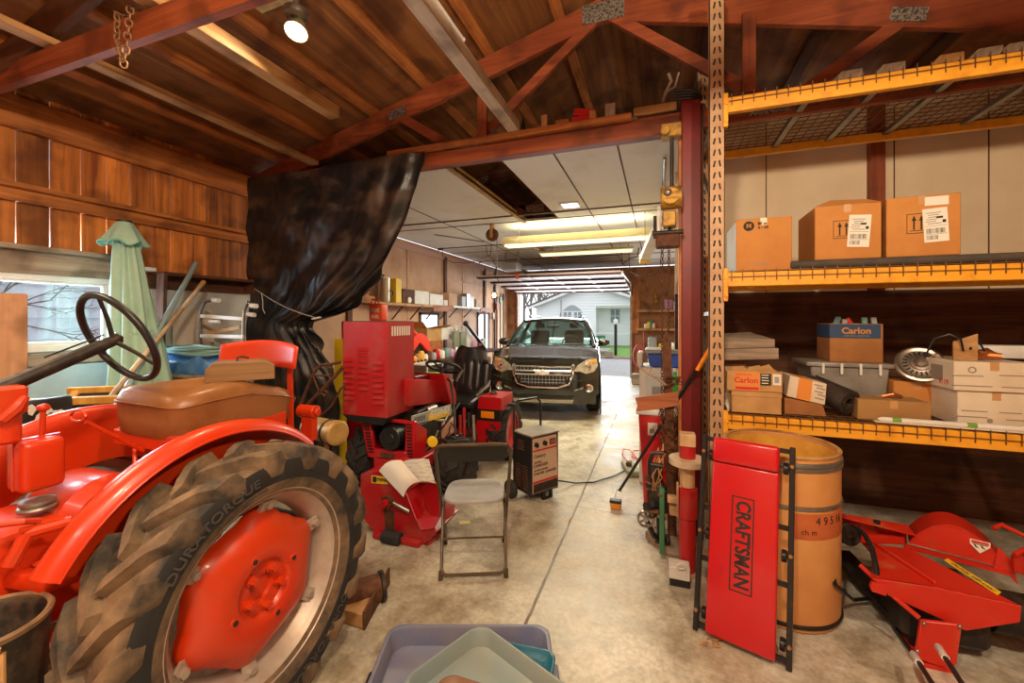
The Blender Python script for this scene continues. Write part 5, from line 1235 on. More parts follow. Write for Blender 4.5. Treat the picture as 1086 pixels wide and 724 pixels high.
for k, (u, y) in enumerate(((556, 34), (563, 38), (570, 42), (578, 45), (588, 48), (602, 50))):
    m = MB(); p = PY(u, 360, y); twig(m, V((p.x, y, -.1)), V((rnd.uniform(-.08, .08), 0, 1)).normalized(), 4.5, .13, 0)
    for _ in range(6): twig(m, V((p.x, y, rnd.uniform(2.0, 4.4))), V((rnd.uniform(-.8, .8), rnd.uniform(-.3, .3), 1)).normalized(), 2.0, .07, 2)
    tag(m.build('bare_tree', mat('bare_bark_%d' % k, (.23, .18, .17), .9)), 'bare winter tree standing behind the white house', 'tree', 'bare trees behind the house')
# ---------------------------------------------------------------- pallet rack
FY, BY = 3.15, 4.18
RK = thing('pallet_rack', 'tall pallet rack with beige punched posts and yellow-orange beams on the right', 'rack', (1.65, 3.65, 0))
def upright(x, y, h):
    m = MB()
    m.box((x-.047, y, 0), (x+.047, y+.004, h)).box((x-.047, y, 0), (x-.043, y+.075, h)).box((x+.043, y, 0), (x+.047, y+.075, h)).box((x-.08, y-.02, 0), (x+.08, y+.1, .008))
    p = m.build('upright_post', M['rackpost'], RK)
    m = MB(); z = .12
    while z < h-.05:
        for sx, sl in ((-.017, .004), (.017, -.004)):
            m.prism([(x+sx-.006-sl, y-.001, z), (x+sx+.006-sl, y-.001, z), (x+sx+.007+sl, y-.001, z+.042), (x+sx-.005+sl, y-.001, z+.042)], (0, .0006, 0))
        z += .078
    m.build('post_slots', M['ink'], p)
    return p
for x, y in ((.381, FY+.0), (.381, BY-.07), (2.95, FY), (2.95, BY-.07)): upright(x, y, 3.92)
for x in (.381, 2.95):
    for k in range(5):
        z = .25+.72*k; MB().bar((x, FY+.07, z), (x, BY-.05, z+(.55 if k % 2 else 0)), .03, .03).build('side_brace', M['galv'], RK)
LV = [(3.055, 3.155), (1.87, 1.965), (.90, .995)]
for z0, z1 in LV:
    for y, sg in ((FY-.005, 1), (BY-.045, -1)):
        m = MB().box((.43, y, z0 if sg > 0 else z1-.065), (2.9, y+.045, z1))
        b_ = m.build('beam', M['orange'], RK, bev=.004)
        for x in (.43, 2.90): 
            MB().box((x-.012, y-.012, z0-.10), (x+.018, y+.03, z1+.03)).build('beam_connector', M['orange'], b_, bev=.004)
        if sg > 0:
            for z in (z0-.06, z0+.06): MB().cyl((.436, y-.02, z), (.436, y-.010, z), .012, n=10).build('connector_stud', M['orange'], b_)
def deck(z, lb):
    t = thing('wire_deck', lb, 'wire deck', (1.65, 3.65, z))
    m = MB(); x = .47
    while x < 2.88:
        m.box((x-.0028, FY-.012, z), (x+.0028, BY, z+.005)).box((x-.0024, FY-.014, z-.06), (x+.0024, FY-.010, z+.018)); x += .066
    y = FY+.02
    while y < BY: m.box((.45, y-.0028, z+.005), (2.9, y+.0028, z+.010)); y += .07
    m.box((.45, FY-.018, z-.035), (2.9, FY-.014, z-.031))
    m.build('wire_grid', M['wire'], t)
    for x in (.95, 1.33, 1.72, 2.2, 2.6): MB().box((x-.02, FY+.04, z-.03), (x+.02, BY-.05, z-.001)).build('support_channel', M['galv'], t)
    return t
deck(3.157, 'wire mesh deck on the top beams of the rack'); deck(1.967, 'wire mesh deck on the middle beams of the rack'); deck(.997, 'wire mesh deck on the lowest beams of the rack')
for k, (u, v, lb) in enumerate(((896, 79, 'first'), (940, 74, 'second'), (1000, 66, 'third'), (1040, 60, 'fourth'), (1072, 52, 'fifth'))):
    a = PY(u, v, 3.24)
    tag(MB().prism([(a.x-.09, 3.20, 3.169), (a.x+.08, 3.20, 3.169), (a.x+.08, 3.20, 3.235), (a.x-.03, 3.20, 3.235)], (0, .10, 0)).build('board_end', M['greyY'] if k != 2 else M['lumY'], bev=.003), 'cut board end on the top rack deck, %s from the left' % lb, 'board')

# ---------------------------------------------------------------- cartons on the middle deck
ZM = 1.978
def carton(name, lb, cat, u0, v0, u1, v1, y, dep, mt, z0=None, flaps=False, rz=0):
    a, b = PY(u0, v0, y), PY(u1, v1, y)
    zb = b.z if z0 is None else z0
    t = thing(name, lb, cat, ((a.x+b.x)/2, y+dep/2, zb), rz)
    hw, h = (b.x-a.x)/2, a.z-zb
    MB().box((-hw, -dep/2, 0), (hw, dep/2, h)).build('box', mt, t, local=True, bev=.004)
    if flaps:
        MB().prism([(-hw, -dep/2, h), (hw, -dep/2, h), (hw*.7, -dep/2+.06, h+.035), (-hw*.4, -dep/2+.07, h+.05)], (0, .003, .002)).build('flap', mt, t, local=True)
    MB().box((-.02, -dep/2-.0005, h-.05), (.02, dep/2, h+.0005)).build('tape_strip', mat('tape_'+name+str(len(bpy.data.objects)), (.55, .30, .12), .3), t, local=True)
    return t, hw, h, dep
def front(t, x, z, dep, o=.0015): return WM[t.name] @ Matrix.Translation((x, -dep/2-o, z)) @ Matrix.Rotation(pi/2, 4, 'X')
def label_(t, x0, z0, x1, z1, dep, mt, nm='label', o=.001, parent=None):
    return MB().box((x0, -dep/2-o-.0006, z0), (x1, -dep/2-o, z1)).build(nm, mt, parent or t, local=True)
t, hw, h, dp = carton('cardboard_box', 'brown carton with round printed mark at left end of middle rack shelf', 'box', 781, 233, 840, 288, 3.20, .42, M['card'], ZM)
lg = MB().cyl((-hw+.075, -dp/2-.0016, h-.05), (-hw+.075, -dp/2, h-.05), .033, n=28).build('round_mark', M['ink'], t, local=True)
text('M', .038, front(t, -hw+.075, h-.05, dp, .002), M['card'], lg, bold=.0015)
text('80 ct', .026, front(t, -hw+.155, h-.037, dp), M['ink'], t, bold=.0008); text('4 • 20', .026, front(t, -hw+.16, h-.064, dp), M['ink'], t, bold=.0008)
MB().box((-hw+.03, -dp/2-.001, .055), (-hw+.20, -dp/2, .0565)).box((-hw+.03, -dp/2-.001, .03), (-hw+.20, -dp/2, .0315)).box((-hw+.10, -dp/2-.001, .041), (-hw+.19, -dp/2, .046)).build('print_lines', M['greyink'], t, local=True)
MB().box((-hw-.0015, -dp/2+.005, .004), (-hw, dp/2-.005, h-.01)).build('white_side', M['white'], t, local=True)
mt0 = ZM+.058
o = MB()
sec = [(3.20, ZM+.003), (3.20-.012, ZM+.02), (3.20-.012, ZM+.04), (3.20, ZM+.055), (3.9, ZM+.055), (3.9, ZM+.003)]
x0 = PY(838, 280, 3.2).x
o.prism([(x0, y, z) for y, z in sec], (2.86-x0, 0, 0))
tag(o.build('foam_mat', mat('dark_grey_foam', (.06, .05, .042), .8, col2=(.10, .07, .05), scale=8), bev=.008, seg=2), 'long dark foam slab under the two labelled cartons on the middle rack shelf', 'mat')
def shipbox(u0, v0, u1, v1, lb, lx, tilt, rz, extra, fl):
    t, hw, h, dp = carton('shipping_box', lb, 'box', u0, v0, u1, v1, 3.235, .40, M['card'], mt0, fl, rz)
    ax_ = -hw*.12
    sy = MB()
    for a, b, c, d in ((ax_-.055, ax_+.055, h*.38, h*.39), (ax_-.055, ax_+.055, h*.70, h*.71), (ax_-.055, ax_-.052, h*.38, h*.71), (ax_+.052, ax_+.055, h*.38, h*.71), (ax_-.04, ax_+.04, h*.42, h*.43)): sy.box((a, -dp/2-.001, c), (b, -dp/2, d))
    for q in (-.02, .015):
        sy.box((ax_+q-.004, -dp/2-.001, h*.44), (ax_+q+.004, -dp/2, h*.6)).prism([(ax_+q-.012, -dp/2-.001, h*.59), (ax_+q+.012, -dp/2-.001, h*.59), (ax_+q, -dp/2-.001, h*.68)], (0, .001, 0))
    sy.build('this_way_up_mark', M['ink'], t, local=True)
    R = Matrix.Rotation(tilt, 4, 'Y'); c = V((lx, -dp/2-.0016, h*.5))
    W_, Hh = .115, .205
    lab = MB().cbox(c, (W_, .0012, Hh), (0, tilt, 0)).build('shipping_label', M['paper'], t, local=True)
    mk = MB(); rnd = random.Random(4)
    def lb_(x, z, w, hh): mk.cbox(c+R.to_3x3()@V((x, -.0009, z)), (w, .0004, hh), (0, tilt, 0))
    for z, hh, n in ((-.035, .03, 20), (-.075, .026, 12)):
        for k in range(n): lb_(-.045+.0045*k, z, rnd.choice([.0012, .002, .003]), hh)
    for k in range(6): lb_(-.015+rnd.uniform(-.012, .012), .075-.013*k, rnd.uniform(.04, .07), .003)
    lb_(.04, .02, .016, .018); lb_(0, -.005, .10, .0015); lb_(0, -.055, .10, .0015); lb_(.02, .045, .03, .012)
    mk.build('label_print', M['ink'], lab, local=True)
    if extra: MB().box((lx-.05, -dp/2-.0016, h-.065), (lx+.06, -dp/2, h-.012)).build('second_label', M['paper'], t, local=True)
shipbox(866, 219, 936, 278, 'brown shipping carton with white label, middle one on the rack shelf', .06, radians(4), radians(-2), False, True)
shipbox(944, 210, 1021, 275, 'brown shipping carton with two white labels, right end of the middle rack shelf', .06, radians(-3), radians(-4), True, False)

# ---------------------------------------------------------------- stuff on the lowest deck
ZL = 1.008
def flat(lb, u0, v0, u1, v1, y, dep, mt, z0): return carton('carton', lb, 'box', u0, v0, u1, v1, y, dep, mt, z0)
t1, hw, h, dp = carton('carton', 'pale dirty carton under the long orange printed carton', 'box', 776, 414, 829, 445, 3.20, .36, M['card2'], ZL)
MB().box((-hw-.002, -dp/2-.003, h-.035), (hw+.002, dp/2+.003, h+.001)).build('lid', M['card2'], t1, local=True, bev=.002)
ztop1 = ZL+h+.002
t2, hw, h, dp = carton('carton', 'orange and white printed carton open at the top, on the pale dirty carton', 'box', 771, 393, 830, 413, 3.19, .36, M['card2'], ztop1)
fr = MB().box((-hw*.72, -dp/2-.001, 0.004), (hw*.2, -dp/2, h-.002)).build('orange_print', mat('orange_carton_print', (.72, .26, .06), .7), t2, local=True)
text('Carlon', .052, front(t2, -hw*.3, h*.55, dp), M['redink'], fr, bold=.0012)
MB().box((-hw*.68, -dp/2-.0018, .012), (hw*.16, -dp/2, .03)).build('red_bar', M['redink'], fr, local=True)
text('ELECTRICAL', .018, front(t2, -hw*.38, h*.84, dp), M['redink'], fr)
lbk = MB().box((hw*.22, -dp/2-.001, .045), (hw*.60, -dp/2, h-.01)).build('black_label', M['ink'], t2, local=True)
m = MB()
for k in range(4): m.box((hw*.26, -dp/2-.0018, .057+.018*k), (hw*(.5+.02*(k % 2)), -dp/2, .063+.018*k))
m.build('label_lines', M['paper'], lbk, local=True)
MB().box((hw*.66, -dp/2-.001, .05), (hw*.95, -dp/2, h-.012)).build('picture_label', M['paper'], t2, local=True)
MB().box((hw*.72, -dp/2-.0018, .065), (hw*.88, -dp/2, h-.028)).build('outlet_picture', M['greyplastic'], t2, local=True)
for k, x in enumerate((-.5, .1, .45)): MB().prism([(hw*x-.05, -dp/2+.02, h), (hw*x+.06, -dp/2+.02, h), (hw*x+.03, -dp/2+.08, h+.03+.008*k), (hw*x-.04, -dp/2+.08, h+.022)], (0, .003, 0)).build('flap', M['card2'], t2, local=True)
ztop2 = ztop1+h
for k, (u0, v0, u1, v1, y, lb) in enumerate(((765, 370, 826, 383, 3.42, 'rough grey board above the orange printed carton, lower of two'), (765, 356, 822, 368, 3.46, 'rough grey board above the orange printed carton, upper of two'))):
    a, b = PY(u0, v0, y), PY(u1, v1, y)
    zb = ztop2+.05 if k == 0 else za+.004
    hh = a.z-b.z; za = zb+hh
    tag(MB().hexa([(a.x, y, zb), (b.x, y, zb+.02), (b.x-.05, y+.45, zb+.02), (a.x, y+.45, zb), (a.x, y, za), (b.x, y, za+.02-.02*k), (b.x-.08, y+.45, za+.04), (a.x, y+.45, za+.02)]).build('rough_board', M['greyX'], bev=.003), lb, 'board')
tag(MB().box((.47, 3.50, ztop2+.003), (.62, 3.80, ztop2+.048)).build('spacer_block', M['darkX'], bev=.003), 'dark wood block under the rough grey boards on the lowest rack shelf', 'block')
# open white / orange carton tipped
a, b = PY(838, 395, 3.25), PY(875, 428, 3.25); cz = (a.z+b.z)/2
t3 = thing('tipped_carton', 'white and orange carton tipped over beside the orange printed carton', 'box', ((a.x+b.x)/2, 3.38, ZL), 0)
cx_ = (a.x+b.x)/2; hwx = (b.x-a.x)/2
P = [V((-hwx-.02, -.13, .12)), V((hwx, -.13, .075)), V((hwx, .13, .075)), V((-hwx-.02, .13, .12)), V((-hwx, -.13, .26)), V((hwx+.01, -.13, .215)), V((hwx+.01, .13, .215)), V((-hwx, .13, .26))]
MB().hexa(P).build('box', M['whitecard'], t3, local=True, bev=.003)
MB().hexa([p+V((0, -.0005, 0)) for p in (P[0].lerp(P[1], .25), P[0].lerp(P[1], .62), P[3].lerp(P[2], .62), P[3].lerp(P[2], .25), P[4].lerp(P[5], .25)+V((0, 0, .0006)), P[4].lerp(P[5], .62)+V((0, 0, .0006)), P[7].lerp(P[6], .62), P[7].lerp(P[6], .25))]).build('orange_band', mat('orange_band', (.75, .27, .04), .7), t3, local=True)
m = MB(); rnd = random.Random(8)
for k in range(5): m.cbox((hwx*.72+rnd.uniform(-.01, .01), -.1315, .115+.022*k), (.05, .001, .008), (0, .25, 0))
m.build('print_lines', M['greyink'], t3, local=True)
MB().prism([V((-hwx*1.3, -.12, 0)), V((hwx*1.1, -.12, 0)), V((hwx*.9, -.12, .075)), V((-hwx*1.3, -.12, .11))], (0, .24, 0)).build('crushed_flaps', M['carddark'], t3, local=True)
# black rolled mat
c0 = PY(901, 424, 3.27); c0.z = ZL+.095
c1 = PY(858, 392, 3.50); c1.z = ZL+.17
dd = (c1-c0).normalized(); rl = thing('rolled_mat', 'rolled black rubber mat lying on the lowest rack shelf', 'mat', (c0.x, c0.y, ZL))
ax_, sd, tt = frame(dd)
sp = []
for k in range(110):
    q = k/110*2*pi*3.2; r = .038+.015*q/2/pi; sp.append((sd*cos(q)+tt*sin(q))*r)
m = MB(); n = len(sp)
f0 = [m.bm.verts.new(c0+p) for p in sp]; f1 = [m.bm.verts.new(c1+p) for p in sp]
for k in range(n-1): m._f([f0[k], f0[k+1], f1[k+1], f1[k]])
m.thick(.0105); m.build('roll', mat('black_rubber_mat', (.03, .022, .018), .6, col2=(.07, .045, .03), scale=9), rl, ang=60)
# clear tote with blue printed carton on top
a, b = PY(860, 385, 3.55), PY(944, 415, 3.55)
t4 = thing('clear_plastic_tote', 'clear plastic tote full of scraps under the blue printed carton', 'tote', ((a.x+b.x)/2, 3.72, ZL)); hwx = (b.x-a.x)/2; hh = a.z-ZL-.02
M['clearplastic'] = mat('cloudy_plastic', (.46, .45, .42), .3, col2=(.30, .26, .22), scale=7); M['clearplastic'].node_tree.nodes['Principled BSDF'].inputs['Transmission Weight'].default_value = .35
m = MB().prism([V((-hwx*.88, -.17, 0)), V((hwx*.88, -.17, 0)), V((hwx, -.17, hh)), V((-hwx, -.17, hh))], (0, .34, 0))
m.build('tub', M['clearplastic'], t4, local=True, bev=.008)
ld = MB().box((-hwx-.03, -.19, hh), (hwx+.02, .19, hh+.03)).build('lid', M['clearplastic'], t4, local=True, bev=.008, seg=2)
for k in range(4): MB().box((-hwx+.06+.11*k, -.196, hh-.05), (-hwx+.075+.11*k, -.188, hh+.028)).build('lid_clip', M['white'], ld, local=True)
ztote = ZL+hh+.031
t5, hw, h, dp = carton('carton', 'orange-brown carton with blue printed band standing on the clear tote', 'box', 880, 343, 937, 384, 3.60, .26, M['carddark'], ztote)
bl = MB().box((-hw-.001, -dp/2-.001, h*.62), (hw*.90, dp/2, h*.985)).build('blue_band', M['bluecard'], t5, local=True)
text('Carlon', .062, front(t5, 0, h*.81, dp), M['card'], bl, bold=.0018)
text('LAMSON & SESSIONS', .016, front(t5, 0, h*.68, dp), M['greyink'], bl)
rnd = random.Random(6)
for k in range(5):
    x = -hw*.7+.06*k; MB().bar((x, -dp/2+.06, h-.03), (x+rnd.uniform(-.03, .05), -dp/2+.08, h+rnd.uniform(.02, .05)), .03, .02).build('scrap', [M['teal'], M['greyplastic'], M['redink'], M['teal'], M['greyplastic']][k], t5, local=True)
# flat tan box, orange carton, hubcap
t6, hw, h, dp = flat('flat tan carton in front of the orange carton and hubcap', 910, 423, 988, 446, 3.24, .20, mat('tan_olive_card', (.40, .22, .075), .8, col2=(.32, .16, .05), scale=3), ZL)
MB().tube([(-.02, 0, h+.01), (.03, -.02, h+.03), (.08, 0, h+.012)], .012, 8).build('copper_fitting', mat('copper', (.55, .20, .09), .35, .9), t6, local=True)
t7, hw, h, dp = flat('orange-brown carton behind the flat tan carton, under the hubcap', 948, 404, 999, 440, 3.50, .30, M['card'], ZL)
zc7 = ZL+h
c = PY(976, 386, 3.50)
nn = V((-.25, -.80, .55)).normalized()
hc = thing('hubcap', 'dull steel wheel cover leaning on the orange-brown carton', 'hubcap', (c.x, c.y, zc7))
MB().lathe([(0, .035), (.028, .033), (.034, .026), (.036, .02), (.05, .018), (.055, .012), (.095, .004), (.102, .006), (.116, .012), (.128, .008), (.132, -.006), (.122, -.01), (0, -.004)], c, nn, 40).build('cap', mat('dull_steel_cap', (.40, .35, .30), .32, .85), hc)
_, s1, s2 = frame(nn); m = MB()
for k in range(20):
    q = 2*pi*k/20; d = s1*cos(q)+s2*sin(q); m.bar(c+d*.064+nn*.0125, c+d*.090+nn*.0075, .009, .003, nn)
m.build('cap_slots', M['ink'], hc)
# white cartons
t8, hw, h, dp = flat('lower white carton at the right end of the lowest rack shelf', 1016, 414, 1100, 446, 3.24, .45, M['whitecard'], ZL)
for x, z, w_ in ((-.1, .09, .12), (.06, .09, .1), (-.12, .055, .16), (.08, .05, .08)): label_(t8, x-w_/2, z, x+w_/2, z+.006, dp, M['greyink'], 'print_line')
MB().cyl((-.03, -dp/2-.001, .04), (-.03, -dp/2, .04), .014, n=18).build('round_print', M['greyink'], t8, local=True)
z8 = ZL+h+.003
t9, hw, h, dp = flat('upper white carton stacked at the right end of the lowest rack shelf', 1012, 383, 1100, 414, 3.22, .45, M['whitecard'], z8)
for x, z, w_ in ((-.12, h*.5, .14), (.08, h*.55, .12), (-.10, h*.16, .18), (.09, h*.16, .12)): label_(t9, x-w_/2, z, x+w_/2, z+.006, dp, M['greyink'], 'print_line')
lg = MB().lathe([(.012, 0), (.016, .0012), (.02, 0)], (-.10, -dp/2, h*.72), (0, -1, 0), 22).build('round_print', M['greyink'], t9, local=True)
MB().box((-hw-.001, -.12, h*.25), (-hw, .0, h*.8)).build('side_print', M['greyink'], t9, local=True)
text('R-19', .045, WM[t9.name] @ Matrix.Translation((-hw-.0012, -.13, h*.22)) @ Matrix.Rotation(-pi/2, 4, 'Z') @ Matrix.Rotation(pi/2, 4, 'X'), M['redink'], t9)
z9 = z8+h
a = PY(1020, 366, 3.30)
yp = thing('yellow_board_scrap', 'small yellow board with a black cord standing on the upper white carton', 'board', (a.x, 3.30, z9))
MB().prism([V((-.04, 0, .002)), V((.065, -.02, .002)), V((.065, -.02, .165)), V((-.04, 0, .115))], (.004, .018, 0)).build('board', M['lumX'], yp, local=True, bev=.002)
MB().tube([(.0, -.015, .06), (-.02, -.03, .13), (-.07, -.02, .16), (-.13, .0, .13), (-.15, .02, .06), (-.16, .03, .01)], .006, 6).tube([(.03, -.02, .07), (.06, .03, .13), (.11, .06, .12), (.15, .05, .02)], .006, 6).build('cord', M['black'], yp, local=True)
m = MB()
a = PY(1045, 373, 3.36)
for k in range(4): m.tube([(a.x-.06+.02*k, 3.34+.02*k, z9+.022+.008*k), (a.x, 3.36, z9+.03+.01*k), (a.x+.06, 3.33+.02*k, z9+.026)], .02, 8)
tag(m.build('copper_pipe_bundle', mat('copper_orange', (.55, .18, .05), .35, .7)), 'copper coloured pipes on the upper white carton behind the yellow board', 'pipes')
a = PY(1068, 372, 3.52)
tag(MB().box((a.x-.14, 3.50, z9+.003), (a.x+.3, 3.62, z9+.085)).build('white_tray', M['white'], bev=.01, seg=2), 'white tray at the back of the upper white carton', 'tray')
# white poles with green tape along the front edge
for k, (u0, v0, u1, v1, y, lb) in enumerate(((938, 441, 1100, 450, 3.175, 'white pole with green tape bands along the front edge of the lowest rack shelf'), (931, 443, 1100, 456, 3.145, 'white flat strip beneath the green-taped pole'))):
    a = PY(u0, v0, y); b = PY(u1, v1, y)
    zz = ZL+.017 if k == 0 else ZL+.006
    if k == 0:
        t = thing('white_pole', lb, 'pole', (a.x, y, ZL))
        MB().cyl((a.x, y+.03, zz), (b.x, y, zz), .0145, n=12).cyl((a.x-.02, y+.031, zz), (a.x, y+.03, zz), .005, .0145, 12).build('shaft', M['white'], t)
        for f in (.10, .60):
            x = a.x+(b.x-a.x)*f; MB().cyl((x-.022, y+.03-.03*f, zz), (x+.022, y+.03-.03*f, zz), .0155, n=12).build('tape_band', mat('green_tape_%d' % int(f*100), (.16, .36, .06), .5), t, label='green tape band')
    else: tag(MB().bar((a.x, y+.05, ZL+.004), (b.x, y-.0, ZL+.004), .035, .006).build('white_strip', M['whitecard']), lb, 'strip')
a = PY(770, 420, 3.3)
for k in range(3):
    o = MB().bar((.46+.01*k, 3.22+.05*k, ZL+.01), (.445+.015*k, 3.5+.03*k, ZL+.10+.05*k), .012, .02).build('thin_strip', M['paper']); tag(o, 'thin pale strip between the rack post and the pale dirty carton', 'strip', 'pale strips beside the rack post')

# ---------------------------------------------------------------- fibre drum
dx, dy, dr, dh = .672, 2.835, .292, .915
DR = thing('fibre_drum', 'tall brown open-topped fibre drum with a red label strip in front of the rack', 'drum', (dx, dy, 0))
MB().lathe([(0, .01), (dr-.01, .0), (dr, .01), (dr, dh-.015), (dr-.004, dh), (dr-.016, dh), (dr-.018, dh-.02), (dr-.018, .03), (0, .03)], (dx, dy, 0), (0, 0, 1), 56).build('shell', M['drum'], DR)
MB().lathe([(dr-.0185, dh-.02), (dr-.0185, .04), (0, .035)], (dx, dy, 0), (0, 0, 1), 48).build('lining', M['drumin'], DR)
for z in (.035, .655, dh-.035, dh-.06): MB().lathe([(dr, -.012), (dr+.007, -.008), (dr+.009, 0), (dr+.007, .008), (dr, .012)], (dx, dy, z), (0, 0, 1), 56).build('hoop', M['darkiron'] if z < .1 else M['galv'], DR)
MB().lathe([(dr-.016, -.002), (dr-.018, .008), (dr-.004, .012), (dr+.004, .006), (dr+.002, -.006)], (dx, dy, dh), (0, 0, 1), 56).build('rim', M['lumX'], DR)
lbz = MB().lathe([(dr+.001, .495), (dr+.0018, .50), (dr+.0018, .625), (dr+.001, .63)], (dx, dy, 0), (0, 0, 1), 40, radians(-20), radians(90), up=(0, -1, 0))
lbo = lbz.build('red_label', mat('red_brown_label', (.52, .13, .035), .7, col2=(.40, .09, .03), scale=9), DR)
def ond(v, a0, z0): 
    q = a0+v.x/dr; return V((dx+(dr+.003+v.z)*cos(q), dy+(dr+.003+v.z)*sin(q), z0+v.y))
text('4 9 5 16', .060, None, M['ink'], lbo, 'lettering', .0006, xs=.9, bend=lambda v: ond(v, radians(-52), .592))
text('ch m', .040, None, M['ink'], lbo, 'lettering', .0006, bend=lambda v: ond(v, radians(-76), .535))
# ---------------------------------------------------------------- creeper standing on end
BL, BR = PZ(735, 667), PZ(840, 713)
xh = (BR-BL); xh.z = 0; Wd = xh.length; xh.normalize(); cB = (BL+BR)/2
upv = V((.085, .185, .98)).normalized(); upv = (upv-xh*upv.dot(xh)).normalized()
CM = basis(cB+V((0, 0, .004)), xh, upv)
CRP = thing('mechanics_creeper', 'red padded mechanics creeper with black steel rails, standing on end against the fibre drum', 'creeper', tuple(cB)); 
def cl(x, y, z=0): return CM @ V((x, y, z))
Lc = 1.02
def rb(m, x0, y0, z0, x1, y1, z1): return m.hexa([cl(*p) for p in ((x0, y0, z0), (x1, y0, z0), (x1, y1, z0), (x0, y1, z0), (x0, y0, z1), (x1, y0, z1), (x1, y1, z1), (x0, y1, z1))])
hw_ = .155
pad = rb(MB(), -hw_, .02, .0, hw_, Lc-.14, .036).build('pad', M['cred'], CRP, bev=.012, seg=3)
rb(MB(), -hw_, Lc-.14, .0, hw_, Lc-.012, .055).build('headrest', M['cred'], CRP, bev=.018, seg=3)
for sx in (-1, 1):
    x = sx*(Wd/2-.012)
    rl = rb(MB(), x-.012, .0, -.02, x+.012, Lc-.005, .012).build('rail', M['blackmetal'], CRP, bev=.003)
    for y in (.10, .50, Lc-.10):
        MB().cyl(cl(x, y, .012), cl(x, y, .019), .011, .008, 12).build('rail_bolt', mat('brass_bolt', (.45, .27, .13), .35, .8) if 'brass_bolt' not in bpy.data.materials else bpy.data.materials['brass_bolt'], rl)
        cw = MB().cyl(cl(x+sx*-.03-.012, y-.02, -.05), cl(x+sx*-.03+.012, y-.02, -.05), .03, n=20).build('caster', M['black'], CRP, bev=.004)
        MB().bar(cl(x, y, -.02), cl(x-sx*.03, y-.02, -.05), .02, .02).build('caster_bracket', M['steel'], cw)
for y in (.03, .36, .62, Lc-.03): rb(MB(), -Wd/2, y-.012, -.018, Wd/2, y+.012, -.004).build('cross_brace', M['blackmetal'], CRP)
Mt = CM @ Matrix.Translation((.0, .495, .0365)) @ Matrix.Rotation(-pi/2, 4, 'Z')
text('CRAFTSMAN', .092, Mt, M['ink'], pad, bold=.0030, xs=.80, ext=.0004)
m = MB(); a, b, c_, d = -.052, .052, .265, .725
for p in ((a, c_, b, c_+.006), (a, d-.006, b, d), (a, c_, a+.006, d), (b-.006, c_, b, d)): rb(m, p[0], p[1], .036, p[2], p[3], .0372)
m.build('black_border', M['ink'], pad)
text('3742', .022, CM @ Matrix.Translation((-.09, .34, .0365)) @ Matrix.Rotation(-pi/2, 4, 'Z'), mat('dark_red_print', (.28, .01, .01), .5), pad, ext=.0003)
# ---------------------------------------------------------------- red implement under the rack
I = thing('red_snow_blower_deck', 'dusty red mower-like implement with domed guard on the floor under the rack', 'implement', (1.3, 2.75, 0))
ZT = .36
def T_(u, v): return PZ(u, v, ZT)
a, b, c, d = T_(927, 577), T_(964, 581), T_(1084, 642.6), T_(990, 622.5)
e = PY(925, 614, 2.54)
MB().prism([a, b, c, d, V((e.x, e.y, ZT))], (0, 0, -.012)).build('table', M['dred'], I, bev=.003)
fe = [V((e.x, e.y, ZT)), V((d.x, d.y, ZT)), c, PY(1082.5, 660, c.y), PY(1025, 669, d.y-.0), PY(942, 631, e.y)]
MB().prism(fe, (0, .012, 0)).build('front_apron', M['dred'], I, bev=.003)
MB().prism([PY(923, 622, e.y), V((e.x-.0, e.y, ZT-.02)), V((e.x+.06, e.y-.006, ZT-.02)), PY(940, 632, e.y-.006), PY(925, 627, e.y)], (0, .015, 0)).build('hitch_tab', M['dred'], I)
MB().bar(a+V((0, 0, .01)), d+V((.02, .02, .01)), .018, .02).build('guide_rail', M['dred'], I, bev=.003)
MB().bar(a.lerp(b, .5)+V((-.1, .1, -.02)), V((e.x+.15, e.y+.06, ZT-.04)), .018, .04).build('frame_bar', M['dred'], I)
dg = MB().prism([T_(1001, 594)+V((0, 0, .0)), T_(1005, 592), T_(1062, 628), T_(1058, 631)], (0, 0, .0012)).build('warning_strip', M['yellow'], I)
text('CAUTION  KEEP AWAY', .022, basis(T_(1031, 611.3)+V((0, 0, .0018)), T_(1058, 629)-T_(1003, 593), V((0, 1, 0))), M['ink'], dg, bold=.0006, ext=.0003)
# domed guard
bL, bR = T_(964, 579), T_(1069, 606); bx = (bR-bL); bl_ = bx.length; bx.normalize(); bn = V((-bx.y, bx.x, 0))   # bn points back
arc = []
for k in range(25):
    q = k/24; x = q*bl_; arc.append((x, .185*(sin(pi*min(1, q*.97+.015))**.75)*(1-.15*q)))
def dm(x, z, y): return bL+bx*x+bn*y+V((0, 0, z))
m = MB()
m.prism([dm(x, z, 0) for x, z in arc], tuple(bn*.008))
gd = m.build('guard_face', M['dred'], I)
m = MB().grid(lambda i, j: dm(arc[round(i*24)][0]*(1-.0*j), arc[round(i*24)][1]+.004, -.006+j*.20), 24, 3); m.thick(.006)
m.build('guard_top', M['dred'], gd, ang=60)
m = MB().prism([dm(-.02, -.012, -.02), dm(bl_+.02, -.012, -.02), dm(bl_+.02, .006, -.02), dm(-.02, .006, -.02)], tuple(bn*.03)).build('guard_flange', M['dred'], gd)
MB().prism([dm(bl_-.035, .12, -.012), dm(bl_+.015, .06, -.012), dm(bl_+.03, -.05, -.012), dm(bl_-.0, -.01, -.012), dm(bl_-.05, -.0, -.012)], tuple(bn*.01)).build('guard_end', M['dred'], gd)
sc_ = PY(1041, 573, dm(bl_*.7, 0, 0).y)
def sh_(x, z): return dm(bl_*.735+x, .098+z, -.0085)
s0 = MB().prism([sh_(-.036, .03), sh_(.036, .03), sh_(.036, .004), sh_(0, -.036), sh_(-.036, .004)], tuple(-bn*.0008)).build('shield_sticker', M['paper'], gd)
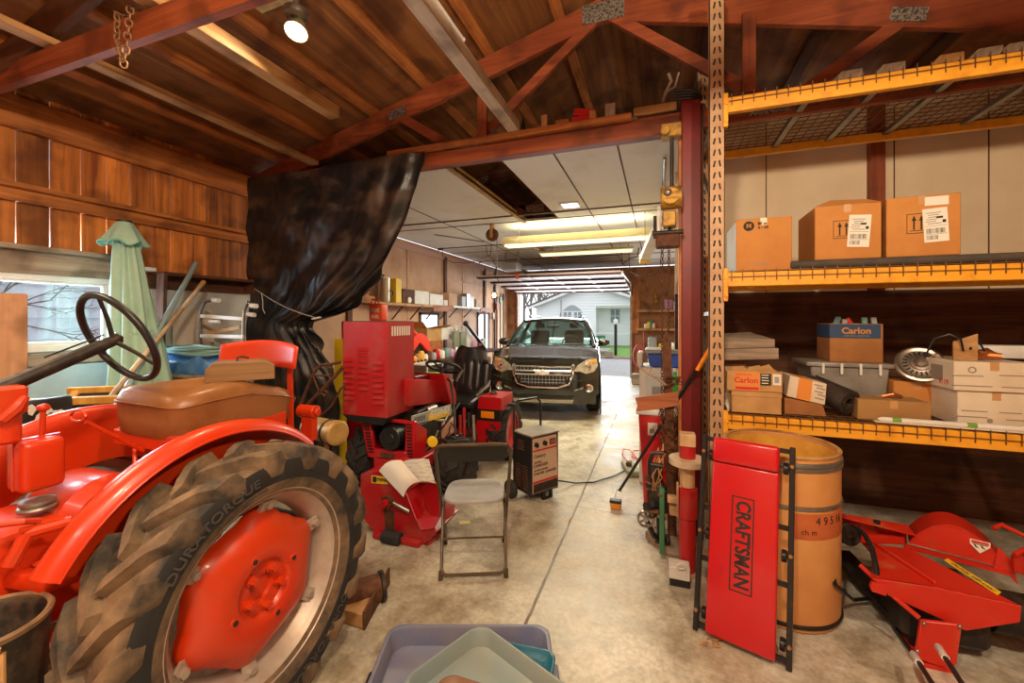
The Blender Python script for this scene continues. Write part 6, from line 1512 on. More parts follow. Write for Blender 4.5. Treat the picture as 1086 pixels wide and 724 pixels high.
MB().prism([p-bn*.001 for p in (sh_(-.031, .026), sh_(.031, .026), sh_(.031, .014), sh_(-.031, .014))], tuple(-bn*.0008)).build('sticker_red', M['redink'], s0)
m = MB().prism([p-bn*.001 for p in (sh_(-.028, .012), sh_(.028, .012), sh_(.028, .008), sh_(-.028, .008))], tuple(-bn*.0008))
for x in (-.014, .010): m.prism([p-bn*.001 for p in (sh_(x-.009, .006), sh_(x-.002, .006), sh_(x+.003, -.004), sh_(x+.010, -.008), sh_(x+.006, -.011), sh_(x-.003, -.007))], tuple(-bn*.0008))
m.build('sticker_mark', M['ink'], s0)
# channel arm, pulley, hoses
y3 = 3.02
ca = [PY(889, 544.5, y3), PY(962, 557, y3), PY(962, 577, y3), PY(889, 569, y3)]
MB().prism(ca, (0, .012, 0)).prism([ca[0], ca[1], ca[1]+V((0, -.09, -.02)), ca[0]+V((0, -.06, 0))], (0, 0, .006)).box((ca[0].x-.012, y3-.05, ca[3].z), (ca[0].x, y3+.05, ca[0].z+.02)).build('channel_arm', M['dred'], I, bev=.002)
MB().bar(ca[3]+V((0, -.07, .03)), T_(960, 578)+V((0, .02, .02)), .02, .045).build('lower_arm', M['dred'], I)
pc = PY(899, 566, y3-.10)
MB().lathe([(0, .02), (.02, .022), (.025, .012), (.05, .012), (.056, .022), (.06, .02), (.048, 0), (.06, -.02), (.05, -.024), (0, -.02)], pc, (.3, -1, .2), 28).build('pulley', M['darkiron'], I)
for u, v in ((892, 552), (897, 547)): MB().ball(PY(u, v, y3-.01), .009).build('channel_bolt', M['steel'], I)
MB().cyl(PY(930, 559, y3-.04), PY(930, 552, y3-.04), .016, n=10).build('spindle', M['black'], I)
MB().tube([PY(910, 560, 2.86), PY(918, 568, 2.78), PY(925, 582, 2.7), PY(929, 600, 2.62), PY(930, 612, 2.58)], .013, 8).build('belt', M['black'], I)
MB().tube([PY(884, 580, 2.85), PY(881, 600, 2.72), PY(886, 620, 2.6), PZ(905, 636, .05), PZ(925, 634, .06), PZ(935, 640, .03), PZ(950, 668, .02), PZ(966, 690, .012)], .010, 8).build('hydraulic_hose', M['black'], I)
MB().tube([PZ(900, 590, .05), PZ(930, 625, .06), PZ(960, 660, .06), PZ(972, 680, .05)], .034, 10).build('dark_cylinder', M['black'], I)
MB().bar(PZ(890, 585, .12), PZ(965, 665, .07), .12, .03).build('blade_bar', M['darkiron'], I)
MB().tube([PY(912, 599, 2.66), PY(945, 630, 2.56), PY(975, 655, 2.48)], .011, 8).build('brace_tube', M['dred'], I)
ly = PZ(1000, 712).y
MB().prism([PY(u, v, ly) for u, v in ((977, 658), (1021, 663), (1015, 704), (1009, 711), (971, 698))], (0, .02, 0)).build('skid_leg', M['dred'], I, bev=.004)
for u, v in ((980, 661), (1018, 664), (973, 690)): MB().ball(PY(u, v, ly-.003), .009).build('leg_bolt', M['steel'], I)
MB().box((PY(985, 700, ly).x-.03, ly, 0), (PY(1014, 700, ly).x, ly+.22, .02)).build('skid_foot', M['dred'], I)
MB().box((1.15, 2.6, .05), (1.5, 2.85, ZT-.02)).build('gear_housing', M['darkiron'], I, bev=.03)
MB().cyl((1.55, 2.75, .2), (1.85, 2.72, .2), .10, n=20).build('rotor', M['darkiron'], I)
hn_ = [PY(1054, 560, 2.9), PY(1062, 556, 2.92), PY(1090, 570, 2.88), PY(1092, 580, 2.8), PY(1076, 588, 2.76)]
MB().tube(hn_, .011, 8).build('lift_handle', M['dred'], I)
MB().prism([PY(1075, 590, 2.78), PY(1092, 588, 2.8), PY(1092, 612, 2.8), PY(1076, 606, 2.78)], (0, .02, 0)).build('rear_plate', M['dred'], I)
# chrome-tipped handles in the foreground
for k, (u0, v0, u1, v1, lb) in enumerate(((968, 692, 992, 730, 'black rod with chrome tip in front of the red implement leg, left of two'), (994, 684, 1025, 732, 'black rod with chrome tip in front of the red implement leg, right of two'))):
    p = PY(u0, v0, 2.36+.0*k); q = PY(u1, v1, 2.05); 
    d_ = (q-p); s_ = (p.z-.012)/(p.z-q.z) if p.z > q.z else 1; q = p+d_*max(1.0, s_) if s_ > 0 else q
    t = thing('chrome_tipped_rod', lb, 'rod', (q.x, q.y, 0))
    MB().tube([p.lerp(q, .30), q], .010, 10).build('shaft', M['black'], t)
    MB().tube([p, p.lerp(q, .04), p.lerp(q, .32)], [.006, .014, .014], 12).build('tip', mat('bright_tip_%d' % k, (.85, .85, .84), .3, .3), t)
# ---------------------------------------------------------------- storage lids stacked in the foreground
def rr(w, d, r, n=6):
    o = []
    for sx, sy, a0 in ((1, 1, 0), (-1, 1, pi/2), (-1, -1, pi), (1, -1, 3*pi/2)):
        for k in range(n+1):
            q = a0+pi/2*k/n; o.append((sx*(w/2-r)+r*cos(q), sy*(d/2-r)+r*sin(q)))
    return o
def tray(name, lb, cat, c, w, d, rz, dep, mt, mt2=None, r=.07, rim=.035, legs=0):
    t = thing(name, lb, cat, c, rz); m = MB()
    rings = [(w-.06, d-.06, 0), (w-.02, d-.02, dep*.6), (w, d, dep*.72), (w+.002, d+.002, dep-.006), (w-.008, d-.008, dep), (w-rim, d-rim, dep), (w-rim-.01, d-rim-.01, dep-.008), (w-rim-.03, d-rim-.03, .018), (w-rim-.05, d-rim-.05, .012), (.08, .05, .012)]
    R = []
    for ww, dd, z in rings:
        R.append([m.bm.verts.new((x, y, z)) for x, y in rr(ww, dd, min(r, ww/2-.001, dd/2-.001))])
    n = len(R[0])
    for A_, B_ in zip(R, R[1:]):
        for k in range(n): m._f([A_[k], A_[(k+1) % n], B_[(k+1) % n], B_[k]])
    m._f(R[0]); m._f(R[-1][::-1])
    m.build('shell', mt, t, local=True, ang=45)
    return t
def cz_(lat, Z): return V((lat*cos(TH)-Z*sin(TH), lat*sin(TH)+Z*cos(TH), 0))
M['lav'] = mat('blue_grey_plastic', (.13, .15, .25), .45, col2=(.20, .18, .21), scale=5)
M['sage'] = mat('grey_green_plastic', (.20, .26, .26), .42, col2=(.25, .27, .23), scale=4)
M['tealp'] = mat('teal_plastic', (.015, .12, .18), .4)
c = cz_(-.215, 1.80); 
lv = tray('storage_lid', 'big blue-grey storage tub lid upside down on the floor, lowest of the stack', 'lid', (c.x, c.y, .0), .80, .60, TH, .105, M['lav'])
MB().box((.39, -.12, .05), (.425, .10, .07)).build('lid_lug', M['lav'], lv, local=True, bev=.006)
MB().box((-.425, -.16, .05), (-.39, .06, .07)).build('lid_lug', M['black'], lv, local=True, bev=.006)
c = cz_(.015, 1.735)
tray('storage_lid', 'teal plastic tub lid showing at the right between the blue-grey and grey-green lids', 'lid', (c.x, c.y, .112), .30, .34, TH+radians(-14), .045, M['tealp'], r=.05, rim=.02)
c = cz_(-.075, 1.56)
sg_ = tray('storage_lid', 'grey-green storage tub lid lying askew on top of the stack', 'lid', (c.x, c.y, .160), .60, .44, TH+radians(-43), .085, M['sage'], rim=.022)
sg_.rotation_euler = (0, 0, TH+radians(-43))
MB().box((-.12, -.10, .0125), (.16, .10, .0165)).build('raised_panel', M['sage'], sg_, local=True, bev=.003)
MB().box((-.20, .215, .045), (-.06, .232, .055)).build('lid_lug', M['sage'], sg_, local=True, bev=.004)
c = cz_(-.20, 1.50)
tray('brown_tray', 'small brown tray lying on the grey-green lid at the bottom edge', 'tray', (c.x, c.y, .180), .26, .30, TH+radians(-20), .04, mat('brown_plastic', (.22, .11, .06), .55, col2=(.16, .08, .04), scale=5), r=.06, rim=.02)
# ---------------------------------------------------------------- lamp under the roof, chain, scraps on the beam
lc = PY(314, 34, 2.02)
LP = thing('flood_lamp', 'lit flood lamp on a pale board under the roof deck, top left', 'lamp', tuple(lc+V((0, 0, .14))))
ld = V((.12, -.35, -.9)).normalized()
zr = roofz(lc.x)-.02
a, b = PY(205, 36, 2.1), PY(300, 14, 2.1)
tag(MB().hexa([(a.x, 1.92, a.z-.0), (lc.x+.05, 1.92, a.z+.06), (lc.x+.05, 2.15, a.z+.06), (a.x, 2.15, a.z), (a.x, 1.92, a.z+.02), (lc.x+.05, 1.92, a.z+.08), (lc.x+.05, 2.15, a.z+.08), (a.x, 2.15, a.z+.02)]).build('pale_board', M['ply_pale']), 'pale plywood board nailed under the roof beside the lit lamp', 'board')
MB().cyl((lc.x, 2.02, lc.z+.13), (lc.x, 2.02, zr), .02, n=12).lathe([(0, .14), (.07, .14), (.075, .12), (.07, .10), (.03, .09)], lc, (0, 0, 1), 24).build('socket', M['galv'], LP)
MB().lathe([(.02, -.11), (.035, -.09), (.055, -.05), (.068, -.01), (.070, 0), (.066, .0), (.05, -.05), (.03, -.09)], lc, ld, 28).build('reflector', mat('lamp_reflector', (.62, .50, .28), .3, .5), LP)
MB().lathe([(0, .012), (.03, .010), (.055, .003), (.066, -.004)], lc, ld, 28).build('lens', em('lamp_lens', (1, .86, .62), 9), LP, label='glowing lens')
lamp('flood_lamp_light', 'SPOT', lc+ld*.03, 70, (1, .74, .42), .05, ld.to_track_quat('-Z', 'Y').to_euler())
# chain over the near truss
pc = PY(130, 40, 1.385)
CH = thing('hanging_chain', 'rusty chain looped over the near roof truss at the upper left', 'chain', (pc.x, 1.40, pc.z-.25))
def link(c, d, rot, L=.030, w=.014, r=.0045):
    ax, s_, t_ = frame(d); s2 = s_*cos(rot)+t_*sin(rot); pts = []
    for k in range(14):
        q = 2*pi*k/14; pts.append(c+ax*(cos(q)*L*.5+(.35*L if cos(q) > 0 else -.35*L)*.55)+s2*sin(q)*w)
    return MB().tube(pts, r, 6, closed=True)
def chain_run(pts, par, mt, step=.034, **kw):
    d_ = 0; seg = []; tot = 0
    for a, b in zip(pts, pts[1:]): seg.append((a, b, tot)); tot += (b-a).length
    k = 0
    while d_ < tot:
        for a, b, t0 in seg:
            L = (b-a).length
            if t0 <= d_ <= t0+L+1e-6:
                c = a+(b-a)*((d_-t0)/L); link(c, b-a, (k % 2)*pi/2+.3, **kw).build('chain_link', mt, par); break
        d_ += step; k += 1
zc = 3.275
tL, tR = PY(123, 20, 1.38), PY(137, 4, 1.38)
chain_run([V((tL.x-.0, 1.47, 3.2)), V((tL.x, 1.45, 3.285)), V((tL.x, 1.385, 3.285)), PY(124, 42, 1.375), PY(131, 68, 1.37), PY(135, 42, 1.375), V((tR.x, 1.385, 3.285)), V((tR.x, 1.45, 3.29)), V((tR.x, 1.47, 3.2))], CH, mat('rusty_tan_chain', (.36, .20, .10), .6, .5, col2=(.16, .07, .03), scale=30), .036)
# odds and ends on the header beam
zt = 3.287
def scrap(u, wd, hh, dp, mt, lb, nm='wood_block', y=3.41, rot=0):
    p = PY(u, 130, y); tag(MB().cbox((p.x, y+dp/2-.0, zt+hh/2+.001), (wd, dp, hh), (0, 0, rot)).build(nm, M[mt], bev=.003), lb, 'block' if 'block' in nm else 'board')
scrap(577, .05, .10, .05, 'lumZ', 'small yellow wood block standing on the opening beam left of the red block')
scrap(596, .12, .035, .04, 'plankX', 'flat orange wood offcut on the opening beam')
p = PY(620, 118, 3.43)
tag(MB().cbox((p.x, 3.43, zt+.065), (.17, .05, .05), (0, .2, 0)).cbox((p.x, 3.43, zt+.02), (.2, .05, .04)).build('red_block', M['cred'], bev=.003), 'red painted block on the opening beam', 'block')
scrap(627, .05, .06, .09, 'lumX', 'pale wood block leaning in front of the red painted block', y=3.395, rot=.3)
scrap(647, .08, .10, .05, 'greyZ', 'grey wood block standing on the opening beam right of the red block')
p = PY(700, 113, 3.44)
tag(MB().box((p.x-.20, 3.43, 3.266), (p.x+.12, 3.458, 3.33)).build('pale_board', M['lumX'], bev=.003), 'short pale board on the opening beam beside the dark red post', 'board')
m = MB().tube([PY(703, 108, 3.44), PY(706, 98, 3.44), PY(712, 86, 3.44), PY(709, 78, 3.44)], .012, 6).tube([PY(706, 98, 3.44), PY(716, 92, 3.44), PY(720, 77, 3.44)], .008, 6)
tag(m.build('dry_branch', M['greyZ']), 'dry branch standing on the opening beam by the dark red post', 'branch')
m = MB()
for k in range(4): m.tube([PY(715, 96+3*k, 3.42), PY(730, 95+3*k, 3.40), PY(741, 97+2*k, 3.42), PY(744, 103+k, 3.46)], .010, 6)
tag(m.build('cable_bundle', M['black']), 'black cable bundle lying over the top of the dark red post', 'cable')
p = PY(555, 128, 3.42)
tag(MB().lathe([(0, 0), (.022, .0), (.022, .05), (.012, .065), (.01, .09), (0, .09)], (p.x-.0, 3.42, zt), (0, 0, 1), 14).build('bottle', M['black']), 'small dark bottle on the opening beam left of the wood blocks', 'bottle')

# ---------------------------------------------------------------- chain hoist beside the red post
hy = 3.36
HO = thing('chain_hoist', 'rusty yellow chain hoist with two hanging chains beside the dark red post', 'hoist', tuple(PY(706, 300, hy)))
M['hoist'] = mat('grimy_yellow_hoist', (.50, .27, .03), .5, .3, col2=(.16, .09, .03), scale=14)
a = PY(712, 146, hy)
MB().box((.02, hy-.04, 3.02), (.165, hy+.06, 3.12)).cyl((.05, hy-.07, 3.06), (.05, hy-.03, 3.06), .035, n=14).build('beam_trolley', M['hoist'], HO, bev=.006)
hc_ = PY(708, 211, hy)
m = MB().cyl(hc_+V((-.05, -.02, 0)), hc_+V((.10, -.02, 0)), .085, n=24).cyl(hc_+V((.02, -.10, 0)), hc_+V((.02, .06, 0)), .065, n=20)
m.build('gear_case', M['hoist'], HO, bev=.006)
MB().ball(hc_+V((.0, -.10, .02)), .03).build('gear_knob', M['steel'], HO)
MB().cbox(hc_+V((.01, 0, -.16)), (.10, .12, .12)).build('lower_case', M['hoist'], HO, bev=.01)
MB().cyl(hc_+V((-.11, -.03, -.26)), hc_+V((.11, -.03, -.26)), .018, n=12).cyl(hc_+V((-.09, -.03, -.13)), hc_+V((-.09, -.03, -.30)), .012, n=8).build('cross_pin', M['darkiron'], HO)
b0 = PY(708, 256, hy)
MB().cbox(b0, (.17, .10, .10)).build('chain_block', M['rust'], HO, bev=.01)
MB().cyl(hc_+V((.03, 0, .08)), V((hc_.x+.03, hy, 3.03)), .014, n=10).cyl(hc_+V((.02, 0, -.2)), b0, .014, n=8).build('hanger_rod', M['darkiron'], HO)
MB().box((hc_.x-.075, hy+.0, b0.z), (hc_.x-.05, hy+.02, hc_.z-.05)).build('shop_bracket', M['white'], HO)
for u0, v0, u1, v1, y in ((702.5, 264, 702.0, 470, hy-.02), (709.5, 264, 708.8, 352, hy+.0)):
    chain_run([PY(u0, v0, y), PY(u1, v1, y)], HO, M['rust'], .0245, L=.021, w=.0085, r=.0032)
# 2x4 post with nailed plank and wire
py = 3.27
pt, pb = PY(706, 352, py), PY(712, 535, py)
bx_ = (pb-pt).normalized(); ft = pb+bx_*((pb.z-.02)/-bx_.z) if bx_.z < 0 else pb
SP = thing('scrap_post', 'brown wooden stake with a cracked plank nailed across it, wound with rusty wire', 'post', (ft.x, ft.y, 0))
MB().bar(V((ft.x, ft.y, 0)), PY(707, 360, py), .062, .04, (0, 1, 0)).prism([PY(701, 366, py-.02), PY(711, 366, py-.02), PY(707.5, 349, py-.02)], (0, .04, 0)).build('stake', M['rust'], SP)
pq = [PY(673.5, 422, py-.06), PY(719, 415.5, py-.06), PY(720.5, 430, py-.06), PY(697, 434, py-.06), PY(674.5, 436, py-.06), PY(676, 430, py-.06)]
MB().prism(pq, (0, .03, 0)).build('cracked_plank', wood('orange_cracked_plank', (.40, .13, .05), (.20, .05, .02), 'X'), SP, bev=.003)
rnd = random.Random(12); m = MB()
for k in range(5):
    pts = []
    for q in range(46):
        a = q*.55+k; v = 432+q*1.55+rnd.uniform(-4, 4); c = PY(708+.06*(v-432)*.6, v, py); pts.append(c+V((cos(a)*(.05+rnd.uniform(-.012, .02)), sin(a)*(.045+rnd.uniform(-.01, .012)), 0)))
    m.tube(pts, .0035, 5)
m.build('wire_tangle', M['rust'], SP)
MB().tube([PY(677, 389, py-.09), PY(688, 396, py-.09), PY(697, 401, py-.08), PY(706, 408, py-.06)], [.006, .009, .011, .01], 8).tube([PY(688, 396, py-.09), PY(692, 389, py-.09)], .005, 6).build('twig', M['greyX'], SP)
pts = [PY(706+(k % 5)*4+rnd.uniform(-2, 2), 404+rnd.uniform(-5, 7), py-.05+rnd.uniform(-.03, .03)) for k in range(26)]
MB().tube(pts, .004, 5).tube([PY(718, 405, py-.05), PY(724, 404, py-.06), PY(725, 410, py-.06), PY(721, 416, py-.05)], .006, 6).build('wire_knot', M['rust'], SP)
# turned red-and-natural wood stand
sx_, sy_ = PY(729, 560, 2.90).x, 2.90
ST = thing('wooden_stand', 'red and bare wood post with a round collar standing left of the creeper', 'stand', (sx_, sy_, 0))
def zv(v): return PY(729, v, sy_).z
M['bare'] = wood('bare_pine', (.66, .44, .24), (.50, .30, .14), 'Z', .6)
MB().box((sx_-.047, sy_-.045, zv(472)), (sx_+.047, sy_+.045, zv(459))).build('top_block', M['bare'], ST, bev=.004)
MB().cyl((sx_, sy_, zv(490)), (sx_, sy_, zv(472)), .049, n=24).build('red_neck', M['mred'], ST)
MB().cyl((sx_, sy_, zv(492)), (sx_, sy_, zv(485)), .112, n=36).build('collar', mat('pale_disc', (.62, .50, .36), .6, col2=(.5, .38, .25), scale=5), ST, bev=.004)
MB().cyl((sx_, sy_, zv(515)), (sx_, sy_, zv(492)), .045, n=20).build('shaft', M['bare'], ST)
MB().lathe([(.03, zv(515)), (.06, zv(517)), (.062, zv(522)), (.062, zv(547)), (.05, zv(549)), (.05, .03), (.0, .03)], (sx_, sy_, 0), (0, 0, 1), 28).build('red_column', M['mred'], ST)
MB().cyl((sx_, sy_, 0), (sx_, sy_, .03), .056, n=24).build('foot', M['bare'], ST, bev=.004)
a, b = PY(708, 527, 2.88), PY(720, 534, 2.88); 
MB().box((a.x, 2.87, b.z), (sx_-.05, 2.94, a.z)).build('side_block', M['bare'], ST, bev=.003)
a, b = PY(710, 536, 2.88), PY(720, 547, 2.88)
MB().box((a.x, 2.87, b.z), (sx_-.05, 2.95, a.z)).build('side_block', M['bare'], ST, bev=.003)
MB().box((sx_-.066, 2.86, zv(547)), (sx_-.055, 2.9, zv(512))).build('side_strip', M['bare'], ST)
# clutter at the foot
p = PZ(705, 575, .0)
bb = thing('wooden_base_board', 'dusty plank platform lying on the floor left of the red and bare wood stand', 'board', (p.x, p.y+.1, 0))
q = [PZ(684, 563, .06), PZ(698, 556, .06), PZ(722, 568, .06), PZ(722, 583, .06), PZ(708, 581, .06)]
MB().prism([v-V((0, 0, .055)) for v in q], (0, 0, .055)).build('platform', M['greyX'], bb, bev=.004)
a, b = PZ(709, 585, .11), PZ(735, 608, .0)
wbx = thing('white_box', 'low white metal box with black lower half under the red and bare wood stand', 'box', (sx_-.03, 2.72, 0))
x0_, x1_ = PY(710, 600, 2.66).x, PY(733, 600, 2.66).x
MB().box((x0_, 2.74, .045), (x1_, 2.84, .12)).build('upper', M['white'], wbx, bev=.004); MB().box((x0_+.004, 2.745, 0), (x1_, 2.84, .045)).build('lower', M['black'], wbx)
MB().tube([PY(723+5*cos(k*.5), 600+3*sin(k*.5), 2.72) for k in range(13)], .004, 6).build('cord', M['white'], wbx)
gx = PY(698, 530, 3.05)
gr = thing('bench_grinder', 'old black bench drill with hand wheel among the clutter by the wooden stake', 'machine', (gx.x, 3.10, .062))
gy = 3.05
MB().cbox((gx.x+.03, 3.14, .083), (.10, .10, .04)).build('base', M['darkiron'], gr, bev=.008)
MB().cyl((gx.x+.02, 3.12, .10), (gx.x+.0, 3.12, .62), .028, n=14).build('column', M['darkiron'], gr)
MB().cbox(PY(697, 528, gy), (.13, .12, .16)).cyl(PY(690, 515, gy), PY(704, 518, gy), .05, n=16).cbox(PY(693, 500, gy), (.06, .08, .10)).build('head', M['darkiron'], gr, bev=.01)
wc = PY(685, 550, 2.98); m = MB().lathe([(.045, -.008), (.058, -.008), (.058, .008), (.045, .008)], wc, (.25, -1, 0), 26, loop=True)
for k in range(5): m.bar(wc, wc+V((cos(k*1.257)*.05, 0, sin(k*1.257)*.05)), .014, .008, (0, 1, 0))
m.cyl(wc+V((0, .05, 0)), wc+V((0, -.02, 0)), .015, n=10).build('hand_wheel', M['steel'], gr)
wc2 = PY(690, 541, 3.0)
MB().lathe([(.03, -.01), (.05, -.012), (.05, .012), (.03, .01), (0, .012)], wc2, (.2, -1, .3), 20).tube([wc2, PY(697, 530, gy)], .02, 8).build('pulley', M['darkiron'], gr)
MB().tube([wc, V((wc.x+.05, 3.05, .14)), V((gx.x, 3.1, .1))], .018, 8).build('bracket', M['darkiron'], gr)
hs_ = [PY(689, 503, gy-.03), PY(689, 490, gy-.03), PY(692, 481, gy-.03), PY(697, 480, gy-.03), PY(704, 480, gy-.03)]
MB().tube(hs_, .014, 8).tube([PY(690, 492, gy-.03), PY(703, 494, gy-.03)], .016, 8).build('handle', M['black'], gr)
gb = PY(702, 530, 2.97)
tag(MB().box((gb.x-.016, 2.96, .065), (gb.x+.016, 2.985, PY(702, 518, 2.96).z)).build('green_bar', M['green'], bev=.003), 'upright green bar in the clutter left of the red and bare wood stand', 'bar')
rnd = random.Random(21)
for k in range(12):
    c = PY(686+rnd.uniform(0, 16), 505+rnd.uniform(0, 48), 3.0+rnd.uniform(-.05, .08)); 
    nm, mt_ = rnd.choice((('pipe_fitting', 'steel'), ('iron_part', 'darkiron'), ('iron_part', 'darkiron'), ('iron_part', 'rust')))
    d = V((rnd.uniform(-1, 1), rnd.uniform(-.4, .4), rnd.uniform(-.6, .8))).normalized()
    MB().cyl(c-d*.03, c+d*.04, rnd.uniform(.012, .026), rnd.uniform(.010, .02), 10).build(nm, M[mt_], gr)
m = MB()
for k in range(6):
    a = PY(700+rnd.uniform(-4, 6), 470+rnd.uniform(0, 12), 3.08); b = PY(690+rnd.uniform(0, 12), 530+rnd.uniform(-20, 15), 3.0)
    m.tube([a, a.lerp(b, .35)+V((rnd.uniform(-.06, .03), -.03, 0)), a.lerp(b, .7)+V((rnd.uniform(-.05, .05), -.03, 0)), b], .005, 5)
m.build('loose_wire', M['lumZ'], gr)
m = MB()
for k in range(8):
    pts = [PY(752+rnd.uniform(0, 16), 568+rnd.uniform(0, 45), 2.62+rnd.uniform(-.04, .08)) for _ in range(5)]
    m.tube(pts, .006, 5)
tag(m.build('tangled_wire', M['steel'], ), 'tangle of grey wire behind the left rail of the creeper', 'wire', kind='stuff')
# long-handled squeegee
f_ = PZ(653, 536, .03); tp_ = PY(751, 373, 3.28); 
SQ = thing('long_handled_scraper', 'black long-handled scraper with orange ends leaning from the floor to the rack post', 'scraper', (f_.x, f_.y, 0))
MB().cyl(PZ(657, 520, .10), tp_, .0125, n=12).build('handle', M['black'], SQ)
MB().cyl(tp_.lerp(f_, .10), tp_.lerp(f_, -.02), .016, n=12).build('handle_end', M['lens'], SQ, label='orange handle end')
MB().cbox((f_.x, f_.y, .03), (.09, .06, .055)).build('shoe', mat('orange_shoe', (.75, .30, .03), .5), SQ, bev=.01)
MB().cbox((f_.x, f_.y, .07), (.10, .06, .025)).build('shoe_top', M['black'], SQ, bev=.005)
MB().tube([PZ(650, 533, .06), PZ(654, 519, .10), PZ(659, 521, .10)], .007, 6).build('bracket', M['galv'], SQ)
# red bin, cabinet, blue tote
yb = 3.82
bx0, bx1 = PY(677, 480, yb).x, PY(716, 480, yb).x
RB = thing('red_trash_can', 'red plastic trash can with white lid behind the wooden stake', 'bin', ((bx0+bx1)/2, yb+.18, 0))
zt_ = PY(690, 440, yb).z
MB().prism([(bx0+.045, yb+.02, 0), (bx1-.04, yb+.02, 0), (bx1, yb, zt_), (bx0, yb, zt_)], (0, .36, 0)).build('can', M['cred'], RB, bev=.02, seg=2)
MB().box((bx0-.02, yb-.02, zt_), (bx1+.02, yb+.38, zt_+.05)).build('lid', M['white'], RB, bev=.012, seg=2)
a, b = PY(687, 448, yb-.004), PY(697, 462, yb-.004)
sl = MB().box((a.x, yb-.006, b.z), (b.x, yb+.004, a.z)).build('sticker', M['white'], RB); MB().box((a.x+.015, yb-.008, b.z+.02), (b.x-.02, yb-.006, a.z-.05)).build('sticker_print', M['greyink'], sl)
yc = 4.35
cx0, cx1 = PY(678, 420, yc).x, PY(724, 420, yc).x; czt = PY(690, 390, yc).z
CB = thing('white_cabinet', 'white metal cabinet behind the red trash can', 'cabinet', ((cx0+cx1)/2, yc+.25, 0))
MB().box((cx0, yc, 0), (cx1, yc+.5, czt)).build('body', M['white'], CB, bev=.01)
MB().box((cx0+.06, yc-.015, .05), (cx1-.02, yc, czt-.05)).build('door', mat('pale_blue_door', (.60, .66, .68), .45), CB, bev=.004)
MB().box((cx0+.12, yc-.02, czt-.40), (cx0+.3, yc-.015, czt-.18)).build('door_frame', M['greyplastic'], CB)
MB().cbox((cx0+.28, yc-.02, czt-.15), (.10, .01, .14), (0, .4, 0)).build('tag', M['paper'], CB)
bt0, bt1 = PY(686, 385, 4.4).x, PY(724, 385, 4.4).x; bz = PY(700, 375, 4.4).z
BT = thing('blue_tote', 'blue plastic tote with grey lid on top of the white cabinet', 'tote', ((bt0+bt1)/2, 4.6, czt))
MB().prism([(bt0+.03, 4.4, czt+.002), (bt1-.03, 4.4, czt+.002), (bt1, 4.4, bz), (bt0, 4.4, bz)], (0, .36, 0)).build('tub', M['blue'], BT, bev=.012)
MB().box((bt0-.02, 4.38, bz), (bt1+.02, 4.78, bz+.04)).build('lid', M['greyplastic'], BT, bev=.01)
wp0 = PY(679, 380, 4.38)
tag(MB().box((wp0.x-.03, 4.38, czt+.002), (wp0.x+.025, 4.6, PY(681, 373, 4.38).z)).build('white_jug', M['white'], bev=.02, seg=2), 'white jug beside the blue tote on the white cabinet', 'jug')
gp = PY(716, 400, 4.2)
gbt = thing('green_bottle', 'green bottle standing right of the wooden stake behind the cracked plank', 'bottle', (gp.x, 4.2, 0))
tag(MB().box((gp.x-.05, 4.2, 0), (gp.x+.1, 4.33, PY(716, 430, 4.2).z)).build('yellow_carton', M['lumX'], bev=.004), 'yellowish carton standing between the red trash can and the dark red post', 'box')
zg = PY(716, 430, 4.2).z+.001; gbt.location = (gp.x, 4.265, zg); WM[gbt.name] = Matrix.Translation((gp.x, 4.265, zg))
MB().lathe([(0, 0), (.04, .0), (.045, .02), (.045, .20), (.018, .26), (.015, .31), (0, .312)], (gp.x, 4.265, zg), (0, 0, 1), 18).build('body', mat('green_bottle_plastic', (.05, .45, .07), .3), gbt)
MB().cyl((gp.x, 4.265, zg+.312), (gp.x, 4.265, zg+.345), .017, n=12).build('cap', M['white'], gbt)
# power strip and red cord on the floor
p = PZ(667, 497, .02)
PS = thing('power_strip', 'grey power strip with red cord on the floor left of the red trash can', 'power strip', (p.x, p.y, 0))
MB().cbox((p.x+.02, p.y, .03), (.14, .35, .055), (0, 0, .3)).build('body', mat('grey_green_strip', (.30, .32, .24), .6), PS, bev=.01)
MB().tube([PZ(u, v, .03) for u, v in ((668, 492), (660, 482), (661, 476), (668, 477), (676, 486), (680, 488), (670, 484), (672, 478), (679, 477), (684, 476))], .007, 6).build('red_cord', mat('red_cord', (.65, .05, .04), .5), PS)
MB().box((p.x-.03, p.y-.04, .058), (p.x+.03, p.y+.04, .10)).build('plug', M['rust'], PS, bev=.008)
# ---------------------------------------------------------------- shelves on the door end wall
yd = 11.85
for k, (v, lb) in enumerate(((328.5, 'upper wooden shelf on the wall right of the garage door'), (348, 'lower wooden shelf on the wall right of the garage door'))):
    a, b = PY(675, v, yd-.1), PY(724, v, yd-.1)
    tag(MB().box((a.x, yd-.15, a.z-.06), (.97, DY, a.z)).build('wall_shelf', M['lumX'], bev=.004), lb, 'shelf')
zs1, zs2 = PY(690, 328.5, yd-.1).z, PY(690, 348, yd-.1).z
def onsh(u, z, name, lb, cat, prof, mt, y=11.86):
    p = PY(u, 330, y); tag(MB().lathe(prof, (p.x, y, z+.001), (0, 0, 1), 16).build(name, M[mt] if isinstance(mt, str) else mt), lb, cat)
M['pinkp'] = mat('pink_tub', (.55, .30, .50), .5)
onsh(709, zs1, 'pink_tub', 'pink tub on the upper shelf right of the garage door', 'tub', [(0, 0), (.10, 0), (.12, .24), (.125, .27), (0, .27)], 'pinkp')
onsh(717.5, zs1, 'white_tub', 'white tub at the right end of the upper shelf by the garage door', 'tub', [(0, 0), (.09, 0), (.1, .2), (.105, .22), (0, .22)], 'white')
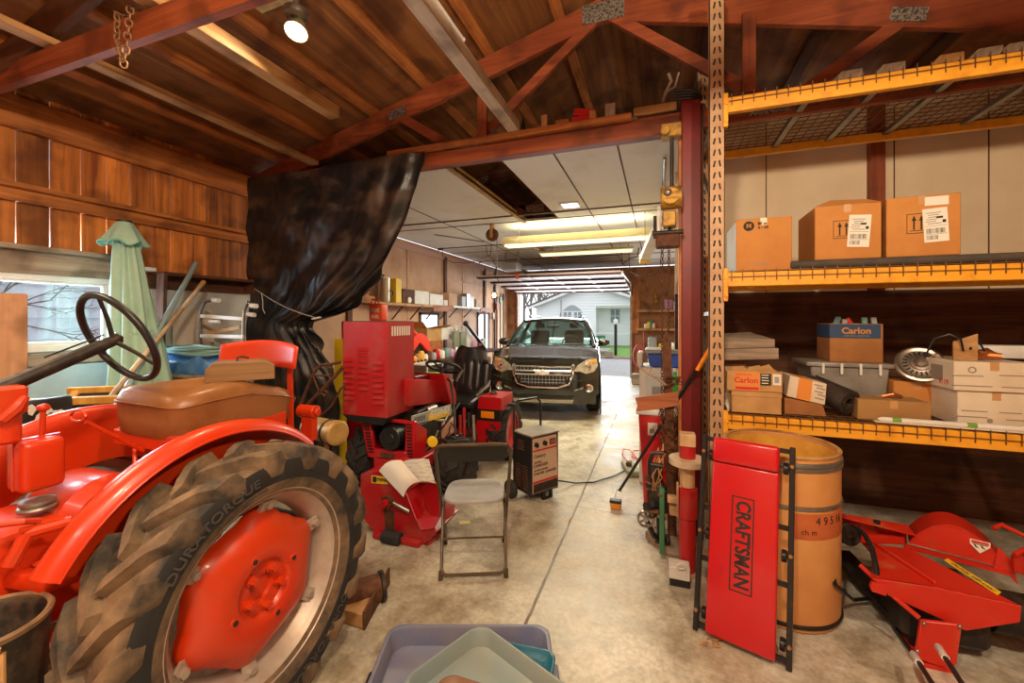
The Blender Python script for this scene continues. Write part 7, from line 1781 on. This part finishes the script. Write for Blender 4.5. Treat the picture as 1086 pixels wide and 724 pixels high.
for k, (u, h_, mt_, lb) in enumerate(((685, .12, 'white', 'white can on the lower end-wall shelf, leftmost'), (688, .17, 'yellow', 'yellow can on the lower end-wall shelf'), (690.5, .25, 'green', 'dark green bottle on the lower end-wall shelf'), (693, .14, 'white', 'white jar on the lower end-wall shelf, next to the bottle'), (695.5, .10, 'cred', 'red can at the right of the cans on the lower end-wall shelf'))):
    onsh(u, zs2, 'shelf_can', lb, 'can', [(0, 0), (.05, 0), (.05, h_*.75), (.03, h_), (0, h_)], mt_)
p = PY(695, 312, 12.0)
tag(MB().tube([V((p.x, 12.05, p.z+.25)), V((p.x+.02, 11.96, p.z+.1)), V((p.x, 11.95, p.z))], .015, 6).ball((p.x, 11.95, p.z-.05), .06, (1, .6, 1.5)).ball((p.x+.03, 11.95, p.z-.2), .05, (1, .6, 1.3)).build('hanging_ornament', M['hoist']), 'yellow object hanging on the end wall above the upper shelf', 'ornament')
a = PY(674, 302, 11.9); b = PY(674, 365, 11.9)
tag(MB().prism([(a.x-.04, 11.94, a.z), (a.x+.04, 11.94, a.z), (a.x+.12, 11.94, a.z-.5), (a.x+.08, 11.94, b.z+.3), (a.x-.1, 11.94, b.z+.3), (a.x-.12, 11.94, a.z-.5)], (0, .04, 0)).build('hanging_saw_board', M['plankZ']), 'orange-brown tapered board hung by the right garage door jamb', 'board')
m = MB()
for k in range(4): m.tube([PY(675+(3.2+.6*k)*cos(q)+.8*k, 377+(9+.8*k)*sin(q), 11.8) for q in [2*pi*i/22 for i in range(22)]], .018, 6, closed=True)
m.tube([PY(682.5, 349, 11.8), PY(683, 365, 11.8), PY(682, 375, 11.8), PY(679, 370, 11.8)], .018, 6)
tag(m.build('red_cord_coil', mat('faded_red_cord', (.55, .10, .08), .6)), 'coil of red extension cord hanging at the right garage door jamb', 'cord')
p = PZ(675, 408, 0)
tag(MB().box((p.x-.12, p.y, 0), (p.x+.2, p.y+.3, PY(675, 397, p.y).z)).build('floor_crate', M['greyX'], bev=.02), 'small grey crate on the floor by the right garage door jamb', 'crate')
p = PY(715, 372, 11.4)
for k, (u, v0, v1, mt_, lb) in enumerate(((692, 357, 378, 'greyplastic', 'grey bin under the lower end-wall shelf'), (703, 364, 376, 'yellow', 'yellow sack under the lower end-wall shelf'), (715, 362, 378, 'steel', 'grey metal case under the lower end-wall shelf'))):
    a, b = PY(u-5, v0, 11.5), PY(u+5, v1, 11.5)
    tag(MB().box((a.x, 11.5, 0), (b.x, 11.9, a.z)).build('storage_bin', M[mt_], bev=.05, seg=2), lb, 'bin')
# ---------------------------------------------------------------- left wall of the garage: shelf and bench
SX = -4.14
def XP(u, v, x=SX): return PX(u, v, x)
s0, s1, s2 = XP(399, 318), XP(480, 328), XP(521, 330)
zsh = XP(440, 322).z
SH = thing('long_wall_shelf', 'long wooden shelf on the left garage wall carrying urn and boxes', 'shelf', (LW+.15, (s0.y+s1.y)/2, zsh-.04))
MB().box((LW+.005, s0.y, zsh-.05), (SX, s1.y, zsh)).build('board', M['lumY'], SH, bev=.003)
MB().box((SX-.02, s1.y-.8, zsh-.12), (SX+.004, s1.y, zsh-.0)).build('edge_board', M['plankY'], SH)
MB().box((LW+.005, s0.y-.6, zsh-.03), (SX-.02, s0.y, zsh+.08)).build('end_board', M['plankY'], SH)
for k in range(5):
    y = s0.y+.2+k*(s1.y-s0.y-.3)/4; MB().bar((LW+.01, y, zsh-.28), (SX-.03, y, zsh-.05), .02, .02).build('bracket', M['rust'], SH)
S2 = thing('far_wall_shelf', 'thin pale shelf farther along the left garage wall with metal brackets', 'shelf', (LW+.15, (s1.y+s2.y)/2, zsh-.1))
zs_ = XP(495, 325).z
MB().box((LW+.005, s1.y+.05, zs_-.04), (SX, s2.y, zs_)).build('board', M['white'], S2)
MB().box((SX-.02, s2.y-.7, zs_-.10), (SX+.004, s2.y, zs_)).build('edge_board', M['plankY'], S2)
for k in range(3):
    y = s1.y+.3+k*.75; MB().bar((LW+.01, y, zs_-.25), (SX-.03, y, zs_-.04), .02, .02).build('bracket', M['black'], S2)
def sbox(u0, u1, v0, mt_, name, lb, cat, z=None, dep=.20, x=SX-.03):
    a, b = XP(u0, v0, x), XP(u1, v0, x); z = zsh if z is None else z
    t = thing(name, lb, cat, (x-dep/2, (a.y+b.y)/2, z+.001)); WMt = WM[t.name]
    MB().box((x-dep, a.y, z+.001), (x, b.y, a.z)).build('box', M[mt_], t, bev=.006)
    return t, a, b
ur = XP(412, 292); ur2 = XP(412, 315)
UN = thing('coffee_urn', 'brass and steel coffee urn at the left end of the long wall shelf', 'urn', (SX-.10, ur.y, zsh+.001))
hU = XP(412, 294, SX-.1).z-zsh
MB().lathe([(0, 0), (.09, 0), (.10, .02), (.10, hU-.05), (.104, hU-.04), (.104, hU-.02), (.06, hU), (0, hU+.005)], (SX-.10, ur.y, zsh+.001), (0, 0, 1), 28).build('body', mat('brushed_urn', (.55, .48, .36), .3, .8), UN)
MB().lathe([(0, 0), (.02, 0), (.022, .03), (0, .035)], (SX-.10, ur.y, zsh+hU), (0, 0, 1), 14).build('lid_knob', M['black'], UN)
MB().tube([(SX+.0, ur.y+.05, zsh+hU*.45), (SX+.03, ur.y+.08, zsh+hU*.42), (SX+.03, ur.y+.08, zsh+hU*.25)], .012, 8).build('tap', M['black'], UN)
b0 = XP(423, 300)
t_, a, b = sbox(420, 426, 295, 'yellow', 'yellow_tin', 'yellow tin standing right behind the coffee urn', 'tin', dep=.12)
t_, a, b = sbox(427, 440, 306, 'darkX', 'brown_bin', 'open brown box holding a white roll on the long wall shelf', 'box')
MB().cyl((SX-.05, (a.y+b.y)/2, zsh+.06), (SX-.01, (a.y+b.y)/2, zsh+.06), .055, n=20).build('paper_roll', M['paper'], t_)
sbox(440, 455, 307.5, 'white', 'white_box', 'white box on the long wall shelf, left of two', 'box')
sbox(456, 470, 311, 'white', 'white_box', 'white box on the long wall shelf, right of two', 'box')
t_, a, b = sbox(471, 475, 318, 'paper', 'small_white_box', 'very small white box between white box and pink box', 'box')
t_, a, b = sbox(476, 485, 310, 'pinkwall', 'pink_box', 'pinkish box at the right end of the long wall shelf', 'box')
for k, (u, v, mt_, lb) in enumerate(((492, 314, 'greyplastic', 'grey tool box on the far wall shelf'), (497, 311, 'steel', 'steel can on the far wall shelf'), (501, 314, 'white', 'white sack on the far wall shelf'), (507, 317, 'lumX', 'tan packet at the far end of the far wall shelf'))):
    sbox(u-1.9, u+1.9, v, mt_, 'shelf_item', lb, 'container', zs_, .15)
# work lamp, garden tools
wl = PX(524, 313, -4.22)
WLp = thing('work_lamp', 'lit caged work lamp hanging on the left garage wall', 'lamp', tuple(wl))
MB().ball(wl, .055, (1, 1, 1.3)).build('bulb', em('work_bulb', (1, .66, .28), 5), WLp, label='glowing bulb')
m = MB()
for k in range(6):
    q = k*pi/3; m.tube([wl+V((cos(q)*r, sin(q)*r, z)) for r, z in ((.03, .12), (.08, .05), (.085, -.03), (.05, -.11), (.0, -.13))], .006, 5)
m.build('cage', M['rust'], WLp)
MB().cyl(wl+V((0, 0, .10)), wl+V((0, 0, .24)), .03, n=12).tube([wl+V((0, 0, .24)), wl+V((.05, 0, .5)), V((wl.x+.05, wl.y, CZ))], .01, 5).build('handle', M['black'], WLp)
for k, (u, v0, v1, mt_, lb) in enumerate(((527, 325, 375, 'redZ', 'red long-handled garden tool on the left wall'), (530.5, 318, 372, 'green', 'green garden tool on the left wall by the door'), (534, 315, 370, 'rust', 'rusty rake handle on the left wall nearest the garage door'), (523, 335, 380, 'lumZ', 'pale garden tool handle below the work lamp'))):
    a, b = PX(u, v0, LW+.08), PX(u, v1, LW+.2); f = b+(b-a)*((b.z)/(a.z-b.z))
    o = MB().tube([a, V((f.x, f.y, .02))], .02, 6).cbox(a+V((0, 0, .0)), (.05, .12, .18)).build('garden_tool', M[mt_]); tag(o, lb, 'tool')
# workbench
y0b, y1b = 5.35, 9.6; zb = .92
WBn = thing('workbench', 'long cluttered workbench along the left garage wall', 'workbench', (-4.05, 7.4, 0))
MB().box((LW+.006, y0b, zb-.05), (-3.70, y1b, zb)).build('top', M['darkY'], WBn, bev=.004)
for y in (y0b+.1, 7.4, y1b-.1): MB().box((-3.8, y-.04, 0), (-3.72, y+.04, zb-.05)).build('leg', M['darkZ'], WBn)
MB().box((LW+.006, y0b, .25), (-3.75, y1b, .29)).build('lower_shelf', M['darkY'], WBn)
BXp = -3.85
def bench(u0, u1, v0, mt_, name, lb, cat, dep=.3, x=BXp, bev=.008, z=zb):
    a, b = PX(u0, v0, x), PX(u1, v0, x); t = thing(name, lb, cat, (x-dep/2, (a.y+b.y)/2, z+.001))
    MB().box((x-dep, a.y, z+.001), (x, b.y, a.z)).build('body', M[mt_], t, bev=bev); return t, a, b
BXc = -3.99
# brown carton half white with open flaps, standing on an orange crate
t_, a, b = bench(453, 469, 362, 'plankX', 'orange_crate', 'orange wooden crate on the workbench under the two-tone carton', 'crate', x=BXc)
zc_ = a.z
a, b = PX(453, 348, BXc), PX(481, 348, BXc); mid_y = a.y+(b.y-a.y)*.52
t_ = thing('two_tone_carton', 'brown carton with a white end and open flaps on the workbench', 'box', (BXc-.15, (a.y+b.y)/2, zc_+.001))
MB().box((BXc-.3, a.y, zc_+.001), (BXc, mid_y, a.z)).build('brown_side', M['card2'], t_, bev=.004)
MB().box((BXc-.298, mid_y, zc_+.001), (BXc-.002, b.y, a.z)).build('white_side', M['white'], t_, bev=.004)
MB().prism([(BXc, a.y, a.z), (BXc, mid_y+.2, a.z), (BXc+.10, mid_y+.25, a.z+.06), (BXc+.10, a.y+.1, a.z+.03)], (0, 0, .004)).prism([(BXc-.3, a.y, a.z), (BXc, a.y, a.z), (BXc-.02, a.y-.12, a.z+.12), (BXc-.28, a.y-.12, a.z+.12)], (0, .005, 0)).build('flap', M['card'], t_)
t_, a_, b_ = bench(470, 481, 371, 'white', 'white_tin', 'white tins on the workbench under the white end of the carton', 'tin', x=BXc)
# red chop saw
BXs = -3.74
c = PX(446, 366, BXs)
t_ = thing('chop_saw', 'red-guarded chop saw on the workbench', 'saw', (BXs-.1, c.y, zb+.001))
MB().box((BXs-.22, c.y-.3, zb+.001), (BXs+.02, c.y+.22, zb+.05)).build('base', M['darkiron'], t_, bev=.006)
arc_ = [(BXs, c.y+cos(q)*.33, c.z-.10+sin(q)*.30) for q in [pi*k/12 for k in range(13)]]
MB().prism(arc_+[(BXs, c.y-.25, c.z-.12), (BXs, c.y+.0, c.z+.05), (BXs, c.y+.25, c.z-.12)], (-.12, 0, 0)).build('guard', mat('bright_red_guard', (.82, .05, .02), .35), t_, bev=.004)
MB().cyl((BXs-.07, c.y, c.z-.12), (BXs-.05, c.y, c.z-.12), .24, n=32).build('blade', M['darkiron'], t_)
MB().tube([(BXs-.04, c.y-.05, c.z+.17), (BXs-.04, c.y-.2, c.z+.26), (BXs-.04, c.y-.35, c.z+.22)], .03, 8).build('handle', mat('red_handle', (.8, .06, .02), .4), t_)
MB().box((BXs-.16, c.y-.02, zb+.05), (BXs-.12, c.y+.03, c.z-.1)).build('stand', M['darkiron'], t_)
# jars, aquarium, panels, lever
t_ = thing('glass_tank', 'small glass tank with yellow-green card on the bench behind the raised red hood', 'tank', (-3.6, 5.9, zb+.001))
a, b = PX(438, 386, -3.55), PX(455, 402, -3.55)
SDT = thing('steel_cart', 'grey steel cart in front of the workbench carrying the glass tank', 'cart', (-3.4, (a.y+b.y)/2, 0))
zt2 = b.z
MB().box((-3.66, a.y-.1, zt2-.04), (-3.2, b.y+.15, zt2)).build('top', M['galv'], SDT)
for x in (-3.63, -3.23):
    for y in (a.y-.07, b.y+.1): MB().box((x-.02, y-.02, 0), (x+.02, y+.02, zt2-.04)).build('leg', M['galv'], SDT)
t_.location = (-3.55, (a.y+b.y)/2, zt2+.001); WM[t_.name] = Matrix.Translation(t_.location)
fr_ = MB()
for y in (a.y, b.y):
    for x in (-3.6, -3.3): fr_.box((x-.008, y-.008, zt2+.001), (x+.008, y+.008, a.z))
fr_.box((-3.61, a.y-.01, a.z-.02), (-3.29, b.y+.01, a.z)).box((-3.61, a.y-.01, zt2+.001), (-3.29, b.y+.01, zt2+.015))
fr_.build('frame', M['white'], t_)
MB().box((-3.30, a.y+.02, zt2+.02), (-3.296, b.y-.02, a.z-.02)).build('front_pane', M['clear'], t_)
MB().box((-3.55, a.y+.1, zt2+.016), (-3.33, b.y-.05, zt2+.13)).build('yellow_green_card', mat('yellow_green_card', (.45, .62, .10), .6), t_)
rnd = random.Random(31)
jar_spots = [(438, 376, .09, 'lens'), (442, 380, .12, 'lumX'), (446, 379, .16, 'orange'), (450, 381, .10, 'white'), (454, 380, .14, 'rust'), (459, 383, .10, 'greyplastic'), (463, 380, .16, 'cred'), (468, 381, .12, 'paper'), (473, 380, .15, 'teal'), (478, 380, .12, 'pinkp'), (483, 378, .14, 'steel'), (503, 372, .22, 'pinkp'), (508, 372, .18, 'redZ'), (512, 370, .25, 'steel')]
names = {'lens': 'amber', 'lumX': 'tan', 'orange': 'orange', 'white': 'white', 'rust': 'rusty brown', 'greyplastic': 'grey', 'cred': 'red', 'paper': 'cream', 'teal': 'teal', 'pinkp': 'pink', 'steel': 'steel', 'redZ': 'dark red'}
for k, (u, v, h_, mt_) in enumerate(jar_spots):
    p = PX(u, v, -3.78); ln = '%s can on the workbench %s' % (names[mt_], 'right of the bucket seat' if u > 500 else 'in the row seen past the raised red hood')
    tag(MB().lathe([(0, 0), (.06, 0), (.065, .01), (.065, h_), (.045, h_+.03), (0, h_+.032)], (p.x, p.y, zb+.001), (0, 0, 1), 14).build('paint_can', M[mt_]), ln, 'can', 'cans on the workbench')
for k, (u0, u1, v0, mt_, lb) in enumerate(((482, 487.5, 351, 'grn', 'olive green metal panel standing on the workbench, left of two'), (489, 494.5, 352, 'grn', 'olive green metal panel standing on the workbench, right of two'), (495.5, 500, 347, 'white', 'white perforated strip standing on the workbench by the olive panels'))):
    M.setdefault('grn', mat('olive_panel', (.25, .27, .16), .5, .2, col2=(.34, .33, .26), scale=6))
    bench(u0, u1, v0, mt_, 'metal_panel', lb, 'panel', .06)
for u in (484.5, 491.5):
    c = PX(u, 350, BXp); tag(MB().lathe([(.02, -.02), (.05, -.02), (.05, .02), (.02, .02)], (c.x-.03, c.y, c.z+.045), (1, 0, 0), 16, loop=True).build('clamp_ring', M['white']), 'white ring clamp on top of the olive panel, %s' % ('left' if u < 488 else 'right'), 'clamp')
a, b = PX(494, 343, -3.76), PX(512, 366, -3.74); e_ = b+(b-a)*.2
lv_ = thing('lever_tool', 'black lever bar slanting above the bench behind the bucket seat', 'lever', (e_.x, e_.y, zb))
MB().tube([a, b, V((e_.x, e_.y, zb+.01))], .035, 8).ball(a, .06).build('bar', M['black'], lv_)
t_, a, b = bench(436, 452, 331, 'white', 'x', 'x', 'x') if 0 else (None, None, None)
# orange-red box sign hanging on the left, just above the hood
sg_ = [PY(391, 321, 3.9), PY(405, 322, 3.9), PY(405, 340, 3.9), PY(391, 340, 3.9)]
t_ = thing('orange_fuel_can', 'orange-red fuel can with white lettering standing behind the raised hood', 'can', (sg_[0].x+.05, 3.95, sg_[2].z-.03))
MB().prism(sg_, (0, .12, 0)).build('body', mat('orange_red_can', (.85, .12, .03), .45, col2=(.75, .06, .03), scale=9), t_, bev=.02, seg=2)
MB().tube([PY(394, 322, 3.95), PY(395, 317.5, 3.95), PY(401, 318, 3.95), PY(402, 322, 3.95)], .012, 8).build('handle', mat('orange_red_handle', (.8, .10, .03), .45), t_)
text('MIX', .06, basis(PY(398, 329, 3.896), (1, 0, 0), (0, 0, 1)), M['paper'], t_, bold=.001); text('FUEL', .05, basis(PY(398, 336, 3.896), (1, 0, 0), (0, 0, 1)), M['paper'], t_, bold=.001)
c0_ = PY(380, 330, 4.0); zft = sg_[2].z-.004
m = MB().box((sg_[0].x-.30, 3.80, 0), (sg_[1].x+.05, 4.3, zft)).build('body', M['cred'], thing('red_tool_cabinet', 'tall red tool cabinet behind the raised red hood', 'cabinet', (sg_[0].x, 4.05, 0)), bev=.006)

rnd = random.Random(41); m = MB()
for k in range(9):
    c = PZ(752+rnd.uniform(-8, 14), 680+rnd.uniform(-6, 6), .006); a = rnd.uniform(0, 3.1); d = V((cos(a), sin(a), rnd.uniform(0, .2)))
    m.tube([c-d*.02, c+V((0, 0, .004)), c+d*.025], [.001, .004, .001], 5)
tag(m.build('dry_leaf_litter', M['plankX']), 'dry leaf scraps on the floor in front of the creeper', 'leaves', kind='stuff')
